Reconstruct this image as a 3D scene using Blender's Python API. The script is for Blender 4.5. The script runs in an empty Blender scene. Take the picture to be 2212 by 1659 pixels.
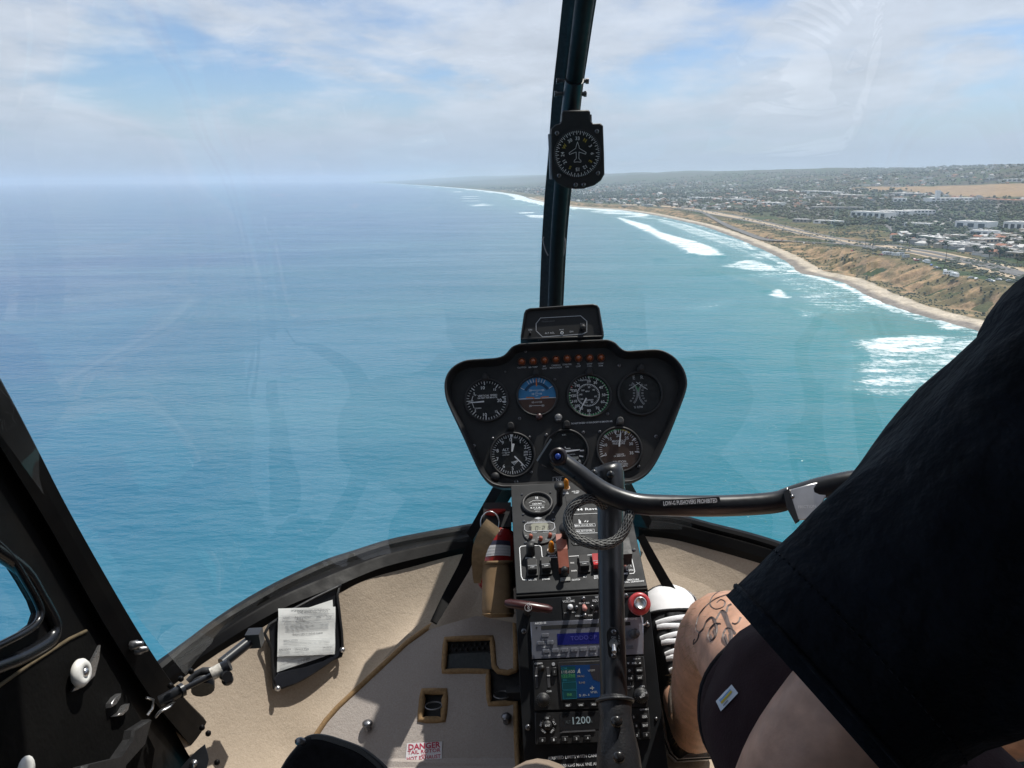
import bpy, bmesh, math, random
import numpy as np
from mathutils import Vector, Matrix
from mathutils.geometry import tessellate_polygon
from mathutils.bvhtree import BVHTree
random.seed(7); rng = np.random.default_rng(7)
sc = bpy.context.scene
COL = sc.collection
R = math.radians
# ------------------------------------------------------------------ camera
ALT = 122.0                                   # metres above the sea
PITCH, ROLL = R(15.0), R(0.44)
FPX = 1661.6                                  # focal length in pixels of a 2212 px wide picture
CAM = Vector((0, 0, ALT))
f_ = Vector((0, math.cos(PITCH), -math.sin(PITCH)))
r0 = Vector((1, 0, 0)); u0 = Vector((0, math.sin(PITCH), math.cos(PITCH)))
r_ = r0*math.cos(ROLL) - u0*math.sin(ROLL)
u_ = u0*math.cos(ROLL) + r0*math.sin(ROLL)
cd = bpy.data.cameras.new('camera'); cam = bpy.data.objects.new('camera', cd); COL.objects.link(cam)
cd.sensor_width = 36; cd.lens = 36*FPX/2212; cd.clip_start = 0.02; cd.clip_end = 120000
m3 = Matrix((r_, u_, -f_)).transposed()
cam.matrix_world = Matrix.Translation(CAM) @ m3.to_4x4()
sc.camera = cam
# ------------------------------------------------------------------ light
SUN_EL, SUN_AZ = R(64.5), R(42)                 # azimuth measured from straight ahead towards the right
SUN_DIR = Vector((math.sin(SUN_AZ)*math.cos(SUN_EL), math.cos(SUN_AZ)*math.cos(SUN_EL), math.sin(SUN_EL)))
sl = bpy.data.lights.new('sun', 'SUN'); sl.energy = 3.6; sl.angle = R(0.55); sl.color = (1, .955, .88)
so = bpy.data.objects.new('sun', sl); COL.objects.link(so)
so.rotation_euler = SUN_DIR.to_track_quat('Z', 'Y').to_euler(); so.location = (0, 0, 4000)
w = bpy.data.worlds.new('World'); sc.world = w; w.use_nodes = True
wn = w.node_tree.nodes; wl = w.node_tree.links; wn.clear()
def WN(t, **k):
    n = wn.new(t)
    for a, b in k.items(): setattr(n, a, b)
    return n
def wmath(op, a, b=None, c=None):
    n = WN('ShaderNodeMath', operation=op)
    for i, v in enumerate((a, b, c)):
        if v is None: continue
        if isinstance(v, (int, float)): n.inputs[i].default_value = v
        else: wl.new(v, n.inputs[i])
    return n.outputs[0]
sky = WN('ShaderNodeTexSky', sky_type='NISHITA'); sky.sun_disc = False
sky.sun_elevation = SUN_EL; sky.sun_rotation = SUN_AZ; sky.altitude = 100; sky.air_density = 1.0; sky.dust_density = .5; sky.ozone_density = 3.0
tc = WN('ShaderNodeTexCoord'); sep = WN('ShaderNodeSeparateXYZ'); wl.new(tc.outputs['Generated'], sep.inputs[0])
den = wmath('ADD', wmath('MAXIMUM', sep.outputs[2], 0.0), 0.13)
cx_ = wmath('DIVIDE', sep.outputs[0], den); cy_ = wmath('DIVIDE', sep.outputs[1], den)
cmb = WN('ShaderNodeCombineXYZ'); wl.new(cx_, cmb.inputs[0]); wl.new(cy_, cmb.inputs[1])
mp = WN('ShaderNodeMapping'); mp.inputs['Location'].default_value = (4.7, 1.7, 0); mp.inputs['Scale'].default_value = (1.0, .75, 1)
wl.new(cmb.outputs[0], mp.inputs[0])
n1 = WN('ShaderNodeTexNoise'); n1.inputs['Scale'].default_value = .75; n1.inputs['Detail'].default_value = 9; n1.inputs['Roughness'].default_value = .56; n1.inputs['Distortion'].default_value = .35
wl.new(mp.outputs[0], n1.inputs['Vector'])
n2 = WN('ShaderNodeTexNoise'); n2.inputs['Scale'].default_value = 2.6; n2.inputs['Detail'].default_value = 8; n2.inputs['Roughness'].default_value = .6
wl.new(mp.outputs[0], n2.inputs['Vector'])
mr = WN('ShaderNodeMapRange', interpolation_type='SMOOTHSTEP'); mr.inputs['From Min'].default_value = .36; mr.inputs['From Max'].default_value = .53
wl.new(wmath('ADD', wmath('MULTIPLY', n1.outputs['Fac'], .8), wmath('MULTIPLY', n2.outputs['Fac'], .2)), mr.inputs['Value'])
shade = WN('ShaderNodeMapRange'); shade.inputs['From Min'].default_value = .3; shade.inputs['From Max'].default_value = .75; shade.inputs['To Min'].default_value = .8; shade.inputs['To Max'].default_value = 1.08
wl.new(n2.outputs['Fac'], shade.inputs['Value'])
ccol = WN('ShaderNodeVectorMath', operation='SCALE'); ccol.inputs[0].default_value = (6.0, 6.4, 7.1); wl.new(shade.outputs[0], ccol.inputs['Scale'])
mix = WN('ShaderNodeMixRGB'); wl.new(wmath('MULTIPLY', mr.outputs[0], .88), mix.inputs[0])
tnt = WN('ShaderNodeMixRGB', blend_type='MULTIPLY'); tnt.inputs[0].default_value = 1; tnt.inputs[2].default_value = (.86, .90, 1.0, 1); wl.new(sky.outputs[0], tnt.inputs[1]); wl.new(tnt.outputs[0], mix.inputs[1]); wl.new(ccol.outputs[0], mix.inputs[2])
# the thick low air of the marine layer, paler and greyer towards the horizon all round
lowf = WN('ShaderNodeMapRange', interpolation_type='SMOOTHSTEP'); lowf.inputs['From Min'].default_value = .0; lowf.inputs['From Max'].default_value = .12; lowf.inputs['To Min'].default_value = .95; lowf.inputs['To Max'].default_value = 0.
wl.new(sep.outputs[2], lowf.inputs['Value'])
mix2 = WN('ShaderNodeMixRGB'); wl.new(lowf.outputs[0], mix2.inputs[0]); wl.new(mix.outputs[0], mix2.inputs[1]); mix2.inputs[2].default_value = (3.7, 4.55, 5.75, 1)
mix = mix2
bg = WN('ShaderNodeBackground'); bg.inputs['Strength'].default_value = .085
wo = WN('ShaderNodeOutputWorld'); wl.new(mix.outputs[0], bg.inputs[0]); wl.new(bg.outputs[0], wo.inputs[0])
vs = sc.view_settings; vs.view_transform = 'Standard'; vs.look = 'None'; vs.exposure = 0.6; vs.gamma = 1; vs.use_curve_mapping = False
cy = sc.cycles
cy.use_denoising = True; cy.max_bounces = 7; cy.diffuse_bounces = 3; cy.glossy_bounces = 3; cy.transmission_bounces = 4
cy.transparent_max_bounces = 16; cy.volume_bounces = 1; cy.caustics_reflective = False; cy.caustics_refractive = False
cy.sample_clamp_indirect = 6
# ------------------------------------------------------------------ pixels -> places
def ray(px, py): return f_ + r_*((px-1106)/FPX) - u_*((py-829.5)/FPX)
def P(px, py, d): return CAM + ray(px, py)*d
def ground(px, py, z=0.0):
    r = ray(px, py); t = (z-ALT)/r.z
    return CAM + r*t
def zoom(x0, y0, x1, w_):
    k = (x1-x0)/w_/1.822784
    f = lambda x, y: (x0/1.822784 + x*k, y0/1.822784 + y*k)
    f.k = k
    return f
Z1 = zoom(1700, 1150, 2750, 2177); Z2 = zoom(1900, 1850, 2650, 2212); Z3 = zoom(1950, 2300, 2700, 1719)
Z4 = zoom(0, 1450, 1000, 1054); Z5 = zoom(900, 2000, 2150, 2025); Z6 = zoom(2500, 1800, 4032, 2076)
Z7 = zoom(2050, 0, 2550, 664); Z8 = zoom(2200, 600, 4032, 2212)
Y2 = zoom(2500, 2200, 3100, 1208); Y3 = zoom(550, 2450, 1050, 1445); Y4 = zoom(0, 2350, 650, 1600); Y8 = zoom(1800, 1850, 2150, 893)
ZD = lambda x, y: (x, y)
ZD.k = 1.0
# helicopter frame: origin at the camera, a = right, b = forward, c = up; it banks a little to the left
BANK = R(3.4)
Lx = (r_*math.cos(BANK) + u_*math.sin(BANK)).normalized()
Uz = Vector((0, 0, 1)); Uz = (Uz - Lx*Uz.dot(Lx)).normalized()
Fy = Uz.cross(Lx).normalized()
def H(a, b, c): return CAM + Lx*a + Fy*b + Uz*c
def toH(p):
    d = p-CAM
    return Vector((d.dot(Lx), d.dot(Fy), d.dot(Uz)))
def hplane(px, py, axis, val):
    """where a pixel's ray meets the helicopter plane axis = val (0 a, 1 b, 2 c)"""
    r = ray(px, py); ax = (Lx, Fy, Uz)[axis]
    return CAM + r*(val/r.dot(ax))
def pixel_of(p):
    d = p-CAM; z = d.dot(f_)
    return (1106+FPX*d.dot(r_)/z, 829.5-FPX*d.dot(u_)/z)
# ------------------------------------------------------------------ materials
MATS = {}
def M(name, col, rough=.5, metal=0., var=.12, scale=40., bump=0., bscale=300., spec=.5, emis=None, sheen=0., bdist=.001, detail=6, col2=None, coat=0.):
    if name in MATS: return MATS[name]
    m = bpy.data.materials.new(name); m.use_nodes = True; nt = m.node_tree; N = nt.nodes; L = nt.links
    b = N['Principled BSDF']
    b.inputs['Metallic'].default_value = metal; b.inputs['Specular IOR Level'].default_value = spec
    b.inputs['Sheen Weight'].default_value = sheen; b.inputs['Coat Weight'].default_value = coat
    t = N.new('ShaderNodeTexCoord')
    nz = N.new('ShaderNodeTexNoise'); nz.inputs['Scale'].default_value = scale; nz.inputs['Detail'].default_value = detail
    L.new(t.outputs['Object'], nz.inputs['Vector'])
    cr = N.new('ShaderNodeMixRGB'); c = Vector(col[:3])
    lo = c*(1-var); hi = c*(1+var)
    if col2 is not None: lo, hi = c, Vector(col2[:3])
    cr.inputs[1].default_value = (*lo, 1); cr.inputs[2].default_value = (*[min(1, x) for x in hi], 1)
    rp = N.new('ShaderNodeMapRange'); rp.inputs['From Min'].default_value = .3; rp.inputs['From Max'].default_value = .7
    L.new(nz.outputs['Fac'], rp.inputs['Value']); L.new(rp.outputs[0], cr.inputs[0]); L.new(cr.outputs[0], b.inputs['Base Color'])
    rr = N.new('ShaderNodeMapRange'); rr.inputs['From Min'].default_value = .3; rr.inputs['From Max'].default_value = .7
    rr.inputs['To Min'].default_value = max(.02, rough*.85); rr.inputs['To Max'].default_value = min(1, rough*1.15)
    n3 = N.new('ShaderNodeTexNoise'); n3.inputs['Scale'].default_value = scale*2.3; n3.inputs['Detail'].default_value = 5
    L.new(t.outputs['Object'], n3.inputs['Vector']); L.new(n3.outputs['Fac'], rr.inputs['Value']); L.new(rr.outputs[0], b.inputs['Roughness'])
    if bump:
        bn = N.new('ShaderNodeTexNoise'); bn.inputs['Scale'].default_value = bscale; bn.inputs['Detail'].default_value = 4
        L.new(t.outputs['Object'], bn.inputs['Vector'])
        bp = N.new('ShaderNodeBump'); bp.inputs['Strength'].default_value = bump; bp.inputs['Distance'].default_value = bdist
        L.new(bn.outputs['Fac'], bp.inputs['Height']); L.new(bp.outputs[0], b.inputs['Normal'])
    if emis:
        b.inputs['Emission Color'].default_value = (*emis[:3], 1); b.inputs['Emission Strength'].default_value = emis[3]
    MATS[name] = m
    return m
def glass_mat(name, tint=(1, 1, 1), ior=1.5, rough=0.0, dirt=0.0, k=1.0):
    m = bpy.data.materials.new(name); m.use_nodes = True; N = m.node_tree.nodes; L = m.node_tree.links; N.clear()
    o = N.new('ShaderNodeOutputMaterial'); t = N.new('ShaderNodeBsdfTransparent'); t.inputs[0].default_value = (*tint, 1)
    g = N.new('ShaderNodeBsdfGlossy'); g.inputs['Roughness'].default_value = rough
    f0 = ((ior-1)/(ior+1))**2*1.35                  # both faces of a thin pane
    lw = N.new('ShaderNodeLayerWeight'); lw.inputs[0].default_value = .5
    pw = N.new('ShaderNodeMath'); pw.operation = 'POWER'; pw.inputs[1].default_value = 5; L.new(lw.outputs['Facing'], pw.inputs[0])
    mu = N.new('ShaderNodeMath'); mu.operation = 'MULTIPLY_ADD'; mu.inputs[1].default_value = (1-f0)*k; mu.inputs[2].default_value = f0*k; L.new(pw.outputs[0], mu.inputs[0])
    mx = N.new('ShaderNodeMixShader'); L.new(mu.outputs[0], mx.inputs[0]); L.new(t.outputs[0], mx.inputs[1]); L.new(g.outputs[0], mx.inputs[2])
    out = mx
    if dirt:
        d = N.new('ShaderNodeBsdfDiffuse'); d.inputs[0].default_value = (.8, .8, .8, 1)
        tcn = N.new('ShaderNodeTexCoord'); nz = N.new('ShaderNodeTexNoise'); nz.inputs['Scale'].default_value = 9; nz.inputs['Detail'].default_value = 9
        L.new(tcn.outputs['Object'], nz.inputs['Vector'])
        vo = N.new('ShaderNodeTexVoronoi'); vo.inputs['Scale'].default_value = 16; L.new(tcn.outputs['Object'], vo.inputs['Vector'])
        sp = N.new('ShaderNodeMath'); sp.operation = 'LESS_THAN'; sp.inputs[1].default_value = .028; L.new(vo.outputs['Distance'], sp.inputs[0])
        s2 = N.new('ShaderNodeMath'); s2.operation = 'MULTIPLY'; s2.inputs[1].default_value = .0; L.new(sp.outputs[0], s2.inputs[0])
        rm = N.new('ShaderNodeMapRange'); rm.inputs['From Min'].default_value = .35; rm.inputs['From Max'].default_value = .8; rm.inputs['To Min'].default_value = dirt*.4; rm.inputs['To Max'].default_value = dirt*1.6
        L.new(nz.outputs['Fac'], rm.inputs['Value'])
        ad = N.new('ShaderNodeMath'); L.new(rm.outputs[0], ad.inputs[0]); L.new(s2.outputs[0], ad.inputs[1])
        m2 = N.new('ShaderNodeMixShader'); L.new(ad.outputs[0], m2.inputs[0]); L.new(mx.outputs[0], m2.inputs[1]); L.new(d.outputs[0], m2.inputs[2]); out = m2
    L.new(out.outputs[0], o.inputs[0])
    return m
# ------------------------------------------------------------------ mesh building
WORLD = {}
class MB:
    def __init__(s): s.v = []; s.f = []; s.m = []; s.sm = []
    def add(s, vs, fs, mi=0, smooth=False):
        o = len(s.v); s.v.extend([tuple(x) for x in vs])
        for f in fs: s.f.append(tuple(i+o for i in f)); s.m.append(mi); s.sm.append(smooth)
        return s
    def build(s, name, mats, parent=None, origin=None, **props):
        me = bpy.data.meshes.new(name)
        if not isinstance(mats, (list, tuple)): mats = [mats]
        arr = np.array(s.v, dtype=float).reshape(-1, 3)
        if origin is None:
            lo, hi = arr.min(0), arr.max(0); origin = Vector(((lo[0]+hi[0])/2, (lo[1]+hi[1])/2, lo[2]))
        origin = Vector(origin)
        arr = arr - np.array(origin)
        me.from_pydata(arr.tolist(), [], s.f)
        for m in mats: me.materials.append(m)
        me.polygons.foreach_set('material_index', s.m); me.polygons.foreach_set('use_smooth', s.sm)
        me.update()
        o = bpy.data.objects.new(name, me); COL.objects.link(o)
        o.location = origin; WORLD[o] = Matrix.Translation(origin)
        if parent is not None:
            o.parent = parent; o.matrix_parent_inverse = WORLD[parent].inverted()
        for k, v in props.items(): o[k] = v
        return o
def empty(name, loc, label, cat, group=None):
    o = bpy.data.objects.new(name, None); COL.objects.link(o); o.location = loc; o.empty_display_size = .05
    WORLD[o] = Matrix.Translation(Vector(loc)); o['label'] = label; o['category'] = cat
    if group: o['group'] = group
    return o
def frame_of(d, up=Vector((0, 0, 1))):
    d = d.normalized()
    if abs(d.dot(up)) > .97: up = Vector((0, 1, 0)) if abs(d.y) < .9 else Vector((1, 0, 0))
    a = d.cross(up).normalized(); b = a.cross(d).normalized()
    return a, b
def tube(mb, pts, r, seg=12, mi=0, caps=True, closed=False, flat=None, up=None):
    """swept tube; r a number or a list; flat=(ka,kb) squashes the section"""
    pts = [Vector(p) for p in pts]; n = len(pts); rs = r if isinstance(r, (list, tuple)) else [r]*n
    ka, kb = flat if flat else (1, 1)
    vs = []; prev = None
    for i, p in enumerate(pts):
        if closed: d = pts[(i+1) % n]-pts[i-1]
        else: d = pts[min(i+1, n-1)]-pts[max(i-1, 0)]
        d.normalize()
        if prev is None:
            a, b = frame_of(d, up or Vector((0, 0, 1)))
        else:
            a = (prev - d*prev.dot(d)).normalized(); b = a.cross(d).normalized()
        if up is not None: a, b = frame_of(d, up)
        prev = a
        for k in range(seg):
            t = 2*math.pi*k/seg
            vs.append(p + a*(math.cos(t)*rs[i]*ka) + b*(math.sin(t)*rs[i]*kb))
    fs = []
    for i in range(n if closed else n-1):
        j = (i+1) % n
        for k in range(seg):
            k2 = (k+1) % seg
            fs.append((i*seg+k, i*seg+k2, j*seg+k2, j*seg+k))
    mb.add(vs, fs, mi, True)
    if caps and not closed:
        o = len(mb.v)-len(vs)
        for i, rev in ((0, 0), (n-1, 1)):
            ids = [o+i*seg+k for k in range(seg)]
            vv = [mb.v[q] for q in ids]
            mb.add(vv, [tuple(range(seg)) if rev else tuple(reversed(range(seg)))], mi, False)
    return mb
def spline(pts, n=8, closed=False):
    """Catmull-Rom through the points"""
    pts = [Vector(p) for p in pts]; out = []; m = len(pts)
    for i in range(m if closed else m-1):
        if closed: p0, p1, p2, p3 = pts[i-1], pts[i], pts[(i+1) % m], pts[(i+2) % m]
        else: p0, p1, p2, p3 = pts[max(i-1, 0)], pts[i], pts[i+1], pts[min(i+2, m-1)]
        for k in range(n):
            t = k/n
            out.append(.5*((2*p1)+(p2-p0)*t+(2*p0-5*p1+4*p2-p3)*t*t+(3*p1-p0-3*p2+p3)*t**3))
    if not closed: out.append(pts[-1])
    return out
def box(mb, c, ax, ay, az, mi=0):
    """c centre; ax, ay, az half-extent vectors"""
    c = Vector(c); vs = [c+ax*x+ay*y+az*z for z in (-1, 1) for y in (-1, 1) for x in (-1, 1)]
    mb.add(vs, [(0, 2, 3, 1), (4, 5, 7, 6), (0, 1, 5, 4), (2, 6, 7, 3), (0, 4, 6, 2), (1, 3, 7, 5)], mi)
def loft_crisp(mb, rings, mi=0, caps=(True, True)):
    """like loft, but the edges between profile points stay sharp"""
    n = len(rings[0])
    for k in range(n):
        k2 = (k+1) % n; vs = []
        for rg in rings: vs += [rg[k], rg[k2]]
        mb.add(vs, [(2*i, 2*i+1, 2*i+3, 2*i+2) for i in range(len(rings)-1)], mi, True)
    if caps[0]: mb.add(rings[0], [tuple(reversed(range(n)))], mi)
    if caps[1]: mb.add(rings[-1], [tuple(range(n))], mi)
def ball(mb, c, r, mi=0, nu=12, nv=7, sc3=(1, 1, 1), axes=None):
    c = Vector(c); X, Y, Z = axes or (Vector((1, 0, 0)), Vector((0, 1, 0)), Vector((0, 0, 1)))
    vs = []
    for i in range(nv+1):
        ph = math.pi*i/nv
        for k in range(nu):
            t = 2*math.pi*k/nu
            vs.append(c + X*(r*sc3[0]*math.sin(ph)*math.cos(t)) + Y*(r*sc3[1]*math.sin(ph)*math.sin(t)) + Z*(r*sc3[2]*math.cos(ph)))
    fs = [(i*nu+k, (i+1)*nu+k, (i+1)*nu+(k+1) % nu, i*nu+(k+1) % nu) for i in range(nv) for k in range(nu)]
    mb.add(vs, fs, mi, True)
def loft(mb, rings, mi=0, caps=(False, False), smooth=True, closed=True):
    n = len(rings[0]); vs = [p for rg in rings for p in rg]; fs = []
    for i in range(len(rings)-1):
        for k in range(n if closed else n-1):
            fs.append((i*n+k, i*n+(k+1) % n, (i+1)*n+(k+1) % n, (i+1)*n+k))
    mb.add(vs, fs, mi, smooth)
    if caps[0]: mb.add(rings[0], [tuple(reversed(range(n)))], mi)
    if caps[1]: mb.add(rings[-1], [tuple(range(n))], mi)
class Plane:
    def __init__(s, O, U, N): s.O = Vector(O); s.U = U.normalized(); s.N = N.normalized(); s.V = s.N.cross(s.U).normalized()
    def pt(s, u, v, n=0.): return s.O + s.U*u + s.V*v + s.N*n
    def pix(s, px, py, n=0.):
        r = ray(px, py); t = (s.O + s.N*n - CAM).dot(s.N)/r.dot(s.N); d = CAM + r*t - s.O
        return (d.dot(s.U), d.dot(s.V))
def tess(loops):
    """triangles of a polygon with holes; loops of 2-D points -> (flat points, triangles)"""
    pts = [p for l in loops for p in l]
    tr = tessellate_polygon([[Vector((p[0], p[1], 0)) for p in l] for l in loops])
    out = []
    for t in tr:
        a, b, c = (pts[i] for i in t)
        ar = (b[0]-a[0])*(c[1]-a[1])-(b[1]-a[1])*(c[0]-a[0])
        if abs(ar) < 1e-14: continue
        out.append(tuple(t) if ar > 0 else (t[0], t[2], t[1]))
    return pts, out
def circ(u, v, r, seg=32, a0=0, a1=360, ry=None):
    """points clockwise-angle convention: angle from the top, clockwise"""
    n = seg
    full = abs(a1-a0) >= 359.9
    return [(u+r*math.sin(R(a0+(a1-a0)*i/(n if full else n-1))), v+(ry or r)*math.cos(R(a0+(a1-a0)*i/(n if full else n-1)))) for i in range(n)]
def rrect(u0, v0, u1, v1, rad, seg=5):
    out = []
    for cx, cy_, a in ((u1-rad, v1-rad, 0), (u1-rad, v0+rad, 90), (u0+rad, v0+rad, 180), (u0+rad, v1-rad, 270)):
        for i in range(seg+1):
            t = R(a+90*i/seg); out.append((cx+rad*math.sin(t), cy_+rad*math.cos(t)))
    return out
GLY = {}
def glyphs(s, bold):
    k = (s, bold)
    if k in GLY: return GLY[k]
    cu = bpy.data.curves.new('t', 'FONT'); cu.body = s; cu.resolution_u = 2; cu.fill_mode = 'FRONT'; cu.offset = bold; cu.align_x = 'CENTER'
    ob = bpy.data.objects.new('t', cu); me = ob.to_mesh()
    vs = [(v.co.x, v.co.y) for v in me.vertices]; fs = [tuple(p.vertices) for p in me.polygons]
    ob.to_mesh_clear(); bpy.data.objects.remove(ob); bpy.data.curves.remove(cu)
    if vs:
        x0 = min(v[0] for v in vs); x1 = max(v[0] for v in vs); c = (x0+x1)/2
        vs = [(x-c, y-.35) for x, y in vs]
        GLY[k] = (vs, fs, x1-x0)
    else: GLY[k] = ([], [], 0)
    return GLY[k]
class Kit:
    """builds on a plane, in the coordinates of one enlarged view"""
    def __init__(s, z, pl, ref):
        s.z = z; s.pl = pl
        a = pl.pix(*z(ref[0]-50, ref[1])); b = pl.pix(*z(ref[0]+50, ref[1])); s.k = math.dist(a, b)/100
    nref = 0.
    def uv(s, x, y): return s.pl.pix(*s.z(x, y), s.nref)
    def prism(s, mb, loops, n0, n1, mi=0, bev=0., smooth=False):
        """loops in metres on the plane; raised from n0 to n1"""
        if not isinstance(loops[0][0], (tuple, list)): loops = [loops]
        pts, tr = tess(loops)
        top = [s.pl.pt(u, v, n1) for u, v in pts]
        if bev and len(loops) == 1:
            l = loops[0]; cx = sum(p[0] for p in l)/len(l); cy_ = sum(p[1] for p in l)/len(l)
            ext = max(math.dist(p, (cx, cy_)) for p in l); q = max(.2, 1-bev/ext)
            top = [s.pl.pt(cx+(u-cx)*q, cy_+(v-cy_)*q, n1) for u, v in pts]
            mid = [s.pl.pt(u, v, n1-bev) for u, v in pts]; n = len(pts)
            ar = sum(l[i-1][0]*l[i][1]-l[i][0]*l[i-1][1] for i in range(n))
            fs = [(i, (i+1) % n, n+(i+1) % n, n+i) if ar > 0 else ((i+1) % n, i, n+i, n+(i+1) % n) for i in range(n)]
            mb.add(mid+top, fs, mi, True)
            n1 = n1-bev
        mb.add(top, tr, mi)
        for l in loops:
            n = len(l); ar = sum(l[i-1][0]*l[i][1]-l[i][0]*l[i-1][1] for i in range(n))
            vs = [s.pl.pt(u, v, n0) for u, v in l]+[s.pl.pt(u, v, n1) for u, v in l]
            mb.add(vs, [(i, (i+1) % n, n+(i+1) % n, n+i) if ar > 0 else ((i+1) % n, i, n+i, n+(i+1) % n) for i in range(n)], mi, smooth)
    def P(s, mb, xy, n0, n1, mi=0, bev=0.): s.prism(mb, [s.uv(*p) for p in xy], n0, n1, mi, bev)
    def B(s, mb, x0, y0, x1, y1, n0, n1, mi=0, rad=None, bev=0.0006):
        """rounded box given by two corners of the view (top-left, bottom-right) at the plane's own axes"""
        cu, cv = s.uv((x0+x1)/2, (y0+y1)/2); w2 = (x1-x0)/2*s.k
        a = s.uv((x0+x1)/2, y0); b = s.uv((x0+x1)/2, y1); h2 = abs(a[1]-b[1])/2
        if rad is None: rad = .15*min(w2, h2)
        s.prism(mb, rrect(cu-w2, cv-h2, cu+w2, cv+h2, rad), n0, n1, mi, bev, True)
        return cu, cv, w2, h2
    def D(s, mb, x, y, r, n0, n1, mi=0, seg=28, bev=0.):
        u, v = s.uv(x, y); s.prism(mb, circ(u, v, r*s.k, seg), n0, n1, mi, bev, True)
    def lathe(s, mb, x, y, prof, mi=0, seg=28, off=(0, 0)):
        """profile of (radius in view pixels, n in metres)"""
        u, v = s.uv(x, y); u += off[0]; v += off[1]
        rings = [[s.pl.pt(u+max(r, .01)*s.k*math.cos(2*math.pi*k/seg), v+max(r, .01)*s.k*math.sin(2*math.pi*k/seg), n) for k in range(seg)] for r, n in prof]
        loft(mb, rings, mi)
    def ring(s, mb, x, y, r_out, r_in, n0, n1, mi=0, seg=40):
        d = (n1-n0)
        s.lathe(mb, x, y, [(r_out, n0), (r_out, n1-d*.3), (r_out-(r_out-r_in)*.25, n1), (r_in+(r_out-r_in)*.2, n1), (r_in, n1-d*.4), (r_in, n0)], mi, seg)
    def arc(s, mb, x, y, r_out, r_in, a0, a1, n, mi=0, seg=40):
        u, v = s.uv(x, y); A = circ(u, v, r_out*s.k, seg, a0, a1); B_ = circ(u, v, r_in*s.k, seg, a0, a1)
        full = abs(a1-a0) >= 359.9; m = seg
        vs = [s.pl.pt(*p, n) for p in A+B_]
        mb.add(vs, [((i+1) % m, i, m+i, m+(i+1) % m)[::-1] if False else (i, m+i, m+(i+1) % m, (i+1) % m) for i in range(m if full else m-1)], mi)
    def line(s, mb, xy, w_, n, mi=0, closed=False, metres=False):
        pts = list(xy) if metres else [s.uv(*p) for p in xy]
        if closed: pts = pts+[pts[0]]
        w2 = w_*s.k/2
        for (x0, y0), (x1, y1) in zip(pts, pts[1:]):
            d = math.hypot(x1-x0, y1-y0) or 1; ex, ey = (x1-x0)/d*w2*.5, (y1-y0)/d*w2*.5; nx, ny = -(y1-y0)/d*w2, (x1-x0)/d*w2
            mb.add([s.pl.pt(x0-ex-nx, y0-ey-ny, n), s.pl.pt(x1+ex-nx, y1+ey-ny, n), s.pl.pt(x1+ex+nx, y1+ey+ny, n), s.pl.pt(x0-ex+nx, y0-ey+ny, n)], [(0, 1, 2, 3)], mi)
    def ticks(s, mb, x, y, r_out, r_in, angs, w_, n, mi=0):
        u, v = s.uv(x, y)
        for a in angs:
            sa, ca = math.sin(R(a)), math.cos(R(a))
            s.line(mb, [(u+r_in*s.k*sa, v+r_in*s.k*ca), (u+r_out*s.k*sa, v+r_out*s.k*ca)], w_, n, mi, metres=True)
    def T(s, mb, txt, x, y, h, n, mi=0, ang=0., bold=.012, width=None, at=None):
        """text: cap height h in view pixels along the plane, centred at x, y; width squeezes it to that many pixels"""
        vs, fs, wd = glyphs(txt, bold)
        if not vs: return
        u, v = at if at else s.uv(x, y); kk = h*s.k/.70; kx = kk
        if width: kx = width*s.k/wd
        ca, sa = math.cos(R(ang)), math.sin(R(ang))
        mb.add([s.pl.pt(u+ca*a*kx-sa*b*kk, v+sa*a*kx+ca*b*kk, n) for a, b in vs], fs, mi)
    def needle(s, mb, x0, y0, x1, y1, w0, w1, n0, n1, mi=0):
        a = s.uv(x0, y0); b = s.uv(x1, y1); d = math.dist(a, b); nx, ny = -(b[1]-a[1])/d*s.k/2, (b[0]-a[0])/d*s.k/2
        s.prism(mb, [(a[0]-nx*w0, a[1]-ny*w0), (b[0]-nx*w1, b[1]-ny*w1), (b[0]+nx*w1, b[1]+ny*w1), (a[0]+nx*w0, a[1]+ny*w0)], n0, n1, mi)
def screw(k, x, y, r, parent, name='screw', n=0., mat=None):
    mb = MB(); k.lathe(mb, x, y, [(r, n), (r*.95, n+.0012), (r*.5, n+.0021), (0, n+.0024)], 0, 12)
    a = random.uniform(0, 90); u, v = k.uv(x, y)
    for d in (a, a+90):
        k.line(mb, [(u-r*.55*k.k*math.cos(R(d)), v-r*.55*k.k*math.sin(R(d))), (u+r*.55*k.k*math.cos(R(d)), v+r*.55*k.k*math.sin(R(d)))], r*.3, n+.0026, 1, metres=True)
    return mb.build(name, [mat or SCREW, BLACK], parent)
# =================================================================== the coast
def vnoise(x, y, seed=0):
    xi = np.floor(x).astype(np.int64); yi = np.floor(y).astype(np.int64); xf = x-xi; yf = y-yi
    def hsh(a, b):
        h = (a*374761393 + b*668265263 + seed*1274126177) & 0xffffffff
        h = ((h ^ (h >> 13))*1274126177) & 0xffffffff
        return ((h ^ (h >> 16)) & 0xffff)/65535.0
    u = xf*xf*(3-2*xf); v = yf*yf*(3-2*yf)
    return (hsh(xi, yi)*(1-u)+hsh(xi+1, yi)*u)*(1-v) + (hsh(xi, yi+1)*(1-u)+hsh(xi+1, yi+1)*u)*v
def fbm(x, y, oct_=4, seed=0):
    s = 0; a = .5; t = 0
    for i in range(oct_):
        s = s + a*vnoise(x*2**i, y*2**i, seed+i); t += a; a *= .5
    return s/t
def sstep(a, b, x): t = np.clip((x-a)/(b-a), 0, 1); return t*t*(3-2*t)
def g8(x, y, z=0.): p = ground(*Z8(x, y), z); return (p.x, p.y)
def gd(x, y, z=0.): p = ground(x, y, z); return (p.x, p.y)
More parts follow.
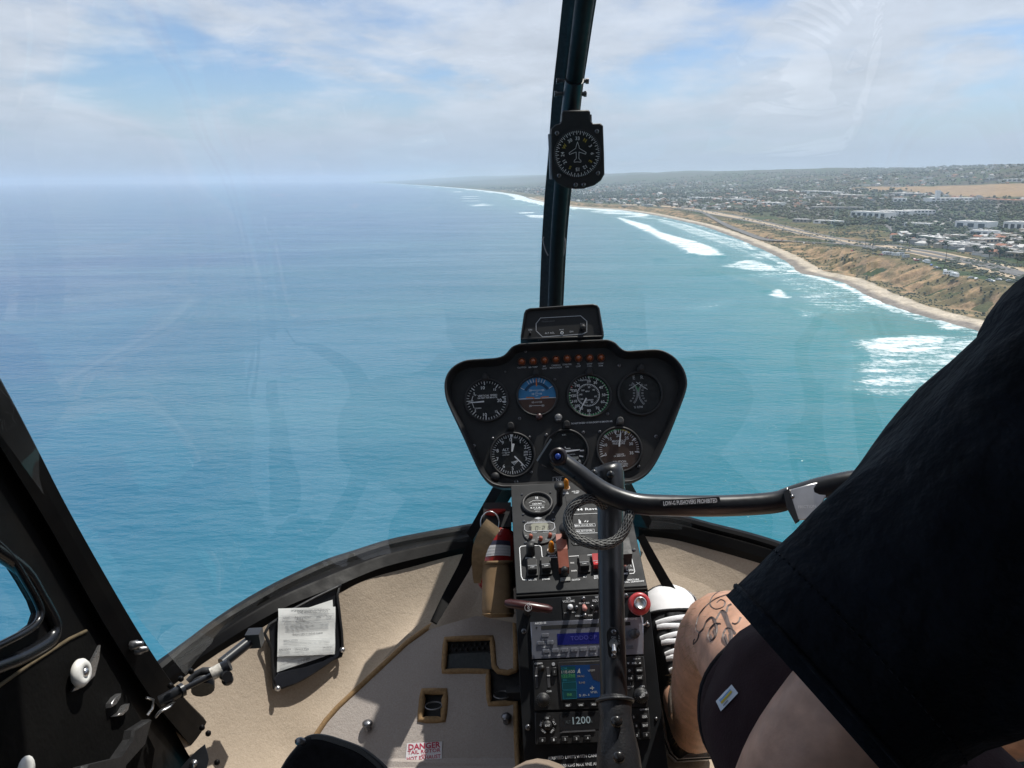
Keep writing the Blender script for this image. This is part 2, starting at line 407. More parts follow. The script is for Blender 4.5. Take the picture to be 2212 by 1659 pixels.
near = [g8(*p) for p in ((1900, 822), (1780, 792), (1650, 752), (1570, 722), (1480, 685), (1350, 618), (1240, 590), (1150, 570), (1100, 530), (1000, 475), (920, 440), (850, 410), (700, 355), (600, 330), (450, 298), (300, 275), (200, 268), (50, 257))]
far = [gd(*p) for p in ((1184, 438), (1150, 431), (1100, 418), (1000, 407), (900, 399.5), (850, 396.6), (800, 394))]
d0 = Vector(near[0])-Vector(near[4]); d0.normalize()
back = [tuple(Vector(near[0])+d0*t+Vector((t*t*1.0e-5, 0))) for t in (9000, 4000, 1500, 600, 200)]
cpts = spline([Vector((*p, 0)) for p in back+near+far], 6)
cpts += [cpts[-1]+(cpts[-1]-cpts[-2]).normalized()*q for q in (5000, 15000)]
COAST = np.array([(p.x, p.y) for p in cpts])
def shore(x, y):
    """signed distance inland of the waterline (land positive)"""
    best = np.full(x.shape, 1e18); sg = np.ones(x.shape)
    for i in range(len(COAST)-1):
        ax, ay = COAST[i]; bx, by = COAST[i+1]; dx, dy = bx-ax, by-ay; L2 = dx*dx+dy*dy+1e-9
        t = np.clip(((x-ax)*dx+(y-ay)*dy)/L2, 0, 1); ex = x-ax-t*dx; ey = y-ay-t*dy; d = ex*ex+ey*ey
        cr = dx*(y-ay)-dy*(x-ax); m = d < best
        best = np.where(m, d, best); sg = np.where(m, np.where(cr < 0, 1, -1), sg)
    return np.sqrt(best)*sg
def bluff_h(y):
    return np.interp(y, [-2000, 500, 1020, 1180, 1330, 1500, 2100, 2500, 3300, 4200, 6000, 40000], [18, 22, 22, 17, 8, 5.5, 6, 11, 14, 9, 6, 4])
def profile(d, x, y):
    hb = bluff_h(y)
    wob = (fbm(x/60, y/60, 3, 5)-.5)*12
    bw = 26+hb*1.7
    h = np.where(d < 0, np.maximum(d*.05, -5), np.minimum(d, 24)/24*2.6)
    h = h + (hb-2.6)*sstep(24+wob, 24+wob+bw, d)
    return h
def land_h(x, y, d=None):
    if d is None: d = shore(x, y)
    h = profile(d, x, y)
    h = h + np.interp(d, [0, 120, 500, 1000, 1700, 2600, 4000, 9000, 30000], [0, 0, 6, 20, 60, 122, 178, 225, 240])
    k = sstep(200, 2000, d)
    h = h + k*((fbm(x/1500, y/1500, 4, 11)-.5)*95 + (fbm(x/330, y/330, 3, 21)-.5)*26)
    # flat ground where the offices and the open field lie
    return h
def h1(x, y): return float(land_h(np.array([float(x)]), np.array([float(y)]))[0])
def on_land(px, py):
    """place a pixel of the photograph on the terrain"""
    r = ray(px, py); t = np.geomspace(300, 40000, 1400); x_ = CAM.x+r.x*t; y_ = CAM.y+r.y*t; z_ = CAM.z+r.z*t
    hit = z_ <= land_h(x_, y_); i = int(np.argmax(hit)) if hit.any() else len(t)-1
    return Vector((x_[i], y_[i], h1(x_[i], y_[i])))
def grid_mesh(name, X, Y, Zz, mats, tint=None, extra=None, wrap=False, smooth=True):
    nr, nc = X.shape; me = bpy.data.meshes.new(name)
    co = np.stack([X, Y, Zz], -1).reshape(-1, 3)
    i = np.arange(nr-1)[:, None]; j = np.arange(nc if wrap else nc-1)[None, :]; j2 = (j+1) % nc
    q = np.stack([i*nc+j+0*i, i*nc+j2, (i+1)*nc+j2, (i+1)*nc+j+0*i], -1).reshape(-1, 4)
    me.vertices.add(len(co)); me.vertices.foreach_set('co', co.ravel())
    me.loops.add(q.size); me.loops.foreach_set('vertex_index', q.ravel())
    me.polygons.add(len(q)); me.polygons.foreach_set('loop_start', np.arange(0, q.size, 4)); me.polygons.foreach_set('loop_total', np.full(len(q), 4))
    me.polygons.foreach_set('use_smooth', np.full(len(q), smooth))
    me.update(calc_edges=True)
    if tint is not None:
        at = me.color_attributes.new('tint', 'FLOAT_COLOR', 'POINT'); c4 = np.ones((len(co), 4)); c4[:, :3] = tint.reshape(-1, 3); at.data.foreach_set('color', c4.ravel())
    for k, v in (extra or {}).items():
        at = me.attributes.new(k, 'FLOAT', 'POINT'); at.data.foreach_set('value', v.ravel())
    for m in mats: me.materials.append(m)
    o = bpy.data.objects.new(name, me); COL.objects.link(o); WORLD[o] = Matrix()
    return o
def angles(dense0, dense1, nd, coarse):
    a = list(np.linspace(dense0, dense1, nd)); x = dense1+coarse
    while x < dense0+360-coarse*.4: a.append(x); x += coarse
    return np.radians(np.array(a))
# ---- sea
def poly_soft(x, y, poly, soft):
    """1 inside, fading to 0 over `soft` metres outside"""
    n = len(poly); ins = np.zeros(x.shape, bool); best = np.full(x.shape, 1e18)
    for i in range(n):
        ax, ay = poly[i]; bx, by = poly[(i+1) % n]
        c = ((ay > y) != (by > y)) & (x < (bx-ax)*(y-ay)/((by-ay) or 1e-9)+ax); ins ^= c
        dx, dy = bx-ax, by-ay; t = np.clip(((x-ax)*dx+(y-ay)*dy)/(dx*dx+dy*dy+1e-9), 0, 1)
        best = np.minimum(best, np.hypot(x-ax-t*dx, y-ay-t*dy))
    return np.where(ins, 1., np.clip(1-best/soft, 0, 1))
def line_d(x, y, pts):
    best = np.full(x.shape, 1e18)
    for (ax, ay), (bx, by) in zip(pts, pts[1:]):
        dx, dy = bx-ax, by-ay; t = np.clip(((x-ax)*dx+(y-ay)*dy)/(dx*dx+dy*dy+1e-9), 0, 1)
        best = np.minimum(best, np.hypot(x-ax-t*dx, y-ay-t*dy))
    return best
ang = angles(-37, 37, 520, 6.); rad = np.concatenate([[4, 40, 80], np.geomspace(105, 3200, 560), np.geomspace(3300, 42000, 90)])
A_, R_ = np.meshgrid(ang, rad); SX = np.sin(A_)*R_; SY = np.cos(A_)*R_
sd = -shore(SX, SY)                      # distance to shore, seaward positive
foam = np.zeros(SX.shape); SZ = np.zeros(SX.shape)
def P8(l): return [g8(*p) for p in l]
for poly, val, soft in (
    ([(285, 311), (345, 326), (420, 347), (470, 378), (560, 405), (650, 428), (720, 455), (768, 493), (690, 489), (640, 483), (560, 437), (490, 408), (425, 374), (345, 342)], 1.0, 9),
    ([(800, 541), (860, 524), (910, 514), (980, 533), (1045, 562), (930, 560)], .9, 8),
    ([(915, 582), (1020, 566), (1145, 571), (1060, 590), (980, 592)], .62, 9),
    ([(1040, 540), (1085, 535), (1075, 562), (1050, 562)], .8, 5),
    ([(1095, 537), (1130, 548), (1120, 566), (1095, 560)], .7, 5),
    ([(1085, 606), (1200, 588), (1340, 640), (1460, 690), (1500, 745), (1330, 752), (1200, 712)], .60, 14),
    ([(1180, 610), (1300, 640), (1400, 680), (1300, 690), (1210, 660)], .42, 10),
    ([(1008, 677), (1045, 658), (1092, 691), (1055, 690)], .9, 4),
    ([(1440, 912), (1560, 886), (1825, 874), (1800, 925), (1700, 945), (1560, 940)], .95, 7),
    ([(1470, 930), (1720, 930), (1760, 1010), (1660, 1145), (1560, 1140), (1465, 1125), (1480, 1060), (1505, 990)], .74, 9),
    ([(1790, 790), (1960, 795), (1900, 835), (1850, 842)], .9, 6),
    ([(1780, 880), (1990, 880), (1900, 1100), (1700, 1120)], .72, 9),
    ([(1360, 968), (1425, 970), (1400, 980)], .6, 5),
    ([(640, 740), (700, 728), (800, 704), (760, 722), (690, 748)], .42, 8),
    ([(1150, 757), (1195, 762), (1218, 779), (1180, 782)], .62, 4),
    ([(470, 322), (600, 344), (720, 385), (880, 430), (925, 462), (870, 450), (740, 420), (610, 372)], .74, 12),
    ([(560, 345), (700, 400), (900, 470), (990, 500), (960, 520), (840, 470), (700, 440), (600, 385)], .5, 14),
    ([(150, 281), (220, 283), (200, 288)], .8, 9), ([(50, 264), (90, 268), (70, 273)], .8, 9), ([(330, 297), (480, 312), (420, 318), (340, 304)], .55, 12)):
    foam = np.maximum(foam, val*poly_soft(SX, SY, P8(poly), soft*2.4))
for ln, wd, val in (([(1150, 576), (1250, 601), (1340, 630), (1420, 664), (1500, 700), (1570, 735), (1655, 756)], 16, 1.0),
                    ([(1340, 630), (1450, 668), (1520, 690)], 12, .8),
                    ([(480, 318), (600, 345), (720, 385), (880, 430), (922, 462)], 15, .95),
                    ([(930, 480), (1000, 500), (1090, 535), (1140, 572)], 13, .9),
                    ([(1655, 768), (1760, 780), (1890, 800)], 12, .95), ([(1090, 612), (1200, 640), (1320, 690), (1440, 742)], 10, .75), ([(600, 372), (740, 418), (880, 468), (960, 505)], 14, .8), ([(330, 300), (470, 318), (560, 336)], 14, .85), ([(1480, 760), (1640, 778), (1790, 800)], 9, .6), ([(1190, 750), (1240, 770)], 3, .6), ([(1070, 575), (1150, 577)], 6, .8)):
    foam = np.maximum(foam, val*np.clip(1-line_d(SX, SY, P8(ln))/wd, 0, 1)**.6)
# the far surf: broken lines parallel to the beach
q = fbm(SX/260, SY/260, 3, 31); farm = sstep(2000, 2600, SY)
foam = np.maximum(foam, farm*np.where((sd > 0) & (sd < 420), np.clip((q-.47)*5, 0, 1)*np.clip(.55+.5*np.sin(sd/46+q*9), 0, 1), 0)*.95)
foam = np.maximum(foam, np.where((sd > -8) & (sd < 16), .85*np.clip(fbm(SX/30, SY/30, 3, 3)*2-.35, 0, 1), 0)*sstep(0, 8, sd+8))
foam = np.maximum(foam, np.where((sd > 0) & (sd < 190), .34*(1-sd/190), 0)*np.clip(fbm(SX/50, SY/50, 3, 43)*2.4-.5, 0, 1))
foam = np.maximum(foam, np.where((sd > -30) & (sd < 85), .95, 0)*sstep(2400, 3000, SY))
# swell lines rising towards the beach
for ln, hgt, wd in (([(150, 360), (260, 405), (400, 465), (480, 505)], 1.5, 16), ([(690, 556), (800, 590), (920, 625), (1015, 658)], 1.4, 13),
                    ([(1080, 738), (1200, 775), (1310, 815), (1400, 870), (1480, 965)], 1.2, 9), ([(330, 330), (420, 365), (560, 430), (640, 482), (770, 495)], 1.6, 9),
                    ([(560, 400), (760, 470), (860, 520)], .8, 14)):
    dd = line_d(SX, SY, P8(ln)); SZ += hgt*np.exp(-(dd/wd)**2)
near_w = np.clip(1-R_/5000, 0, 1)
SZ += (fbm(SX/46+SY/120, SY/34, 3, 77)-.5)*.9*near_w
SZ *= sstep(-20, 25, sd)
shal = np.exp(-np.maximum(sd, 0)/520)
def node(N, t, **k):
    n = N.new(t)
    for a, b in k.items():
        if a.startswith('i_'):
            n.inputs[a[2:].replace('_', ' ')].default_value = b
        else: setattr(n, a, b)
    return n
sm = bpy.data.materials.new('sea_water'); sm.use_nodes = True; N = sm.node_tree.nodes; L = sm.node_tree.links
pb = N['Principled BSDF']; tcs = N.new('ShaderNodeTexCoord'); OBJ = tcs.outputs['Object']
at_f = node(N, 'ShaderNodeAttribute', attribute_name='foam'); at_s = node(N, 'ShaderNodeAttribute', attribute_name='shallow')
def nz(scale, detail=5, rough=.55, vec=None, map_=None):
    n = N.new('ShaderNodeTexNoise'); n.inputs['Scale'].default_value = scale; n.inputs['Detail'].default_value = detail; n.inputs['Roughness'].default_value = rough
    v = vec or OBJ
    if map_:
        mpn = N.new('ShaderNodeMapping'); mpn.inputs['Rotation'].default_value = map_[0]; mpn.inputs['Scale'].default_value = map_[1]; L.new(v, mpn.inputs[0]); v = mpn.outputs[0]
    L.new(v, n.inputs['Vector']); return n.outputs['Fac']
def mth(op, a, b=None, clamp=False):
    n = N.new('ShaderNodeMath'); n.operation = op; n.use_clamp = clamp
    for i, v in enumerate((a, b)):
        if v is None: continue
        if isinstance(v, (int, float)): n.inputs[i].default_value = v
        else: L.new(v, n.inputs[i])
    return n.outputs[0]
def rmp(v, a, b, c=0., d=1., smooth=False):
    n = N.new('ShaderNodeMapRange'); n.inputs['From Min'].default_value = a; n.inputs['From Max'].default_value = b; n.inputs['To Min'].default_value = c; n.inputs['To Max'].default_value = d
    if smooth: n.interpolation_type = 'SMOOTHSTEP'
    L.new(v, n.inputs['Value']); return n.outputs[0]
def mixc(f, a, b):
    n = N.new('ShaderNodeMixRGB')
    for i, v in ((0, f), (1, a), (2, b)):
        if isinstance(v, (tuple, list)): n.inputs[i].default_value = (*v, 1)
        elif isinstance(v, (int, float)): n.inputs[i].default_value = v
        else: L.new(v, n.inputs[i])
    return n.outputs[0]
streak = nz(.0022, 6, .6, map_=((0, 0, .5), (1, .35, 1)))
col = mixc(rmp(streak, .35, .7), (.005, .064, .18), (.010, .105, .20))
col = mixc(rmp(nz(.011, 5, .6), .3, .75, 0, .5), col, (.007, .084, .185))
col = mixc(rmp(at_s.outputs['Fac'], .18, .85, 0, .9), col, (.013, .175, .155))
pale = mth('MULTIPLY', rmp(nz(.0045, 7, .65, map_=((0, 0, .9), (.35, 1.6, 1))), .50, .72), .5); col = mixc(pale, col, (.075, .20, .25))
fo_n = mth('ADD', mth('MULTIPLY', nz(.045, 9, .72, map_=((0, 0, -.5), (.6, 1.7, 1))), .7), mth('MULTIPLY', nz(.22, 7, .7), .5))
fm = mth('MULTIPLY', rmp(mth('ADD', mth('MULTIPLY', at_f.outputs['Fac'], .65), mth('MULTIPLY', mth('SUBTRACT', fo_n, .6), 2.0)), .34, .80, 0, 1, True), rmp(at_f.outputs['Fac'], .02, .25))
haze_f = mth('MULTIPLY', at_f.outputs['Fac'], .3)
col = mixc(haze_f, col, (.22, .42, .45)); col = mixc(fm, col, (.80, .82, .83))
L.new(col, pb.inputs['Base Color'])
L.new(rmp(fm, 0, 1, .13, .8), pb.inputs['Roughness']); pb.inputs['IOR'].default_value = 1.33
L.new(rmp(fm, 0, 1, .5, .1), pb.inputs['Specular IOR Level'])
wav = mth('ADD', mth('MULTIPLY', nz(.10, 3, .5, map_=((0, 0, .6), (1, 2.3, 1))), 1.5), mth('ADD', mth('MULTIPLY', nz(.42, 3, .55, map_=((0, 0, .35), (1, 1.8, 1))), .42), mth('MULTIPLY', nz(.026, 2, .5, map_=((0, 0, .8), (1, 2.4, 1))), 1.6)))
wav = mth('MULTIPLY', wav, rmp(nz(.006, 4, .6, map_=((0, 0, .4), (.5, 1.5, 1))), .32, .68, .35, 1.25)); wav = mth('ADD', wav, mth('MULTIPLY', nz(.009, 2, .5, map_=((0, 0, .95), (.5, 2.2, 1))), 4.0))
bp = N.new('ShaderNodeBump'); bp.inputs['Strength'].default_value = .78; bp.inputs['Distance'].default_value = 1.0; L.new(mth('ADD', wav, mth('MULTIPLY', fm, .5)), bp.inputs['Height']); L.new(bp.outputs[0], pb.inputs['Normal'])
sea = grid_mesh('sea', SX, SY, SZ, [sm], extra={'foam': foam, 'shallow': shal}, wrap=True); sea['kind'] = 'structure'
# ---- land
def terrain_mat():
    global N, L, OBJ
    m = bpy.data.materials.new('earth'); m.use_nodes = True; N = m.node_tree.nodes; L = m.node_tree.links
    p = N['Principled BSDF']; t = N.new('ShaderNodeTexCoord'); OBJ = t.outputs['Object']
    a = node(N, 'ShaderNodeVertexColor', layer_name='tint')
    k = mth('ADD', mth('MULTIPLY', nz(.05, 7, .65), .9), mth('MULTIPLY', nz(.4, 4, .6), .6))
    mu = N.new('ShaderNodeVectorMath'); mu.operation = 'SCALE'; L.new(a.outputs[0], mu.inputs[0]); L.new(rmp(k, .5, 1.0, .55, 1.45), mu.inputs['Scale'])
    L.new(mu.outputs[0], p.inputs['Base Color']); p.inputs['Roughness'].default_value = .95; p.inputs['Specular IOR Level'].default_value = .1
    b = N.new('ShaderNodeBump'); b.inputs['Strength'].default_value = .6; b.inputs['Distance'].default_value = 1.2; L.new(k, b.inputs['Height']); L.new(b.outputs[0], p.inputs['Normal'])
    return m
EARTH = terrain_mat()
SAND = np.array((.43, .37, .29)); WET = np.array((.20, .175, .15)); TAN = np.array((.29, .20, .12)); SCRUB = np.array((.095, .085, .042)); GREEN = np.array((.042, .062, .026)); TOWN = np.array((.07, .066, .052)); FIELD = np.array((.26, .18, .105))
def lerp(a, b, t): return a*(1-t[..., None])+b*t[..., None]
field_px = [Z8(*p) for p in ((1400, 170), (1560, 165), (1760, 166), (1900, 158), (2212, 150), (2600, 150), (2600, 235), (2212, 210), (2080, 212), (1900, 208), (1700, 190), (1600, 178), (1500, 185))]
fld = [on_land(*p) for p in field_px]; FIELDP = [(p.x, p.y) for p in fld]
town_line = [Z8(*p) for p in ((-600, 225), (0, 240), (300, 250), (600, 262), (860, 282), (1000, 300), (1330, 350), (1560, 340), (1600, 425), (1850, 452), (2212, 530), (2700, 640))]
TLX = np.array([p[0] for p in town_line]); TLY = np.array([p[1] for p in town_line])
def town_mask(x, y, z):
    d = np.stack([x, y, z-ALT], -1); zz = d@np.array(f_); zz = np.where(zz < 1, 1, zz)
    px = 1106+FPX*(d@np.array(r_))/zz; py = 829.5-FPX*(d@np.array(u_))/zz
    return (py < np.interp(px, TLX, TLY))
def land_tint(x, y, z, d):
    t = lerp(np.broadcast_to(SCRUB, x.shape+(3,)), GREEN, sstep(.42, .62, fbm(x/90, y/90, 4, 9)))
    t = lerp(t, TAN*.8, sstep(.56, .72, fbm(x/70, y/70, 4, 19))*.8)
    tm = town_mask(x, y, z).astype(float)
    tt = lerp(np.broadcast_to(TOWN, x.shape+(3,)), GREEN, sstep(.40, .58, fbm(x/60, y/60, 4, 29)))
    t = lerp(t, tt, tm*sstep(90, 200, d))
    t = lerp(t, FIELD, poly_soft(x, y, FIELDP, 25))
    return t
ang = angles(-13.5, 40, 330, 4.); ang = ang[(np.degrees(ang) < 200)]
rad = np.concatenate([np.geomspace(330, 7000, 300), np.geomspace(7200, 34000, 60)])
A_, R_ = np.meshgrid(ang, rad); GX = np.sin(A_)*R_; GY = np.cos(A_)*R_; gd_ = shore(GX, GY); GZ = land_h(GX, GY, gd_)
tint = land_tint(GX, GY, GZ, gd_)
GZd = np.where((gd_ < 105) & (GY < 5000) & (GY > -300), GZ-6*sstep(115, 70, gd_)-2, GZ); GZd = np.where(gd_ < -5, -8, GZd)
ter = grid_mesh('terrain', GX, GY, GZd, [EARTH], tint); ter['kind'] = 'structure'
# beach and bluff, a sheet that follows the shore
cp = np.array([p for p in COAST if -400 < p[1] < 5200 and p[0] > 0]); seg = np.hypot(*np.diff(cp, axis=0).T); S = np.concatenate([[0], np.cumsum(seg)])
ss = np.concatenate([np.arange(0, min(4000, S[-1]), 3.0), np.arange(min(4000, S[-1]), S[-1], 12)])
bxp = np.interp(ss, S, cp[:, 0]); byp = np.interp(ss, S, cp[:, 1]); tx = np.gradient(bxp, ss); ty = np.gradient(byp, ss)
kk = np.ones(31)/31
tx = np.convolve(np.pad(tx, 15, 'edge'), kk, 'valid'); ty = np.convolve(np.pad(ty, 15, 'edge'), kk, 'valid')
ln = np.hypot(tx, ty); nx, ny = ty/ln, -tx/ln
tt_ = np.concatenate([np.arange(-14, 22, 4.), np.arange(22, 112, 1.8)])
BX = bxp[None, :]+nx[None, :]*tt_[:, None]; BY = byp[None, :]+ny[None, :]*tt_[:, None]; D_ = shore(BX, BY)
BZ = land_h(BX, BY, D_)
hb = bluff_h(BY); face = sstep(24, 32, D_)*(1-sstep(62, 92, D_))
s2 = np.broadcast_to(ss[None, :], BX.shape)
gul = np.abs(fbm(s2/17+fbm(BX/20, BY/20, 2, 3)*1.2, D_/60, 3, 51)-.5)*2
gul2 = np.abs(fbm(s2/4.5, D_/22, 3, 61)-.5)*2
BZ = BZ - face*(hb/22)*(np.clip(.55-gul, 0, 1)*16 + gul2*4.6)
BZ = np.maximum(BZ, np.where(D_ > 0, np.clip(D_, 0, 24)/24*2.6-.3, -9)); BZ += .25*(fbm(BX/9, BY/9, 3, 71)-.5)
bt = lerp(np.broadcast_to(WET, BX.shape+(3,)), SAND, sstep(8, 14, D_+(fbm(BX/20, BY/20, 3, 8)-.5)*9))
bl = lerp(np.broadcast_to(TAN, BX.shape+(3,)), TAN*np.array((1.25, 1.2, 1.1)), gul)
veg = sstep(.45, .56, fbm(BX/15, BY/15, 5, 81)+.10*sstep(50, 36, D_)+.06*sstep(66, 84, D_)-.03)
bl = lerp(bl, GREEN*.95, veg*.62)
bl = lerp(bl, SCRUB*1.1, sstep(.46, .6, fbm(BX/5, BY/5, 4, 91))*.5)
bt = lerp(bt, bl, sstep(24, 29, D_+(fbm(BX/12, BY/12, 2, 4)-.5)*8))
bt = lerp(bt, land_tint(BX, BY, BZ, D_), sstep(78, 96, D_+(fbm(BX/14, BY/14, 3, 14)-.5)*24))
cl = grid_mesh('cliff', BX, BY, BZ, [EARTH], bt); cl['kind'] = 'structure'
# ---- roads
def road(name, px, width, mat, z_up=.5):
    pts = [on_land(*p) for p in px]; pts = spline([Vector((p.x, p.y, 0)) for p in pts], 10)
    mb = MB(); vs = []
    for i, p in enumerate(pts):
        d = (pts[min(i+1, len(pts)-1)]-pts[max(i-1, 0)]).normalized(); n = Vector((d.y, -d.x, 0))*width/2
        for k in (-1, 0, 1): q_ = p+n*k; vs.append((q_.x, q_.y))
    va = np.array(vs); vs = np.column_stack([va, land_h(va[:, 0], va[:, 1])+z_up]).tolist()
    fs = [(3*i+k, 3*i+k+1, 3*i+k+4, 3*i+k+3) for i in range(len(pts)-1) for k in (0, 1)]
    mb.add(vs, fs, 0, True); return mb.build(name, mat, None, kind='structure')
ASPH = M('asphalt_worn', (.11, .105, .10), .9, var=.2, scale=.08); DIRT = M('pale_dirt', (.36, .28, .19), .95, var=.2, scale=.05)
mainroad = [Z8(*p) for p in ((2500, 655), (2212, 585), (2040, 541), (1880, 507), (1700, 472), (1520, 445), (1330, 418), (1160, 382), (1000, 342), (860, 312), (720, 287), (600, 266), (480, 255), (300, 248))]
road('road_verge', mainroad, 46, DIRT, .3)
off = lambda l, dx, dy: [(x+dx, y+dy) for x, y in l]
road('highway', off(mainroad, 0, 3.4), 11, ASPH, .8); road('highway', off(mainroad, 0, -3.4), 11, ASPH, .8)
road('beach_road', [Z8(*p) for p in ((1520, 462), (1330, 436), (1180, 428), (1060, 420), (970, 412), (880, 380), (800, 347), (720, 305), (660, 278), (560, 264))], 14, ASPH, .6)
road('side_street', [Z8(*p) for p in ((2212, 470), (2050, 440), (1850, 415), (1640, 402), (1560, 350), (1460, 330))], 12, ASPH, .6)
road('side_street', [Z8(*p) for p in ((2212, 420), (2090, 405), (1850, 392), (1800, 330), (1560, 316))], 14, M('concrete_lot', (.30, .29, .27), .9, var=.15, scale=.05), .6)
for pts_ in (((1100, 300), (1300, 322), (1460, 332), (1640, 340), (1860, 350), (2212, 392)), ((700, 250), (900, 262), (1120, 282), (1380, 318)), ((1000, 225), (1250, 238), (1500, 250), (1740, 262), (2000, 280), (2212, 300)), ((1840, 452), (1880, 380), (1860, 320), (1800, 262), (1740, 215)), ((820, 190), (1000, 215), (1180, 262), (1240, 300)), ((2080, 480), (2040, 420), (2060, 330), (2100, 250), (2212, 215))):
    road('town_street', [Z8(*p) for p in pts_], 17, ASPH, .6)
# ---- buildings, trees, vehicles
WHITE = M('white_stucco', (.62, .61, .58), .85, var=.08, scale=.3); OFFICE = M('office_white', (.78, .78, .77), .8, var=.05, scale=.2); CREAM = M('cream_stucco', (.42, .35, .27), .85, var=.12, scale=.3); GREYW = M('grey_stucco', (.27, .27, .27), .85, var=.12, scale=.3)
TILE = M('clay_tile_roof', (.30, .13, .075), .85, var=.25, scale=.6); GREYR = M('grey_shingle_roof', (.16, .155, .15), .9, var=.2, scale=.5); PALER = M('pale_flat_roof', (.50, .49, .47), .8, var=.1, scale=.2)
DARKG = M('tinted_window', (.035, .05, .07), .15, var=.1, scale=1); SAGE = M('sage_stucco', (.17, .21, .17), .85, var=.1, scale=.3)
LEAF = [M('foliage_%s' % n_, c, .85, var=.35, scale=.7) for n_, c in (('olive', (.040, .048, .022)), ('dark', (.022, .034, .018)), ('green', (.036, .058, .020)))]
BARK = M('bark', (.10, .075, .05), .9, var=.2, scale=2)
def yawm(c, yaw):
    cs, sn = math.cos(yaw), math.sin(yaw)
    return lambda x, y, z: (c[0]+cs*x-sn*y, c[1]+sn*x+cs*y, c[2]+z)
def add_block(mb, T, x0, y0, z0, x1, y1, z1, mi=0, top=None):
    vs = [T(x, y, z) for z in (z0, z1) for y in (y0, y1) for x in (x0, x1)]
    mb.add(vs, [(0, 2, 3, 1), (0, 1, 5, 4), (2, 6, 7, 3), (0, 4, 6, 2), (1, 3, 7, 5)], mi); mb.add(vs[4:], [(0, 1, 3, 2)], mi if top is None else top)
def gable(mb, T, x0, y0, x1, y1, z, h, over, mi, wall):
    ym = (y0+y1)/2; a = [T(x0-over, y0-over, z), T(x1+over, y0-over, z), T(x1+over, y1+over, z), T(x0-over, y1+over, z), T(x0-over, ym, z+h), T(x1+over, ym, z+h)]
    mb.add(a, [(0, 1, 5, 4), (2, 3, 4, 5), (3, 2, 1, 0)], mi); mb.add([a[0], a[3], a[4], a[1], a[2], a[5]], [(0, 2, 1), (3, 4, 5)], wall)
def hip(mb, T, x0, y0, x1, y1, z, h, over, mi):
    ym = (y0+y1)/2; k = min((y1-y0)/2, (x1-x0)*.4)
    a = [T(x0-over, y0-over, z), T(x1+over, y0-over, z), T(x1+over, y1+over, z), T(x0-over, y1+over, z), T(x0+k, ym, z+h), T(x1-k, ym, z+h)]
    mb.add(a, [(0, 1, 5, 4), (1, 2, 5), (2, 3, 4, 5), (3, 0, 4), (3, 2, 1, 0)], mi)
def house_geo(mb, T, kind, s=1.0):
    """materials: 0 wall, 1 roof, 2 window"""
    if kind == 0:
        add_block(mb, T, -6*s, -4.5*s, -3, 6*s, 4.5*s, 3.2*s, 0); hip(mb, T, -6*s, -4.5*s, 6*s, 4.5*s, 3.2*s, 2.4*s, .5, 1)
    elif kind == 1:
        add_block(mb, T, -7*s, -4*s, -3, 7*s, 4*s, 5.6*s, 0); gable(mb, T, -7*s, -4*s, 7*s, 4*s, 5.6*s, 2.2*s, .5, 1, 0); add_block(mb, T, 2*s, -8*s, -3, 7*s, -4*s, 3*s, 0); gable(mb, T, 2*s, -8*s, 7*s, -4*s, 3*s, 1.4*s, .3, 1, 0)
    elif kind == 2:
        add_block(mb, T, -8*s, -6*s, -3, 8*s, 6*s, 4.5*s, 0, 1); add_block(mb, T, -3*s, -5*s, 4.5*s, 5*s, 4*s, 7*s, 0, 1)
    else:
        add_block(mb, T, -14*s, -8*s, -3, 14*s, 8*s, 5.5*s, 0, 1); add_block(mb, T, -14.3*s, -8.3*s, 5.5*s, 14.3*s, -7.9*s, 6.3*s, 0); add_block(mb, T, -6*s, -2*s, 5.5*s, -2*s, 2*s, 7.2*s, 1)
    if kind != 3:
        for x in (-4.5, -1.2, 2.2):
            add_block(mb, T, (x-.7)*s, -4.62*s if kind == 0 else (-4.1*s if kind == 1 else -6.1*s), 1.0*s, (x+.7)*s, -4*s, 2.3*s, 2)
    else:
        add_block(mb, T, -12*s, -8.12*s, 1.2*s, 12*s, -7.5*s, 2.8*s, 2)
protos = []
for k in range(4):
    for wmat, rmat in ((WHITE, GREYR), (CREAM, TILE), (GREYW, GREYR), (WHITE, PALER)) if k < 2 else ((WHITE, PALER), (CREAM, PALER), (GREYW, GREYR)):
        mb = MB(); house_geo(mb, lambda x, y, z: (x, y, z), k)
        me_o = mb.build('house', [wmat, rmat, DARKG], None, origin=(0, 0, 0)); protos.append((me_o.data, k, wmat.name, rmat.name)); bpy.data.objects.remove(me_o)
HOUSE_WORDS = {'white_stucco': 'white', 'cream_stucco': 'cream', 'grey_stucco': 'grey'}; ROOF_WORDS = {'clay_tile_roof': 'clay-tiled', 'grey_shingle_roof': 'grey-roofed', 'pale_flat_roof': 'pale-roofed'}; KIND_WORDS = ['bungalow', 'two-storey house', 'flat-topped house', 'long warehouse']
DIST = [(0, 1500, 'in the near edge of the coastal town'), (1500, 2400, 'in the middle of the coastal town'), (2400, 3800, 'towards the back of the coastal town'), (3800, 99999, 'on the far hillside of the coastal town')]
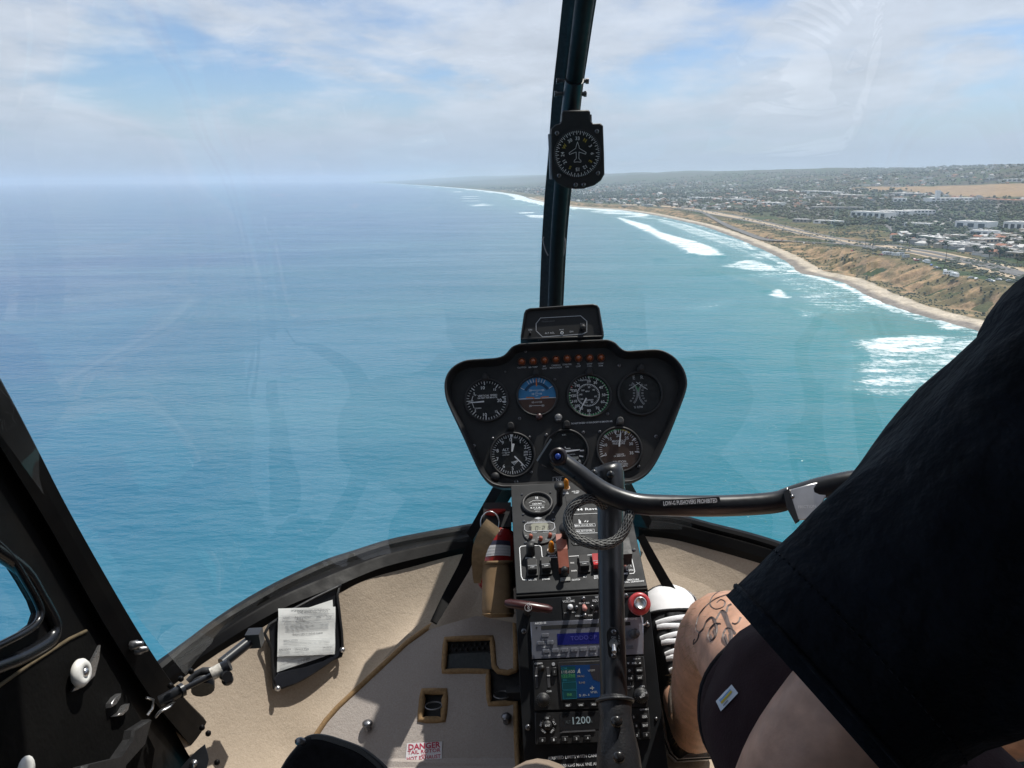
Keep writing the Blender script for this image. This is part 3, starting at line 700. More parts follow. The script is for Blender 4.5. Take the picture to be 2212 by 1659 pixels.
# big recognisable blocks: view pixels of the left and right foot of the facade, depth, height
def office(px0, px1, depth, hgt, name, label, cat, wall, rows, cols, extra=None, roof=PALER):
    p0, p1 = on_land(*Z8(*px0)), on_land(*Z8(*px1)); d = Vector((p1.x-p0.x, p1.y-p0.y, 0)); Lh = d.length; yaw = math.atan2(d.y, d.x); z = min(p0.z, p1.z)
    T = yawm((p0.x, p0.y, z), yaw); r = empty(name, (p0.x, p0.y, z), label, cat)
    mb = MB(); add_block(mb, T, 0, 0, -6, Lh, depth, hgt, 0)
    if extra: extra(mb, T, Lh, depth, hgt)
    mb.build('wall', [wall], r)
    mb = MB(); add_block(mb, T, .6, .6, hgt+.004, Lh-.6, depth-.6, hgt+.3, 0)
    for i in range(3): x = Lh*(.2+.25*i); add_block(mb, T, x, depth*.4, hgt+.3, x+4, depth*.6, hgt+2.2, 0)
    mb.build('roof', [roof], r)
    cw = Lh/cols; ch = hgt/rows
    for j in range(rows):
        for i in range(cols):
            mb = MB(); add_block(mb, T, (i+.2)*cw, -.15, (j+.3)*ch, (i+.8)*cw, .2, (j+.78)*ch, 0); mb.build('window', [DARKG], r)
    return r
office((1385, 308), (1552, 318), 40, 17, 'office_building', 'white low office block with sloped front and dark bays', 'building', OFFICE, 1, 6)
office((1505, 300), (1665, 306), 45, 14, 'office_building', 'long white two-storey office with strip windows behind the sloped white office', 'building', OFFICE, 2, 9)
office((1668, 304), (1790, 300), 45, 15, 'office_building', 'white office wing continuing right of the long white office', 'building', OFFICE, 2, 7)
office((1880, 365), (2032, 372), 40, 17, 'office_building', 'white blank-walled block left of the office at the picture edge', 'building', OFFICE, 1, 3)
office((2108, 375), (2230, 380), 40, 19, 'office_building', 'white office with one broad dark window band at the right picture edge', 'building', OFFICE, 1, 4)
office((1950, 400), (2040, 405), 30, 12, 'office_building', 'small white flat-topped block in front of the blank-walled white block', 'building', OFFICE, 1, 3)
office((1195, 275), (1445, 274), 60, 10, 'warehouse', 'long grey-roofed warehouse left of the white offices', 'building', GREYW, 1, 8, roof=GREYR)
office((1590, 238), (1650, 238), 40, 14, 'office_building', 'small pale block behind the long white office', 'building', OFFICE, 1, 3)
office((1770, 240), (1990, 236), 60, 15, 'office_building', 'far white complex with a slim grey tower', 'building', OFFICE, 2, 10, extra=lambda mb, T, Lh, dp, hg: add_block(mb, T, Lh*.12, 5, hg, Lh*.2, 20, hg+26, 0))
office((1700, 432), (1832, 436), 22, 13, 'apartment_block', 'sage green two-storey flats beside the highway', 'building', SAGE, 2, 7)
office((2010, 452), (2100, 447), 20, 11, 'apartment_block', 'cream flat-roofed flats right of the sage green flats', 'building', CREAM, 2, 5)
for c_, (a_, b_, dp_, hh_, nm_, wl_, lb_) in enumerate((((620, 222), (760, 226), 40, 9, 'warehouse', 'OFFICE', 'long white flat building across the lagoon left of the road junction'), ((800, 232), (900, 236), 40, 10, 'warehouse', 'OFFICE', 'white flat building right of the long one across the lagoon'), ((940, 248), (1040, 252), 40, 9, 'warehouse', 'OFFICE', 'low white building near the middle of the far flats'), ((1010, 188), (1130, 190), 60, 13, 'warehouse', 'CREAM', 'pale industrial hall on the slope left of the tan field'), ((1150, 196), (1300, 199), 60, 13, 'warehouse', 'OFFICE', 'white industrial hall right of the pale hall'), ((1320, 214), (1420, 216), 50, 12, 'warehouse', 'CREAM', 'cream hall behind the long grey warehouse'), ((1110, 332), (1180, 334), 22, 8, 'apartment_block', 'GREYW', 'grey flats at the near edge of the far scrub'), ((1210, 338), (1330, 342), 24, 8, 'apartment_block', 'OFFICE', 'long white flats at the near edge of the far scrub'), ((1560, 208), (1690, 206), 60, 13, 'warehouse', 'GREYW', 'grey hall just below the tan field'), ((2020, 240), (2160, 246), 50, 13, 'warehouse', 'CREAM', 'cream hall with clay roof right of the slim grey tower'), ((2110, 140), (2200, 141), 90, 14, 'warehouse', 'OFFICE', 'far white shed above the tan field'), ((1640, 352), (1760, 356), 25, 8, 'warehouse', 'OFFICE', 'low white building in front of the long white office'), ((1860, 452), (1960, 458), 20, 8, 'apartment_block', 'GREYW', 'grey flats between the sage green and cream flats'), ((2120, 500), (2212, 508), 18, 7, 'apartment_block', 'CREAM', 'cream low flats beside the highway at the right picture edge'))):
    office(a_, b_, dp_, hh_, nm_, lb_, 'building', {'OFFICE': OFFICE, 'CREAM': CREAM, 'GREYW': GREYW}[wl_], 1, 4, roof=TILE if 'clay' in lb_ else PALER)
LMK = [(on_land(*Z8(*q_)), w_) for q_, w_ in (((1450, 300), 'by the sloped white office'), ((1640, 290), 'by the long white office'), ((1950, 360), 'by the blank-walled white block'), ((2160, 370), 'by the edge office'), ((1320, 265), 'by the long grey warehouse'), ((1880, 225), 'by the slim grey tower'), ((1760, 430), 'by the sage green flats'), ((2050, 450), 'by the cream flats'), ((2180, 480), 'inland of the highway'), ((1800, 195), 'below the bare tan field'), ((900, 290), 'inland of the beach road'), ((600, 245), 'beyond the beach road'), ((300, 225), 'on the far shore'), ((1100, 190), 'left of the tan field'), ((1500, 130), 'behind the tan field'), ((700, 160), 'on the distant hills'))]
def beside(x_, y_): return min(LMK, key=lambda l: math.hypot(l[0].x-x_, l[0].y-y_)/math.hypot(x_, y_))[1]
def bigness(s_): return 'small' if s_ < .9 else ('large' if s_ > 1.12 else 'middle-sized')
def copy_of(me, name, loc, yaw=0, s=1.0, **props):
    o = bpy.data.objects.new(name, me); COL.objects.link(o); o.location = loc; o.rotation_euler = (0, 0, yaw); o.scale = (s, s, s)
    for k, v in props.items(): o[k] = v
    WORLD[o] = Matrix.Translation(Vector(loc)); return o
def scatter(n, r0_, r1_, a0=-6, a1=37, town=True, pw=1.0, clus=0):
    out_x, out_y = [], []; got = 0; tries = 0
    while got < n and tries < 60:
        tries += 1
        m = n*3; u = rng.random(m); r = r0_*(r1_/r0_)**(u**pw); a = np.radians(rng.uniform(a0, a1, m)); x = np.sin(a)*r; y = np.cos(a)*r
        d = shore(x, y); z = land_h(x, y, d); ok = (d > 105) & (poly_soft(x, y, FIELDP, 1) < .5)
        t = town_mask(x, y, z+2); ok &= (t if town else ~t)
        if clus: cl_n = fbm(x/420, y/420, 3, 131); ok &= (cl_n > .47) if clus > 0 else ((cl_n < .56) | (rng.random(m) < .35))
        if clus > 0: ok &= rng.random(m) < np.interp(d, [0, 1500, 2600, 5000], [1, 1, .5, .25])
        out_x.append(x[ok]); out_y.append(y[ok]); got += ok.sum()
    x = np.concatenate(out_x)[:n]; y = np.concatenate(out_y)[:n]; z = land_h(x, y); return x, y, z
HL = []
x, y, z = scatter(1500, 950, 8200, clus=1); order = np.argsort(np.hypot(x, y))
rest = MB()
for c, i in enumerate(order):
    rr = math.hypot(x[i], y[i]); yaw = random.choice((.35, 1.92))+random.gauss(0, .12); k = random.randrange(len(protos)); me, kd, wm, rm = protos[k]; s = random.uniform(.8, 1.25)
    if c < 290:
        dw = [t for a, b, t in DIST if a <= rr < b][0]
        HL.append((x[i], y[i], '%s %s %s' % (HOUSE_WORDS[wm], ROOF_WORDS[rm], KIND_WORDS[kd])))
        copy_of(me, ('house' if kd < 3 else 'warehouse'), (x[i], y[i], z[i]), yaw, s, label='%s %s %s %s %s' % (bigness(s), HOUSE_WORDS[wm], ROOF_WORDS[rm], KIND_WORDS[kd], beside(x[i], y[i])), category='house' if kd < 3 else 'building', group='%s %s %s %s %s' % (bigness(s), HOUSE_WORDS[wm], ROOF_WORDS[rm], KIND_WORDS[kd], beside(x[i], y[i])))
    else:
        tmp = MB(); house_geo(tmp, yawm((x[i], y[i], z[i]), yaw), kd, s*random.uniform(.8, 1.1)*(1.0 if rr < 4500 else 1.35))
        o_ = len(rest.v); rest.v += tmp.v; rest.f += [tuple(q_+o_ for q_ in f) for f in tmp.f]; base = random.choice((0, 0, 3, 3, 6, 9)); rest.m += [base+q_ for q_ in tmp.m]; rest.sm += tmp.sm
rest.build('distant_town', [WHITE, PALER, DARKG, CREAM, TILE, DARKG, WHITE, GREYR, DARKG, GREYW, GREYR, DARKG], None, kind='stuff', label='mass of small pale houses spread over the far hills', category='town')
# trees
_bm = bmesh.new(); bmesh.ops.create_icosphere(_bm, subdivisions=1, radius=1); ICO_V = [tuple(v.co) for v in _bm.verts]; ICO_F = [tuple(v.index for v in f.verts) for f in _bm.faces]; _bm.free()
def lump(mb, c, r, sub, mi, seed, squash=.8):
    vs = []
    for x_, y_, z_ in ICO_V: k = r*random.uniform(.72, 1.22); vs.append((c[0]+x_*k, c[1]+y_*k, c[2]+z_*k*squash))
    mb.add(vs, ICO_F, mi)
def tree_mesh(seed):
    rd = random.Random(seed); mb = MB(); hh = rd.uniform(4.5, 7)
    tube(mb, [(0, 0, -1), (rd.uniform(-.3, .3), .1, hh*.5), (rd.uniform(-.5, .5), 0, hh)], [.35, .28, .15], 6, 0)
    for i in range(3): a = rd.uniform(0, 6.3); tube(mb, [(0, 0, hh*.5), (math.cos(a)*1.8, math.sin(a)*1.8, hh*.95)], [.16, .07], 5, 0)
    for i in range(11):
        a = rd.uniform(0, 6.3); q_ = rd.uniform(.3, 2.9); lump(mb, (math.cos(a)*q_, math.sin(a)*q_, hh+rd.uniform(-1.3, 1.9)), rd.uniform(.9, 1.7), 1, 1, seed*31+i, rd.uniform(.6, .9))
    for i in range(90):                                        # loose leaf sprays round the outline
        a = rd.uniform(0, 6.3); q_ = rd.uniform(1.6, 4.1); c = Vector((math.cos(a)*q_, math.sin(a)*q_, hh+rd.uniform(-2.0, 2.9)*(1-q_*.12))); e = Vector((rd.gauss(0, 1), rd.gauss(0, 1), rd.gauss(0, 1))).normalized()*.5; g = Vector((rd.gauss(0, 1), rd.gauss(0, 1), rd.gauss(0, 1))).normalized()*.4
        mb.add([c-e, c+g, c+e, c-g], [(0, 1, 2, 3)], 1)
    return mb
tmesh = []
for s_ in range(5):
    for li in range(3):
        o = tree_mesh(s_*3+li).build('tree', [BARK, LEAF[li]], None, origin=(0, 0, 0)); tmesh.append((o.data, ('olive', 'dark green', 'bright green')[li])); bpy.data.objects.remove(o)
x, y, z = scatter(11500, 930, 9500, pw=.8, clus=-1); order = np.argsort(np.hypot(x, y)); rest = MB()
for c, i in enumerate(order):
    rr = math.hypot(x[i], y[i]); me, wd = random.choice(tmesh); s = random.uniform(.7, 1.35)
    if c < 270:
        dw = [t for a, b, t in DIST if a <= rr < b][0]
        nb = min(HL, key=lambda h_: math.hypot(h_[0]-x[i], h_[1]-y[i]))[2]; tl = '%s tree next to a %s %s' % (wd, nb, beside(x[i], y[i]))
        if s < .85 or s > 1.2: tl = ('small ' if s < .85 else 'large ')+tl
        copy_of(me, 'tree', (x[i], y[i], z[i]), random.uniform(0, 6.3), s, label=tl, category='tree', group=tl)
    else:
        li = random.randrange(3); s *= (1.0 if rr < 4000 else 1.5)
        for q_ in range(2 if rr < 3500 else 1): lump(rest, (x[i]+random.uniform(-2.4, 2.4), y[i]+random.uniform(-2.4, 2.4), z[i]+random.uniform(2.6, 5.2)*s), random.uniform(2.6, 4.6)*s, 1, li, c*7+q_)
rest.build('distant_wood', LEAF, None, kind='stuff', label='dark tree cover spread between the far houses', category='trees')
# scrub on the open ground above the beach
x, y, z = scatter(2600, 800, 3600, a0=3, a1=37, town=False); rest = MB(); keep = fbm(x/70, y/70, 3, 9)
for i in range(len(x)):
    if keep[i] < .47: continue
    lump(rest, (x[i], y[i], z[i]+.5), random.uniform(1.2, 2.9), 1, random.randrange(2), i, .6)
cand = np.argwhere((veg > .45) & (D_ > 27) & (D_ < 100) & (BY < 2600)); pick = cand[rng.choice(len(cand), min(3800, len(cand)), replace=False)]
for a_, b_ in pick: lump(rest, (BX[a_, b_]+random.uniform(-1, 1), BY[a_, b_]+random.uniform(-1, 1), BZ[a_, b_]+.25), random.uniform(.5, 1.5), 1, random.randrange(2), 0, .7)
rest.build('coastal_scrub', LEAF, None, kind='stuff', label='low scrub bushes on the open ground above the beach', category='bushes')
# vehicles: campers and cars along the top of the bluff
PAINT = {n_: M('paint_'+n_, c, .35, var=.05, scale=2, coat=.4) for n_, c in (('white', (.8, .8, .8)), ('silver', (.45, .46, .48)), ('dark', (.03, .035, .045)), ('blue', (.04, .12, .38)), ('red', (.32, .03, .03)))}
RUB = M('tyre_rubber', (.02, .02, .02), .9)
def wheels(mb, xs, yw, r, mi):
    for x_ in xs:
        for s_ in (-1, 1): tube(mb, [(x_, s_*yw, r), (x_, s_*(yw-.25), r)], r, 10, mi)
def car_m(mb):
    prof = [(-2.2, .35), (2.2, .35), (2.25, .8), (1.3, .95), (.7, 1.42), (-1.1, 1.45), (-1.8, 1.0), (-2.2, .9)]
    for s_, in ((1,),):
        A = [(p[0], -.88, p[1]) for p in prof]; B_ = [(p[0], .88, p[1]) for p in prof]; n_ = len(prof)
        mb.add(A+B_, [tuple(range(n_)), tuple(reversed(range(n_, 2*n_)))]+[((i+1) % n_, i, n_+i, n_+(i+1) % n_) for i in range(n_)], 0)
    add_block(mb, lambda a, b, c: (a, b, c), -1.3, -.90, 1.0, .9, .90, 1.36, 1); wheels(mb, (-1.4, 1.4), .9, .33, 2)
def rv_m(mb):
    add_block(mb, lambda a, b, c: (a, b, c), -4.0, -1.2, .5, 2.2, 1.2, 3.2, 0); add_block(mb, lambda a, b, c: (a, b, c), 2.2, -1.1, .5, 3.7, 1.1, 1.7, 0); add_block(mb, lambda a, b, c: (a, b, c), 2.2, -1.15, 2.2, 3.4, 1.15, 3.15, 0)
    add_block(mb, lambda a, b, c: (a, b, c), 2.2, -1.05, 1.7, 3.2, 1.05, 2.2, 1)
    for x_ in (-3, -1, .8): add_block(mb, lambda a, b, c: (a, b, c), x_, -1.22, 1.7, x_+1.0, 1.22, 2.4, 1)
    wheels(mb, (-2.4, 2.8), 1.15, .42, 2); add_block(mb, lambda a, b, c: (a, b, c), -2.2, -.4, 3.2, -1.2, .4, 3.5, 0)
VM = {}
for n_, fn, cols in (('car', car_m, ('white', 'silver', 'dark', 'blue', 'red')), ('camper', rv_m, ('white', 'silver'))):
    for c in cols:
        mb = MB(); fn(mb); o = mb.build(n_, [PAINT[c], DARKG, RUB], None, origin=(0, 0, 0)); VM[n_, c] = o.data; bpy.data.objects.remove(o)
spots = [(1165, 434), (1210, 436), (1240, 436), (1345, 440), (1360, 444), (1395, 472), (1500, 486), (1530, 490), (1555, 487), (1572, 490), (1600, 494), (1622, 492), (1650, 503), (1690, 512), (1700, 518), (1715, 515), (1735, 522), (1750, 528), (1772, 540), (1790, 552), (1805, 556), (1835, 577), (1850, 583), (1880, 589), (1885, 594), (1960, 600), (1985, 605), (2045, 612), (2060, 616), (2090, 610), (2140, 615), (990, 410), (1010, 409), (1062, 420)]
for c, s_ in enumerate(spots):
    p = on_land(*Z8(*s_)); kd = 'camper' if random.random() < .55 and 1400 < s_[0] < 1900 else 'car'; cl_ = random.choice(('white', 'white', 'silver')) if kd == 'camper' else random.choice(('white', 'white', 'silver', 'dark', 'blue', 'red'))
    if kd == 'camper' and cl_ not in ('white', 'silver'): cl_ = 'white'
    wh = 'on the bluff top above the near cliff' if s_[0] > 1450 else 'beside the beach road beyond the near cliff'
    copy_of(VM[kd, cl_], 'parked_'+kd, (p.x, p.y, p.z+.15), random.uniform(0, 3.1), 1.25, label='%s %s parked %s' % (cl_, 'camper van' if kd == 'camper' else 'car', wh), category='van' if kd == 'camper' else 'car', group='%s %ss parked %s' % (cl_, kd, wh))
def palm(p, hh, label):
    r = empty('palm_tree', p, label, 'tree'); mb = MB(); tube(mb, [p, p+Vector((.4, 0, hh*.5)), p+Vector((.2, 0, hh))], [.45, .35, .3], 7); mb.build('trunk', BARK, r)
    mb = MB()
    for i in range(22):
        a = random.uniform(0, 6.3); e = random.uniform(-.6, .9); d = Vector((math.cos(a)*math.cos(e), math.sin(a)*math.cos(e), math.sin(e))); c = p+Vector((.2, 0, hh)); s_ = d.cross(Vector((0, 0, 1))).normalized()*.45
        m_ = c+d*1.6; t_ = c+d*3.0+Vector((0, 0, -1.0)); mb.add([c, m_-s_, t_, m_+s_, m_+Vector((0, 0, .15))], [(0, 1, 4), (1, 2, 4), (2, 3, 4), (3, 0, 4)], 0)
    mb.build('crown', LEAF[1], r)
for c, (s_, lb) in enumerate((((1455, 455), 'leftmost of the three tall palms beside the highway'), ((1492, 457), 'middle one of the three tall palms beside the highway'), ((1662, 470), 'rightmost of the three tall palms beside the highway'))): palm(on_land(*Z8(*s_)), 17, lb)
p = on_land(*Z8(1835, 545)); r = empty('utility_pole', p, 'dark wooden utility pole standing beside the highway', 'pole'); mb = MB(); tube(mb, [p, p+Vector((0, 0, 24))], [.35, .25], 8); mb.build('pole', BARK, r); mb = MB(); box(mb, p+Vector((0, 0, 22.5)), Vector((1.8, 0, 0)), Vector((0, .15, 0)), Vector((0, 0, .15))); mb.build('crossarm', BARK, r)
# ---- haze: one closed box of thin pale air
mb = MB(); box(mb, (0, 0, 129), Vector((47000, 0, 0)), Vector((0, 47000, 0)), Vector((0, 0, 141)))
hm = bpy.data.materials.new('haze_air'); hm.use_nodes = True; N = hm.node_tree.nodes; L = hm.node_tree.links; N.clear()
ho = N.new('ShaderNodeOutputMaterial'); pv = N.new('ShaderNodeVolumePrincipled'); pv.inputs['Color'].default_value = (.70, .82, .96, 1); pv.inputs['Density'].default_value = 6.6e-5; pv.inputs['Anisotropy'].default_value = .1
L.new(pv.outputs[0], ho.inputs['Volume'])
hz = mb.build('haze', hm, None, kind='stuff', label='pale blue sea haze filling the air to the horizon', category='haze'); hz.visible_shadow = True
# =================================================================== the cabin
BLACK = M('black_plastic', (.012, .012, .013), .55, var=.25, scale=60, bump=.25, bscale=900, bdist=.0004)
PAINTB = M('black_paint', (.016, .017, .02), .38, var=.3, scale=25, bump=.12, bscale=500, bdist=.0004)
WORN = M('worn_black_paint', (.003, .003, .0037), .5, var=.45, scale=18, bump=.2, bscale=220, bdist=.0006, col2=(.007, .0064, .006), spec=.12)
SATIN = M('satin_black_tube', (.014, .015, .018), .32, var=.2, scale=40)
SCREW = M('dark_steel', (.20, .20, .21), .35, metal=.9, var=.3, scale=200)
STEEL = M('steel', (.55, .55, .56), .3, metal=.95, var=.2, scale=120)
OFFW = M('print_white', (.72, .73, .75), .6, var=.06, scale=300)
DIMW = M('print_grey', (.40, .41, .43), .6, var=.06, scale=300)
NYLON = M('white_nylon', (.80, .79, .75), .4, var=.06, scale=90)
AMBERM = M('amber_lens', (.80, .27, .015), .12, var=.15, scale=300, coat=.6)
AMBERD = M('dark_amber_lens', (.30, .075, .025), .2, var=.2, scale=300, coat=.5)
def carpet_mat(name, c1, c2, sc_=160., bd=.004):
    global N, L, OBJ
    m = bpy.data.materials.new(name); m.use_nodes = True; N = m.node_tree.nodes; L = m.node_tree.links; p = N['Principled BSDF']; t = N.new('ShaderNodeTexCoord'); OBJ = t.outputs['Object']
    fine = nz(sc_*1.6, 4, .7); mid = nz(sc_*.45, 4, .6); big = nz(7., 5, .6)
    c = mixc(rmp(fine, .3, .7), c1, c2); c = mixc(rmp(big, .35, .75, 0, .3), c, tuple(x*.7 for x in c1))
    L.new(c, p.inputs['Base Color']); p.inputs['Roughness'].default_value = .97; p.inputs['Specular IOR Level'].default_value = .08; p.inputs['Sheen Weight'].default_value = .25
    b = N.new('ShaderNodeBump'); b.inputs['Strength'].default_value = .9; b.inputs['Distance'].default_value = bd; L.new(mth('ADD', mth('MULTIPLY', fine, .6), mth('MULTIPLY', mid, .8)), b.inputs['Height']); L.new(b.outputs[0], p.inputs['Normal'])
    return m
CARPET = carpet_mat('tan_carpet', (.40, .322, .245), (.50, .415, .325), 200., .0014)
MATC = carpet_mat('worn_grey_carpet', (.36, .31, .28), (.44, .40, .37), 260., .0015)
PIPING = M('tan_binding', (.27, .17, .08), .9, var=.2, scale=200, bump=.5, bscale=900, bdist=.001)
WGLASS = glass_mat('windscreen_acrylic', (.97, .985, .99), 1.5, 0., .03)
CGLASS = glass_mat('instrument_glass', (.95, .95, .95), 1.45, .03, 0., .8)
A0 = .095                                        # helicopter centre line, right of the camera
cab = empty('helicopter', H(A0, 0, -.95), 'helicopter cabin with black window rails, centre post and tan carpet', 'helicopter')
# --- windscreen: bubble split by the centre post
cprof = spline([Vector((b_, 0, c_)) for b_, c_ in ((1.43, -.70), (1.57, -.52), (1.655, -.27), (1.61, -.04), (1.508, .09), (1.443, .16), (1.335, .265), (1.20, .38), (1.09, .46))], 6)
CB = np.array([(p.z, p.x) for p in cprof]); CB = CB[np.argsort(CB[:, 0])]
PB = np.array([(-.75, 1.05), (-.70, 1.02), (-.45, .91), (-.2, .79), (.1, .66), (.3, .58), (.46, .50)])
PW = np.array([(-.75, .60), (-.70, .615), (-.45, .65), (-.2, .66), (.1, .64), (.3, .58), (.46, .5)])
def screen_pt(c, s):
    bc = np.interp(c, CB[:, 0], CB[:, 1]); bp_ = np.interp(c, PB[:, 0], PB[:, 1]); wd = np.interp(c, PW[:, 0], PW[:, 1])
    q = abs(s); n_ = 2.15; k = max(0., 1-q**n_)**(1/n_); b_round = bp_+(bc-bp_)*k
    soft = wd*(.10*q+.36*q*q); b_flat = bc-soft-(bc-bp_-wd*.46)*(max(0., q-.78)/.22)**2.6     # two flattish panes that wrap sharply at the pillars
    m = min(1., max(0., (c+.62)/.35))
    return H(A0+wd*s, b_round*(1-m)+b_flat*m, c)
cs_ = np.linspace(-.70, .46, 44); th = np.concatenate([np.linspace(0, 1, 42)])
for sgn, nm in ((-1, 'left'), (1, 'right')):
    mb = MB(); rows = [[screen_pt(c, sgn*math.sin(t*math.pi/2)) for t in th] for c in cs_]; loft(mb, rows, closed=False)
    o = mb.build('windscreen_pane', WGLASS, cab)
# --- centre post: round tube with a flat black seal in front of it
tp = [((1197, 760), 1.66), ((1196, 700), 1.655), ((1198, 655), 1.645), ((1203, 540), 1.59), ((1210, 440), 1.52), ((1220, 340), 1.43), ((1236, 210), 1.33), ((1250, 100), 1.25), ((1263, 0), 1.165), ((1277, -90), 1.10), ((1296, -220), 1.0), ((1330, -420), .86)]
tpts = spline([P(*p, d-.03) for p, d in tp], 5)
mb = MB(); tube(mb, tpts, .0142, 16); post = mb.build('centre_post', M('post_black', (.008, .009, .010), .5, var=.25, scale=50, spec=.2), cab)
spts = spline([P(p[0]-4-(16 if p[1] < 300 else 6)*.45, p[1], d+.02) for p, d in tp], 5)
mb = MB(); tube(mb, spts, .026, 4, flat=(1, .18)); mb.build('post_seal', M('seal_rubber', (.010, .010, .011), .6, var=.3, scale=60, bump=.3, bscale=120, bdist=.002), cab)
# collar where the upper tube joins, with two bolts
cpos = [P(1237, 200, 1.325-.032), P(1231, 240, 1.35-.032)]
mb = MB(); tube(mb, [P(1241, 172, 1.30-.03), P(1229, 262, 1.37-.03)], .0158, 16); mb.build('collar', PAINTB, cab)
for py in (175, 203):
    for (px, s_) in ((1212, -1), (1262, 1)):
        mb = MB(); c0 = P(px-(py-175)*.17, py, 1.30); e = r_*(.007*s_)
        tube(mb, [c0-e, c0+e*.4], .0035, 8); tube(mb, [c0+e*.4, c0+e*1.1], .0052, 6); mb.build('bolt', SCREW, cab)
# yaw string
for pts in (((1175, 512), (1173, 520), (1178, 540), (1184, 552)), ((1216, 505), (1221, 520), (1219, 545), (1213, 560))):
    mb = MB(); tube(mb, spline([P(x, y, 1.58) for x, y in pts], 4), .0012, 5); mb.build('yaw_string', M('grey_yarn', (.30, .27, .26), .95), cab)
# --- lower window rails
RC = -.69
lt = [(1030, 1138), (955, 1151), (846, 1172.5), (760, 1200), (700, 1221), (600, 1268), (500, 1326), (420, 1382), (345, 1440), (300, 1475)]
lb = [(1022, 1181), (940, 1199), (832, 1226), (765, 1252), (731, 1267), (629, 1308), (561, 1343), (494, 1383), (375, 1462), (335, 1492)]
rt = [(1368, 1112), (1450, 1117), (1534, 1138), (1620, 1160), (1690, 1182), (1800, 1222), (1900, 1270), (2000, 1330)]
rb = [(1380, 1146), (1450, 1153), (1534, 1174), (1620, 1198), (1690, 1220), (1800, 1262), (1900, 1312), (2000, 1375)]
RAIL_IN = {}
for nm, top, bot in (('left', lt, lb), ('right', rt, rb)):
    T_ = spline([hplane(*p, 2, RC) for p in top], 4); Bt = spline([hplane(*p, 2, RC-.02) for p in bot], 4)
    rings = []
    for i, (a, b) in enumerate(zip(T_, Bt)):
        inw = (b-a); inw -= Uz*inw.dot(Uz); e = inw.normalized(); wd = inw.length
        rings.append([a-Uz*.03-e*.012, a+Uz*.004-e*.012, a+Uz*.006+e*.002, a+e*.010+Uz*.002, a+e*.012-Uz*.006, a+e*wd*.62-Uz*.004, a+e*wd*.68-Uz*.006, b+Uz*.002-e*.0, b-Uz*.02, b-e*.02-Uz*.03])
    mb = MB(); loft_crisp(mb, rings); ro = mb.build('window_rail', WORN, cab)
    RAIL_IN[nm] = Bt
    for i in range(3, len(T_)-2, 5 if nm == 'left' else 7):
        a, b = T_[i], Bt[i]; c = a.lerp(b, .55)+Uz*(-.004)
        mb = MB(); ball(mb, c, .0045, nu=8, nv=5, sc3=(1, 1, .5), axes=(Lx, Fy, Uz)); mb.build('rivet', WORN, cab)
# struts from the rail corners down to the console, and the nose frame under the panel
def bar(name, p0, p1, wid, thick, up, mat, parent):
    d = (p1-p0).normalized(); s_ = d.cross(up).normalized(); mb = MB(); c = (p0+p1)/2; box(mb, c, (p1-p0)/2, s_*(wid/2), s_.cross(d).normalized()*(thick/2)); return mb.build(name, mat, parent)
bar('nose_strut', P(1098, 1040, 1.46), hplane(1034, 1150, 2, RC), .05, .02, Uz, WORN, cab)
bar('nose_strut', P(1330, 1040, 1.46), hplane(1380, 1128, 2, RC), .05, .02, Uz, WORN, cab)
mb = MB(); loft(mb, [[H(a, b, c) for a, c in ((A0-.09, -.75), (A0+.11, -.75), (A0+.11, -.60), (A0-.09, -.60))] for b in (1.44, 1.60)], caps=(True, True)); mb.build('nose_frame', WORN, cab)
# --- floor: flat, then rising to the toe board, then the carpeted nose
FLAT, TOE_B, TOE_S = -.93, 1.06, .74
def floor_c(b): return max(FLAT, FLAT+TOE_S*(b-TOE_B))
def floor_hit(px, py, up=0.):
    r = ray(px, py); a_, b_, c_ = r.dot(Lx), r.dot(Fy), r.dot(Uz)
    t1 = (FLAT+up)/c_; t2 = (FLAT+up-TOE_S*TOE_B)/(c_-TOE_S*b_)
    ts = [t for t in (t1, t2) if t > 0]; return CAM + r*min(ts)
mb = MB(); loft(mb, [[H(A0-wd, b, floor_c(b)-.012), H(A0+wd, b, floor_c(b)-.012)] for b, wd in ((-.9, .62), (.5, .62), (1.0, .60), (1.06, .55), (1.1, .48), (1.18, .40), (1.24, .33), (1.30, .25), (1.34, .15))], closed=False); mb.build('floor', CARPET, cab)
# left nose carpet: from the rail down to the floor edge
lo_px = [(1010, 1330), (930, 1352), (840, 1425), (790, 1478), (740, 1522), (690, 1590), (660, 1640), (640, 1690), (600, 1760), (560, 1830)]
LOW = spline([floor_hit(*p, .001) for p in lo_px], 4); UPR = [p-Uz*.012 for p in RAIL_IN['left']]
mb = MB(); rows = []
for i in range(len(UPR)):
    a = UPR[i]; b = LOW[min(i, len(LOW)-1)]; row = []
    for k in range(15):
        t = k/14; p = a.lerp(b, t); p -= Uz*(.035*math.sin(math.pi*t)) - Uz*.0015*math.sin(i*.7+k*.5)
        row.append(p)
    rows.append(row)
loft(mb, rows, closed=False); NOSE_L = mb.build('nose_carpet', CARPET, cab); NL = mb
NOSE_BVH = BVHTree.FromPolygons([Vector(v) for v in NL.v], NL.f)
def cast(px, py, lift=0.):
    r = ray(px, py).normalized(); h = NOSE_BVH.ray_cast(CAM, r)
    if h[0] is None: return None
    return h[0] - r*lift
# right nose carpet
lo_px = [(1395, 1290), (1440, 1340), (1500, 1390), (1560, 1430), (1650, 1480), (1760, 1540), (1880, 1620), (2000, 1720)]
LOWR = spline([floor_hit(*p, .001) for p in lo_px], 4); mb = MB(); rows = []
for a, b in zip(RAIL_IN['right'], LOWR):
    a = a-Uz*.012; rows.append([a.lerp(b, k/10)-Uz*.02*math.sin(math.pi*k/10) for k in range(11)])
loft(mb, rows, closed=False); mb.build('nose_carpet', CARPET, cab)
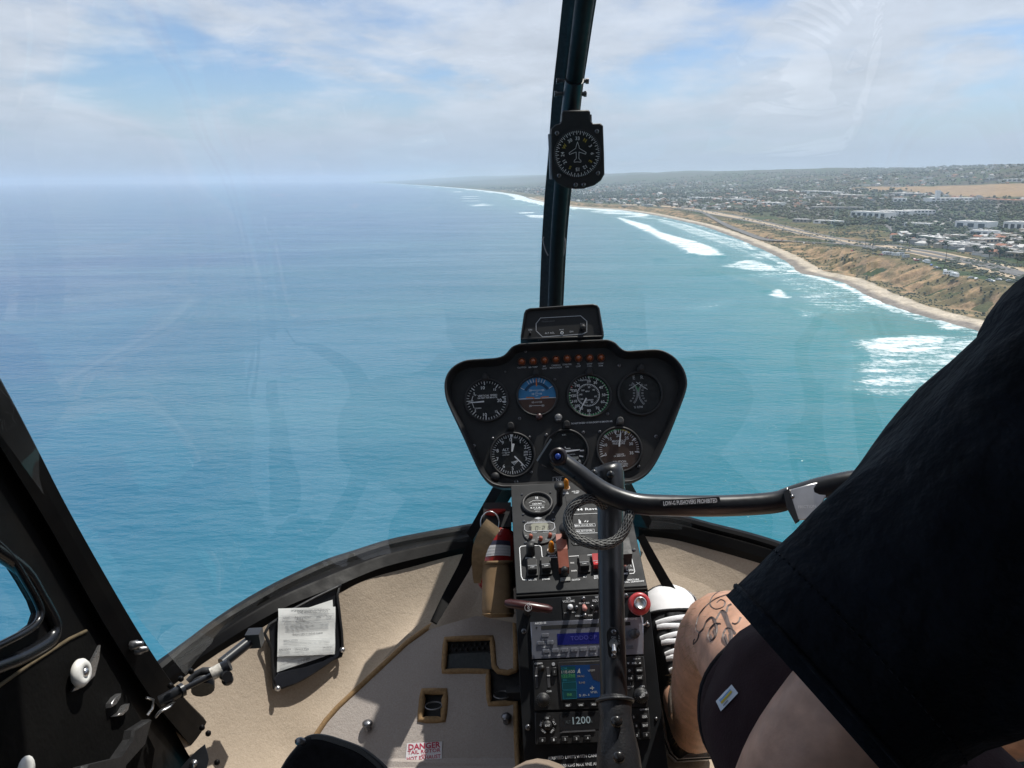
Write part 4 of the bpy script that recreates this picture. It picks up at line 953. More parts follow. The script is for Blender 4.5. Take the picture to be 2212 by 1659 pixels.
# black straps where the carpets meet
def ribbon(name, pts, wids, mat, parent, lift=.004, thick=.006, nrm=None):
    pts = [Vector(p) for p in pts]; mb = MB(); rings = []
    for i, p in enumerate(pts):
        d = (pts[min(i+1, len(pts)-1)]-pts[max(i-1, 0)]).normalized(); n_ = nrm or (CAM-p).normalized(); s_ = d.cross(n_).normalized(); nn = s_.cross(d).normalized(); w2 = wids[i]/2
        rings.append([p-s_*w2, p+s_*w2, p+s_*w2+nn*thick, p-s_*w2+nn*thick])
    loft(mb, rings, caps=(True, True), smooth=False); return mb.build(name, mat, parent)
ribbon('nose_frame', [P(1024, 1176, 1.40), P(1000, 1230, 1.37), P(965, 1292, 1.335), P(936, 1346, 1.30)], [.024, .022, .018, .012], WORN, cab)
ribbon('nose_frame', [P(1384, 1158, 1.42), P(1408, 1205, 1.40), P(1436, 1255, 1.38), P(1470, 1310, 1.35)], [.014, .017, .018, .018], WORN, cab)
mb = MB(); mb.add([P(1020, 1180, 1.46), P(1120, 1165, 1.50), P(1135, 1350, 1.36), P(1030, 1330, 1.36), P(925, 1360, 1.32)], [(0, 1, 2, 3), (0, 3, 4)]); mb.build('toe_carpet', CARPET, cab)
# --- roof, rear wall and right-hand side, all behind or beside the camera
ROOFM = M('grey_headliner', (.10, .10, .105), .95, var=.1, scale=60, bump=.3, bscale=400)
mb = MB(); rows = []
for b in (1.09, 1.0, .8, .6, .3, 0, -.5, -.95):
    rows.append([H(A0+x, min(b, 9)-(0 if abs(x) < .35 else (abs(x)-.35)*1.1*(b > .45)), .47+.03*(1-(x/.62)**2)) for x in np.linspace(-.62, .62, 13)])
loft(mb, rows, closed=False); rows2 = [[p+Uz*.03 for p in r_w] for r_w in rows]; loft(mb, rows2, closed=False); mb.build('roof', ROOFM, cab)
mb = MB(); box(mb, H(A0, -.97, -.2), Lx*.62, Fy*.02, Uz*.72); mb.build('rear_bulkhead', ROOFM, cab)
for a_, lab in ((-.32, 'left'), (.42, 'right')):
    mb = MB(); loft(mb, [[H(A0+a_+x, b, c) for x in (-.23, -.2, .2, .23)] for b, c in ((.42, -.68), (.40, -.62), (.1, -.60), (-.08, -.58), (-.14, -.30), (-.2, .05), (-.22, .08), (-.27, .05), (-.2, -.4), (-.18, -.9), (.40, -.92), (.42, -.68))], closed=False); mb.build('seat', M('black_leather', (.02, .02, .021), .5, var=.2, scale=30, bump=.3, bscale=250), cab)
# right door frame and pillar
AR = A0+.64
for s_ in (1,):
    mb = MB(); tube(mb, spline([H(AR-.02, 1.02, -.70), H(AR, .91, -.45), H(AR, .79, -.2), H(AR-.02, .66, .1), H(AR-.09, .56, .33), H(AR-.15, .5, .46)], 5), .03, 8); mb.build('door_pillar', WORN, cab)
    mb = MB(); box(mb, H(AR+.01, .1, -.72), Lx*.015, Fy*.92, Uz*.24); mb.build('door_panel', WORN, cab)
    mb = MB(); box(mb, H(AR-.05, -.35, 0), Lx*.02, Fy*.05, Uz*.5); mb.build('door_pillar', WORN, cab)
mb = MB(); box(mb, H(A0-.66, -.35, 0), Lx*.02, Fy*.05, Uz*.5); mb.build('door_pillar', WORN, cab)
# --- left side: pillar and door, on the slanted side wall
SW = Plane(H(-.56, .9, -.5), -Fy, (Lx + Uz*.10).normalized())       # side wall plane, u runs aft
KW = Kit(ZD, SW, (150, 1300))
def swp(px, py, n=0.): return SW.pt(*SW.pix(px, py, n), n)
e1 = [(-260, 420), (-120, 610), (0, 816), (80, 968), (151, 1107), (270, 1316), (343, 1433), (392, 1500), (450, 1560), (548, 1662), (640, 1760)]
e2 = [(-300, 560), (-160, 760), (-40, 905), (41, 1030), (110, 1143), (192, 1290), (245, 1380), (322, 1500), (380, 1572), (470, 1680), (560, 1790)]
e3 = [(-330, 660), (-180, 850), (-60, 960), (20, 1065), (94, 1180), (161, 1290), (208, 1370), (300, 1512), (350, 1590), (430, 1700), (500, 1810)]
mb = MB(); q1 = spline([swp(*p, .02) for p in e1], 4); q1b = [p-Lx*.05+Fy*.0 for p in q1]; q2 = spline([swp(*p, .012) for p in e2], 4); q2b = spline([swp(p[0]-3, p[1]+4, -.002) for p in e2], 4); q3 = spline([swp(*p, -.004) for p in e3], 4); q3b = [p-Lx*.05 for p in q3]
loft_crisp(mb, [[q1b[i], q1[i], q1[i].lerp(q2[i], .12)+Lx*.004, q1[i].lerp(q2[i], .5)+Lx*.003, q2[i], q2b[i], q3[i], q3b[i]] for i in range(len(q1))]); mb.build('door_pillar', WORN, cab)
top0 = q1[2].lerp(q2[2], .5)
mb = MB(); tube(mb, spline([q1[6].lerp(q2[6], .5), top0, H(A0-.64, .60, .16), H(A0-.58, .54, .34), H(A0-.50, .48, .47)], 6), [.030]*6+[.028]*19, 10); mb.build('door_pillar', WORN, cab)
mb = MB(); tube(mb, spline([H(A0-.62, .62, .12), H(A0-.60, .42, .34), H(A0-.60, .2, .42), H(A0-.60, -.35, .42)], 5), .022, 8); mb.build('door_header', WORN, cab)
door = empty('cabin_door', swp(150, 1600), 'worn black cabin door with rounded window at left edge', 'door')
win = [(-400, 700), (-140, 1000), (-40, 1140), (18, 1196), (54, 1252), (78, 1294), (88, 1322), (80, 1346), (54, 1366), (0, 1394), (-80, 1432), (-300, 1520), (-700, 1700), (-900, 900)]
d_out = [(-345, 665), (-186, 855), (-66, 966), (14, 1072), (88, 1187), (155, 1297), (202, 1377), (294, 1520), (344, 1597), (424, 1706), (494, 1812), (300, 1950), (-500, 2100), (-1100, 2100), (-1200, 650)]
mb = MB(); L1 = [SW.pix(p[0]+14, p[1]-8) for p in d_out]; L2 = [SW.pix(*p) for p in win]
KW.prism(mb, [L1, L2], -.012, -.002); mb.build('door_skin', WORN, door)
mb = MB(); wl_ = spline([swp(*p, .004) for p in win], 4, True); tube(mb, wl_, .0045, 8, closed=True); tube(mb, [swp(*pixel_of(p), .0) for p in spline([swp(p[0]+(30 if p[0] > -20 else 8), p[1]+34, -.004) for p in win[2:12]], 4)], .0085, 12); mb.build('window_surround', M('gloss_black_moulding', (.006, .0065, .008), .25, var=.2, scale=30), door)
mb = MB(); KW.prism(mb, [SW.pix(*p) for p in win], -.010, -.007); mb.build('window_pane', WGLASS, door)
# trim card seam and card
trim = [(186, 1363), (150, 1380), (60, 1438), (0, 1480), (-60, 1530), (-200, 1640), (-300, 1800), (300, 1800), (330, 1620), (290, 1540), (230, 1440)]
mb = MB(); KW.prism(mb, [SW.pix(*p) for p in trim], -.002, .004, 0, .002); mb.build('trim_card', M('door_card', (.004, .0038, .0036), .9, var=.5, scale=14, bump=.4, bscale=160, bdist=.002, spec=.1), door)
mb = MB(); tube(mb, [swp(*p, .004) for p in trim[:6]], .0022, 6); mb.build('trim_seam', M('tan_seam', (.10, .075, .04), .9, var=.3, scale=60), door)
# white nylon knob on a metal lever
mb = MB(); KW.prism(mb, [SW.pix(*p) for p in ((140, 1497), (160, 1470), (190, 1420), (203, 1395), (200, 1424), (190, 1462), (165, 1487))], .005, .009, 0, .001); mb.build('latch_lever', STEEL, door)
KW.nref = .016; ku, kv = SW.pix(178, 1453); km = KW.k
mb = MB(); KW.lathe(mb, 178, 1453, [(16, .010), (18, .012), (18, .016), (15, .0195), (8, .021), (7, .019), (0, .019)], 0, 26); mb.build('latch_knob', NYLON, door)
mb = MB(); KW.lathe(mb, 178, 1453, [(6, .019), (6, .021), (3, .023), (0, .0232)], 0, 10); mb.build('knob_screw', STEEL, door)
for pts in (((221, 1531), (222, 1522), (232, 1508), (243, 1500), (242, 1508), (232, 1524)), ((231, 1550), (246, 1540), (254, 1526), (262, 1522), (258, 1536), (246, 1548))):
    mb = MB(); KW.prism(mb, [SW.pix(*p) for p in pts], .004, .012, 0, .001); mb.build('latch_tongue', STEEL, door)
mb = MB(); tube(mb, [swp(316, 1507, .012), swp(331, 1512, .016), swp(329, 1530, .016), swp(318, 1545, .012)], .002, 6); mb.build('latch_wire', STEEL, door)
KW.nref = .005; mb = MB(); KW.lathe(mb, 58, 1662, [(15, .0), (15, .005), (8, .006), (0, .006)], 0, 16); mb.build('trim_button', NYLON, door)
mb = MB(); KW.prism(mb, [SW.pix(*p) for p in ((150, 1659), (230, 1640), (258, 1600), (262, 1580), (300, 1556), (285, 1610), (240, 1659), (230, 1720), (120, 1740))], .004, .02, 0, .006); mb.build('arm_pocket', M('pocket_vinyl', (.010, .010, .011), .6, var=.3, scale=60, bump=.4, bscale=700, bdist=.001), door)
# bolts on the pillar edge
KW.nref = .03
for px, py in ((299, 1392), (309, 1403)):
    mb = MB(); KW.lathe(mb, px, py, [(7, .02), (7, .028), (5, .030), (4, .036), (0, .037)], 0, 8); mb.build('bolt', SCREW, cab)
# gas strut between door and rail
st = empty('gas_strut', P(352, 1510, 1.10), 'black gas door strut hooked below the left window rail', 'strut')
mb = MB(); tube(mb, [P(*Y3(225, 905), 1.075), P(*Y3(480, 770), 1.09)], .0080, 12); tube(mb, [P(*Y3(455, 785), 1.086), P(*Y3(495, 762), 1.09)], .0098, 10); mb.build('cylinder', SATIN, st)
mb = MB(); tube(mb, [P(*Y3(480, 770), 1.09), P(*Y3(830, 600), 1.11)], .0042, 10); mb.build('rod', SATIN, st)
mb = MB(); tube(mb, [P(*Y3(815, 595), 1.105), P(*Y3(935, 530), 1.112)], .0092, 12); mb.build('white_sleeve', M('scuffed_white', (.5, .47, .42), .6, var=.4, scale=200), st)
mb = MB(); tube(mb, [P(*Y3(935, 530), 1.112), P(*Y3(1025, 480), 1.115)], .0090, 12); tube(mb, [P(*Y3(960, 600), 1.11), P(*Y3(1000, 620), 1.10)], .0075, 10); ball(mb, P(*Y3(1000, 655), 1.11), .0085); mb.build('end_fitting', SATIN, st)
mb = MB(); tube(mb, [P(*Y3(935, 470), 1.16), P(*Y3(1240, 225), 1.20)], .0088, 12); box(mb, P(*Y3(1310, 180), 1.205), Lx*.011, Uz*.012, Fy*.010); mb.build('rail_rod', SATIN, st)
mb = MB(); tube(mb, [P(*Y3(560, 680), 1.12), P(*Y3(640, 600), 1.125), P(*Y3(720, 560), 1.125), P(*Y3(820, 560), 1.125)], .006, 8); tube(mb, [P(*Y3(720, 680), 1.12), P(*Y3(720, 770), 1.11)], .016, 14); mb.build('grommet', BLACK, st)
mb = MB(); tube(mb, spline([P(*Y3(190, 1065), 1.06), P(*Y3(240, 1010), 1.06), P(*Y3(330, 960), 1.07), P(*Y3(362, 915), 1.08)], 4), .0035, 6, flat=(1.6, .5)); mb.build('hinge_tongue', STEEL, st)
# lower hinge plate with a bolt, and scuffed label on the sill
hp = empty('hinge_plate', P(420, 1640, 1.05), 'black bent hinge plate with a steel bolt by the door sill', 'bracket')
mb = MB(); hull = [Y3(440, 1659), Y3(540, 1560), Y3(640, 1470), Y3(760, 1385), Y3(800, 1500), Y3(815, 1560), Y3(790, 1659), Y3(700, 1800), Y3(440, 1800)]
KH = Kit(ZD, Plane(P(420, 1630, 1.06), Lx, (CAM-P(420, 1630, 1.06)).normalized()), (420, 1630)); KH.prism(mb, [KH.uv(*p) for p in hull], -.004, .0, 0, .001); mb.build('plate', PAINTB, hp)
mb = MB(); KH.lathe(mb, *Y3(612, 1610), [(10, .0), (10, .002), (6.5, .0025), (6.5, .007), (4, .009), (0, .009)], 0, 12); mb.build('bolt', STEEL, hp)
mb = MB(); KW.prism(mb, [SW.pix(*Y3(*p)) for p in ((385, 1120), (430, 1095), (540, 1190), (550, 1215), (500, 1280), (480, 1282), (385, 1175))], .013, .0145); mb.build('scuffed_label', M('grey_label', (.12, .12, .12), .7), cab)
for p in ((710, 1200), (780, 1265), (880, 1595), (470, 645), (585, 560), (350, 725)):
    mb = MB(); c = P(*Y3(*p), 1.075); n_ = (CAM-c).normalized(); ball(mb, c, .0042, nu=8, nv=5); mb.build('rivet', WORN, cab)
# =================================================================== instrument panel
TILT = R(28)
PN = (-Fy*math.cos(TILT) + Uz*math.sin(TILT)).normalized()
PP = Plane(P(1220, 900, 1.385), Lx, PN); K1 = Kit(Z1, PP, (1090, 1000))
PANEL = M('panel_black', (.008, .0085, .0095), .6, var=.2, scale=30, bump=.3, bscale=1400, bdist=.0003)
HOOD = M('glareshield_black', (.012, .012, .013), .5, var=.25, scale=25, bump=.35, bscale=700, bdist=.0005)
DIAL = M('dial_black', (.006, .0065, .007), .7, var=.2, scale=60)
pan = empty('instrument_panel', PP.pt(0, -.12), 'black instrument panel with seven round gauges below the radar altimeter', 'panel')
outline = [(640, 1598), (540, 1590), (470, 1562), (400, 1490), (330, 1350), (240, 1150), (150, 960), (108, 850), (100, 740), (125, 660), (180, 597), (260, 556), (350, 542), (470, 536), (540, 528), (595, 505), (650, 445), (700, 422), (760, 412), (1080, 396), (1390, 382), (1450, 386), (1500, 406), (1545, 450), (1595, 473), (1700, 468), (1830, 462), (1905, 478), (1990, 530), (2060, 620), (2090, 720), (2080, 810), (2030, 950), (1960, 1130), (1890, 1290), (1820, 1420), (1750, 1500), (1660, 1548), (1560, 1560), (1100, 1578)]
HN = .0225
o_front = [PP.pix(*Z1(*p), HN) for p in outline]
o_front = [(p.x, p.y) for p in spline([Vector((*q_, 0)) for q_ in o_front], 3, True)]
cxp = sum(p[0] for p in o_front)/len(o_front); cyp = sum(p[1] for p in o_front)/len(o_front)
def inset(l, d):
    out = []; n_ = len(l)
    ar = sum(l[i-1][0]*l[i][1]-l[i][0]*l[i-1][1] for i in range(n_)); sg = 1 if ar > 0 else -1
    for i in range(n_):
        x0, y0 = l[i-1]; x1, y1 = l[(i+1) % n_]; dx, dy = x1-x0, y1-y0; q_ = math.hypot(dx, dy) or 1
        out.append((l[i][0]-sg*dy/q_*d, l[i][1]+sg*dx/q_*d))
    return out
mb = MB(); rings = [[PP.pt(u, v, n_) for u, v in inset(o_front, d)] for d, n_ in ((.012, -.05), (.001, -.03), (0, .012), (.0006, HN-.002), (.0022, HN), (.0042, HN-.001), (.0052, HN-.006), (.011, .0))]
loft(mb, rings); bk = inset(o_front, .012); pts, tr = tess([bk]); mb.add([PP.pt(u, v, -.05) for u, v in pts], [t[::-1] for t in tr]); mb.build('hood', HOOD, pan)
mb = MB(); K1.prism(mb, inset(o_front, .0105), -.004, 0.); mb.build('face_plate', PANEL, pan)
def gauge(x, y, r, label=None, dial=None, knob=None):
    mb = MB(); K1.ring(mb, x, y, r, r*.90, 0, .0055); g = mb.build('gauge', BLACK, pan)
    if label: g['label'] = label
    mb = MB(); K1.D(mb, x, y, r*.91, .0005, .0012, 0, 40); mb.build('dial', dial or DIAL, g)
    mb = MB(); K1.D(mb, x, y, r*.905, .0046, .0050, 0, 32); mb.build('cover_glass', CGLASS, g)
    for a in (45, 135, 225, 315):
        u, v = K1.uv(x, y)
    return g
def nums(mb, x, y, r, items, h, n_=.0018, mi=0):
    for a, t in items: K1.T(mb, t, 0, 0, h, n_, mi, at=(lambda u, v: (u+r*K1.k*math.sin(R(a)), v+r*K1.k*math.cos(R(a))))(*K1.uv(x, y)))
NW = M('dial_white', (.78, .79, .80), .6, var=.05, scale=300); NG = M('dial_green', (.05, .30, .10), .6); NY = M('dial_yellow', (.55, .42, .05), .6); NR = M('dial_red', (.45, .04, .03), .6); NO = M('dial_orange', (.62, .20, .04), .6)
TN = .0018
# vertical speed
g = gauge(447, 885, 184, 'vertical speed gauge, upper left')
mb = MB(); K1.ticks(mb, 447, 885, 162, 132, [270+a for a in (-172, -86-43, -86, -43, 0, 43, 86, 129, 172)], 7, TN); K1.ticks(mb, 447, 885, 162, 145, [270+a*8.6 for a in range(-20, 21)], 4, TN)
for t, x, y, h in (('10', 418, 783, 27), ('15', 515, 797, 19), ('20', 552, 885, 27), ('15', 528, 975, 19), ('10', 435, 1002, 27), ('5', 347, 830, 19), ('5', 357, 970, 19), ('0', 330, 893, 27)): K1.T(mb, t, x, y, h, TN)
K1.T(mb, 'VERTICAL SPEED', 455, 846, 15, TN, width=160); K1.T(mb, '100 FEET PER MINUTE', 455, 864, 12, TN, width=160); K1.T(mb, 'UP', 356, 844, 10, TN); K1.T(mb, 'DOWN', 378, 950, 11, TN)
K1.line(mb, [(328, 880), (338, 850)], 4, TN); K1.line(mb, [(332, 910), (346, 948)], 4, TN); K1.line(mb, [(582, 866), (602, 866), (602, 902), (582, 902)], 5, TN); K1.line(mb, [(592, 866), (592, 902)], 4, TN)
mb.build('marking', NW, g); mb = MB(); K1.needle(mb, 428, 896, 300, 908, 12, 5, .0026, .0034); mb.build('needle', NW, g)
# attitude
g = gauge(860, 850, 172, 'attitude gauge, blue sky over brown ground')
SKYB = M('attitude_blue', (.035, .20, .42), .6, var=.08); SKYD = M('attitude_dark_blue', (.012, .05, .12), .6); EARTHB = M('attitude_brown', (.075, .035, .024), .6, var=.1)
mb = MB(); u, v = K1.uv(860, 850); rr = 158*K1.k; hz_ = -.0062
up = [(u+rr*math.sin(R(a)), v+rr*math.cos(R(a))) for a in range(-99, 100, 6)]; K1.prism(mb, up, .001, .0016); mb.build('sky_drum', SKYB, g)
mb = MB(); lo = [(u+rr*math.sin(R(a)), v+rr*math.cos(R(a))) for a in range(99, 262, 6)]; lo = [(a, max(b, v-142*K1.k)) for a, b in lo]; K1.prism(mb, lo, .001, .0016); mb.build('ground_drum', EARTHB, g)
mb = MB(); K1.arc(mb, 860, 850, 116, 92, -62, 62, .0019, 0); mb.build('sky_ring', SKYD, g)
mb = MB(); K1.line(mb, [(702, 876), (1016, 862)], 5, .0021)
for y_, w_, t in ((803, 42, '20'), (833, 18, '10'), (818, 10, ''), (900, 18, '10'), (929, 40, '20'), (848, 10, '')):
    K1.line(mb, [(858-w_, y_+1), (858+w_, y_-1)], 3, .0021)
    if t: K1.T(mb, t, 858-w_-14 if w_ < 30 else 805, y_+2, 15, .0021); K1.T(mb, t, 858+w_+14 if w_ < 30 else 908, y_-1, 15, .0021)
K1.ticks(mb, 860, 850, 152, 118, (-60, -30, -20, -10, 10, 20, 30, 60), 4, .0021); mb.build('marking', NW, g)
mb = MB(); K1.line(mb, [(772, 864), (830, 864), (835, 874)], 9, .0036); K1.line(mb, [(952, 857), (895, 862), (890, 874)], 9, .0036); K1.line(mb, [(853, 714), (855, 770)], 9, .0036); mb.build('wings', NO, g)
# airspeed
g = gauge(1285, 848, 186, 'airspeed gauge with green arc')
spd = [(5, '20'), (31, '30'), (59, '40'), (90, '50'), (117, '60'), (149, '70'), (183, '80'), (214, '90'), (231, '100'), (252, '110'), (274, '120'), (294, '130'), (317, '140')]
mb = MB(); nums(mb, 1280, 848, 124, spd, 22); K1.ticks(mb, 1282, 848, 164, 140, [a for a, t in spd], 5, TN); K1.ticks(mb, 1282, 848, 164, 150, [a*8-45 for a in range(46)], 3, TN)
K1.arc(mb, 1277, 842, 94, 90, 0, 359.99, TN, 0, 48); K1.ticks(mb, 1277, 842, 94, 80, [a*9 for a in range(40)], 3, TN)
K1.T(mb, 'KNOTS', 1238, 721, 13, TN); K1.T(mb, 'MPH', 1270, 812, 12, TN); K1.T(mb, 'AIRSPEED', 1283, 883, 12, TN)
for t, x, y in (('20', 1283, 778), ('40', 1320, 800), ('60', 1336, 853), ('80', 1308, 899), ('100', 1257, 901), ('120', 1223, 875), ('140', 1216, 838), ('160', 1233, 803)): K1.T(mb, t, x, y, 14, TN)
mb.build('marking', NW, g); mb = MB(); K1.arc(mb, 1282, 848, 165, 156, 0, 282, .0015); mb.build('green_arc', NG, g)
mb = MB(); K1.arc(mb, 1282, 848, 166, 152, 298, 303, .0016, 0, 6); mb.build('red_line', NR, g)
mb = MB(); K1.needle(mb, 1262, 868, 1205, 976, 13, 6, .0026, .0034); mb.build('needle', NW, g)
# dual rpm
g = gauge(1700, 830, 188, 'dual rpm gauge marked E and R')
mb = MB(); K1.T(mb, 'E', 1649, 700, 30, TN, bold=0); K1.T(mb, 'R', 1715, 697, 30, TN, bold=0); K1.T(mb, '% RPM', 1685, 940, 18, TN)
for s_, xs in ((-1, (1624, 1637, 1650, 1650, 1650, 1642, 1625)), (1, (1744, 1732, 1719, 1719, 1719, 1728, 1745))):
    for i, t in enumerate(('110', '100', '90', '80', '70', '60', '50')): K1.T(mb, t, xs[i], (762, 783, 803, 826, 848, 869, 889)[i], 13, TN)
for c, a0, a1 in ((1560, 45, 135), (1808, 225, 315)): K1.arc(mb, c, 830, 124, 121, a0, a1, TN); K1.ticks(mb, c, 830, 124, 110, np.linspace(a0, a1, 30), 2.5, TN)
mb.build('marking', DIMW, g); mb = MB(); K1.arc(mb, 1560, 830, 128, 122, 62, 80, .0019); K1.arc(mb, 1808, 830, 128, 122, 280, 298, .0019); mb.build('green_arc', NG, g)
mb = MB(); K1.needle(mb, 1608, 798, 1700, 738, 3, 3, .0026, .003); K1.needle(mb, 1760, 798, 1668, 738, 3, 3, .0026, .003); mb.build('needle', NW, g)
# altimeter
g = gauge(660, 1330, 187, 'altimeter with three hands, lower left')
mb = MB(); K1.ticks(mb, 652, 1325, 160, 140, [a*7.2 for a in range(50)], 3.5, TN); K1.ticks(mb, 652, 1325, 160, 134, [a*36 for a in range(10)], 6, TN)
for t, x, y in (('0', 643, 1205), ('1', 722, 1220), ('2', 763, 1266), ('3', 770, 1360), ('5', 661, 1440), ('6', 589, 1422), ('7', 537, 1364), ('8', 537, 1296), ('9', 579, 1230), ('4', 735, 1413)): K1.T(mb, t, x, y, 28, TN, bold=.005)
K1.T(mb, 'ALT', 603, 1288, 21, TN); K1.T(mb, 'CALIBRATED', 606, 1312, 8, TN); K1.T(mb, 'TO', 606, 1321, 7, TN); K1.T(mb, '20000 FEET', 606, 1331, 8, TN); K1.T(mb, '298', 767, 1306, 16, TN); K1.T(mb, '299', 767, 1329, 16, TN); K1.T(mb, '100', 604, 1192, 9, TN); K1.T(mb, 'FEET', 684, 1190, 9, TN)
for i in range(5): K1.line(mb, [(652+i*9, 1388-i*2), (682+i*9-6, 1412-i*9)], 5, TN)
mb.build('marking', NW, g)
mb = MB(); K1.needle(mb, 676, 1342, 762, 1427, 11, 6, .0032, .0038); K1.needle(mb, 655, 1305, 665, 1240, 12, 24, .0026, .0031); K1.needle(mb, 665, 1242, 676, 1242, 8, 2, .0026, .0031); K1.needle(mb, 653, 1300, 652, 1170, 4, 4, .0040, .0043); K1.P(mb, [(637, 1166), (665, 1166), (652, 1192)], .0040, .0044); mb.build('needle', NW, g)
# turn coordinator
g = gauge(1095, 1305, 187, 'turn coordinator half hidden by the cyclic grip')
mb = MB(); K1.P(mb, [(1030, 1302), (1080, 1296), (1084, 1266), (1092, 1266), (1096, 1293), (1210, 1285), (1210, 1292), (1096, 1310), (1080, 1310), (1030, 1310)], .0024, .0030); K1.line(mb, [(1088, 1280), (1130, 1277)], 5, .003); K1.line(mb, [(1212, 1296), (1240, 1294)], 10, TN); K1.line(mb, [(1206, 1338), (1234, 1344)], 10, TN); K1.T(mb, 'R', 1209, 1381, 22, TN); K1.T(mb, '2 MIN', 1090, 1395, 12, TN); K1.T(mb, 'ELEC', 1080, 1166, 10, TN); K1.T(mb, 'TURN COORDINATOR', 1110, 1328, 8, TN); mb.build('marking', NW, g)
mb = MB(); K1.P(mb, [(1010, 1352), (1195, 1342), (1200, 1360), (1150, 1385), (1060, 1388)], .0014, .0020, 0, .0004); mb.build('slip_tube', M('slip_fluid', (.30, .31, .30), .15), g)
# manifold pressure
g = gauge(1530, 1285, 188, 'manifold pressure gauge, lower right', M('dial_black_sunlit', (.062, .036, .026), .75, var=.15))  # sunlight on this black dial is put into its brown base colour
mp_ = [(252, '5'), (287, '10'), (318, '15'), (352, '20'), (26, '25'), (60, '30'), (102, '35')]
mb = MB()
for t, x, y in (('5', 1420, 1326), ('10', 1418, 1249), ('15', 1455, 1199), ('20', 1520, 1172), ('25', 1591, 1192), ('30', 1626, 1239), ('35', 1630, 1313)): K1.T(mb, t, x, y, 23, TN)
K1.ticks(mb, 1530, 1285, 162, 128, [a for a, t in mp_], 8, TN); K1.ticks(mb, 1530, 1285, 160, 140, [252+a*6.9 for a in range(31)], 4, TN)
K1.T(mb, 'MANIFOLD', 1527, 1216, 16, TN); K1.T(mb, 'PRESSURE', 1527, 1236, 16, TN); K1.T(mb, '* INCHES', 1535, 1325, 11, TN); K1.T(mb, 'OF MERCURY', 1533, 1339, 11, TN); K1.T(mb, 'CAUTION', 1530, 1386, 17, TN); K1.T(mb, 'DO NOT EXCEED', 1532, 1406, 12, TN); K1.T(mb, 'TABLE LIMITS', 1545, 1422, 12, TN); mb.build('marking', NW, g)
mb = MB(); K1.arc(mb, 1530, 1285, 166, 156, 318, 372, .0016); mb.build('green_arc', NG, g); mb = MB(); K1.arc(mb, 1530, 1285, 166, 156, 372, 398, .0016); mb.build('yellow_arc', NY, g)
mb = MB(); K1.needle(mb, 1529, 1262, 1541, 1145, 12, 9, .0026, .0034); mb.build('needle', NW, g)
# warning lamps
for (x, y), t in zip(((735, 570), (828, 567), (920, 560), (1013, 552), (1105, 545), (1197, 541), (1289, 540), (1380, 537)), ('CLUTCH', 'MR TEMP', 'MR|CHIP', 'CARBON|MONOXIDE', 'STARTER|ON', 'TR|CHIP', 'LOW|FUEL', 'LOW|RPM')):
    mb = MB(); K1.ring(mb, x, y, 34, 25, 0, .004); lm = mb.build('warning_light', M('lamp_bezel', (.10, .035, .02), .45, metal=.3), pan)
    mb = MB(); K1.lathe(mb, x, y, [(25, .001), (24, .005), (17, .0085), (8, .0105), (0, .011)], 0, 16); mb.build('lens', AMBERD, lm)
    mb = MB()
    for i, l in enumerate(t.split('|')): K1.T(mb, l, x, y+46+i*19, 13, .0006)
    mb.build('lettering', DIMW, pan)
mb = MB(); K1.T(mb, 'DO NOT EXCEED 110 KIAS EXCEPT IN SMOOTH AIR', 1307, 1064, 13, .0006, width=336); K1.T(mb, 'N7', 1038, 1530, 26, .0006, bold=.0); K1.line(mb, [(990, 1512), (990, 1552), (1100, 1548)], 2.5, .0006); K1.line(mb, [(990, 1512), (1100, 1507)], 2.5, .0006); mb.build('lettering', OFFW, pan)
for x, y, r in ((600, 652, 9), (1005, 714, 12), (1530, 598, 15), (935, 1167, 14), (1237, 1145, 15), (1372, 1140, 14), (1688, 1423, 16), (690, 1550, 19), (345, 1255, 15), (498, 1195, 13), (1435, 995, 14), (718, 1033, 14), (1832, 1180, 17), (812, 1470, 13), (1350, 445, 12), (765, 485, 12), (800, 1185, 12), (1240, 1440, 14)): screw(K1, x, y, r, pan)
# eyebrow lamps over the gauges
for x, y in ((438, 700), (857, 660), (1284, 655), (1705, 625), (645, 1098), (1100, 1085), (1535, 1055)):
    mb = MB(); K1.P(mb, [(x-29, y+30), (x-29, y-8), (x-18, y-26), (x, y-32), (x+18, y-26), (x+29, y-8), (x+29, y+30)], 0, .012, 0, .004); mb.build('eyebrow_light', BLACK if y != 1055 else M('grey_plastic', (.06, .06, .06), .5), pan)
for x, y, r, m_, hgt in ((1032, 1033, 31, M('grey_knob', (.11, .11, .11), .45), .014), (875, 1027, 26, M('maroon_knob', (.05, .02, .02), .4), .016), (520, 1510, 34, BLACK, .012)):
    mb = MB(); K1.lathe(mb, x, y, [(r, 0), (r, hgt*.8), (r*.85, hgt), (0, hgt)], 0, 20); mb.build('knob', m_, pan)
mb = MB(); K1.T(mb, 'PULL', 1032, 1014, 10, .0144); K1.T(mb, 'TO', 1032, 1033, 10, .0144); K1.T(mb, 'CAGE', 1032, 1051, 10, .0144); mb.build('lettering', DIMW, pan)
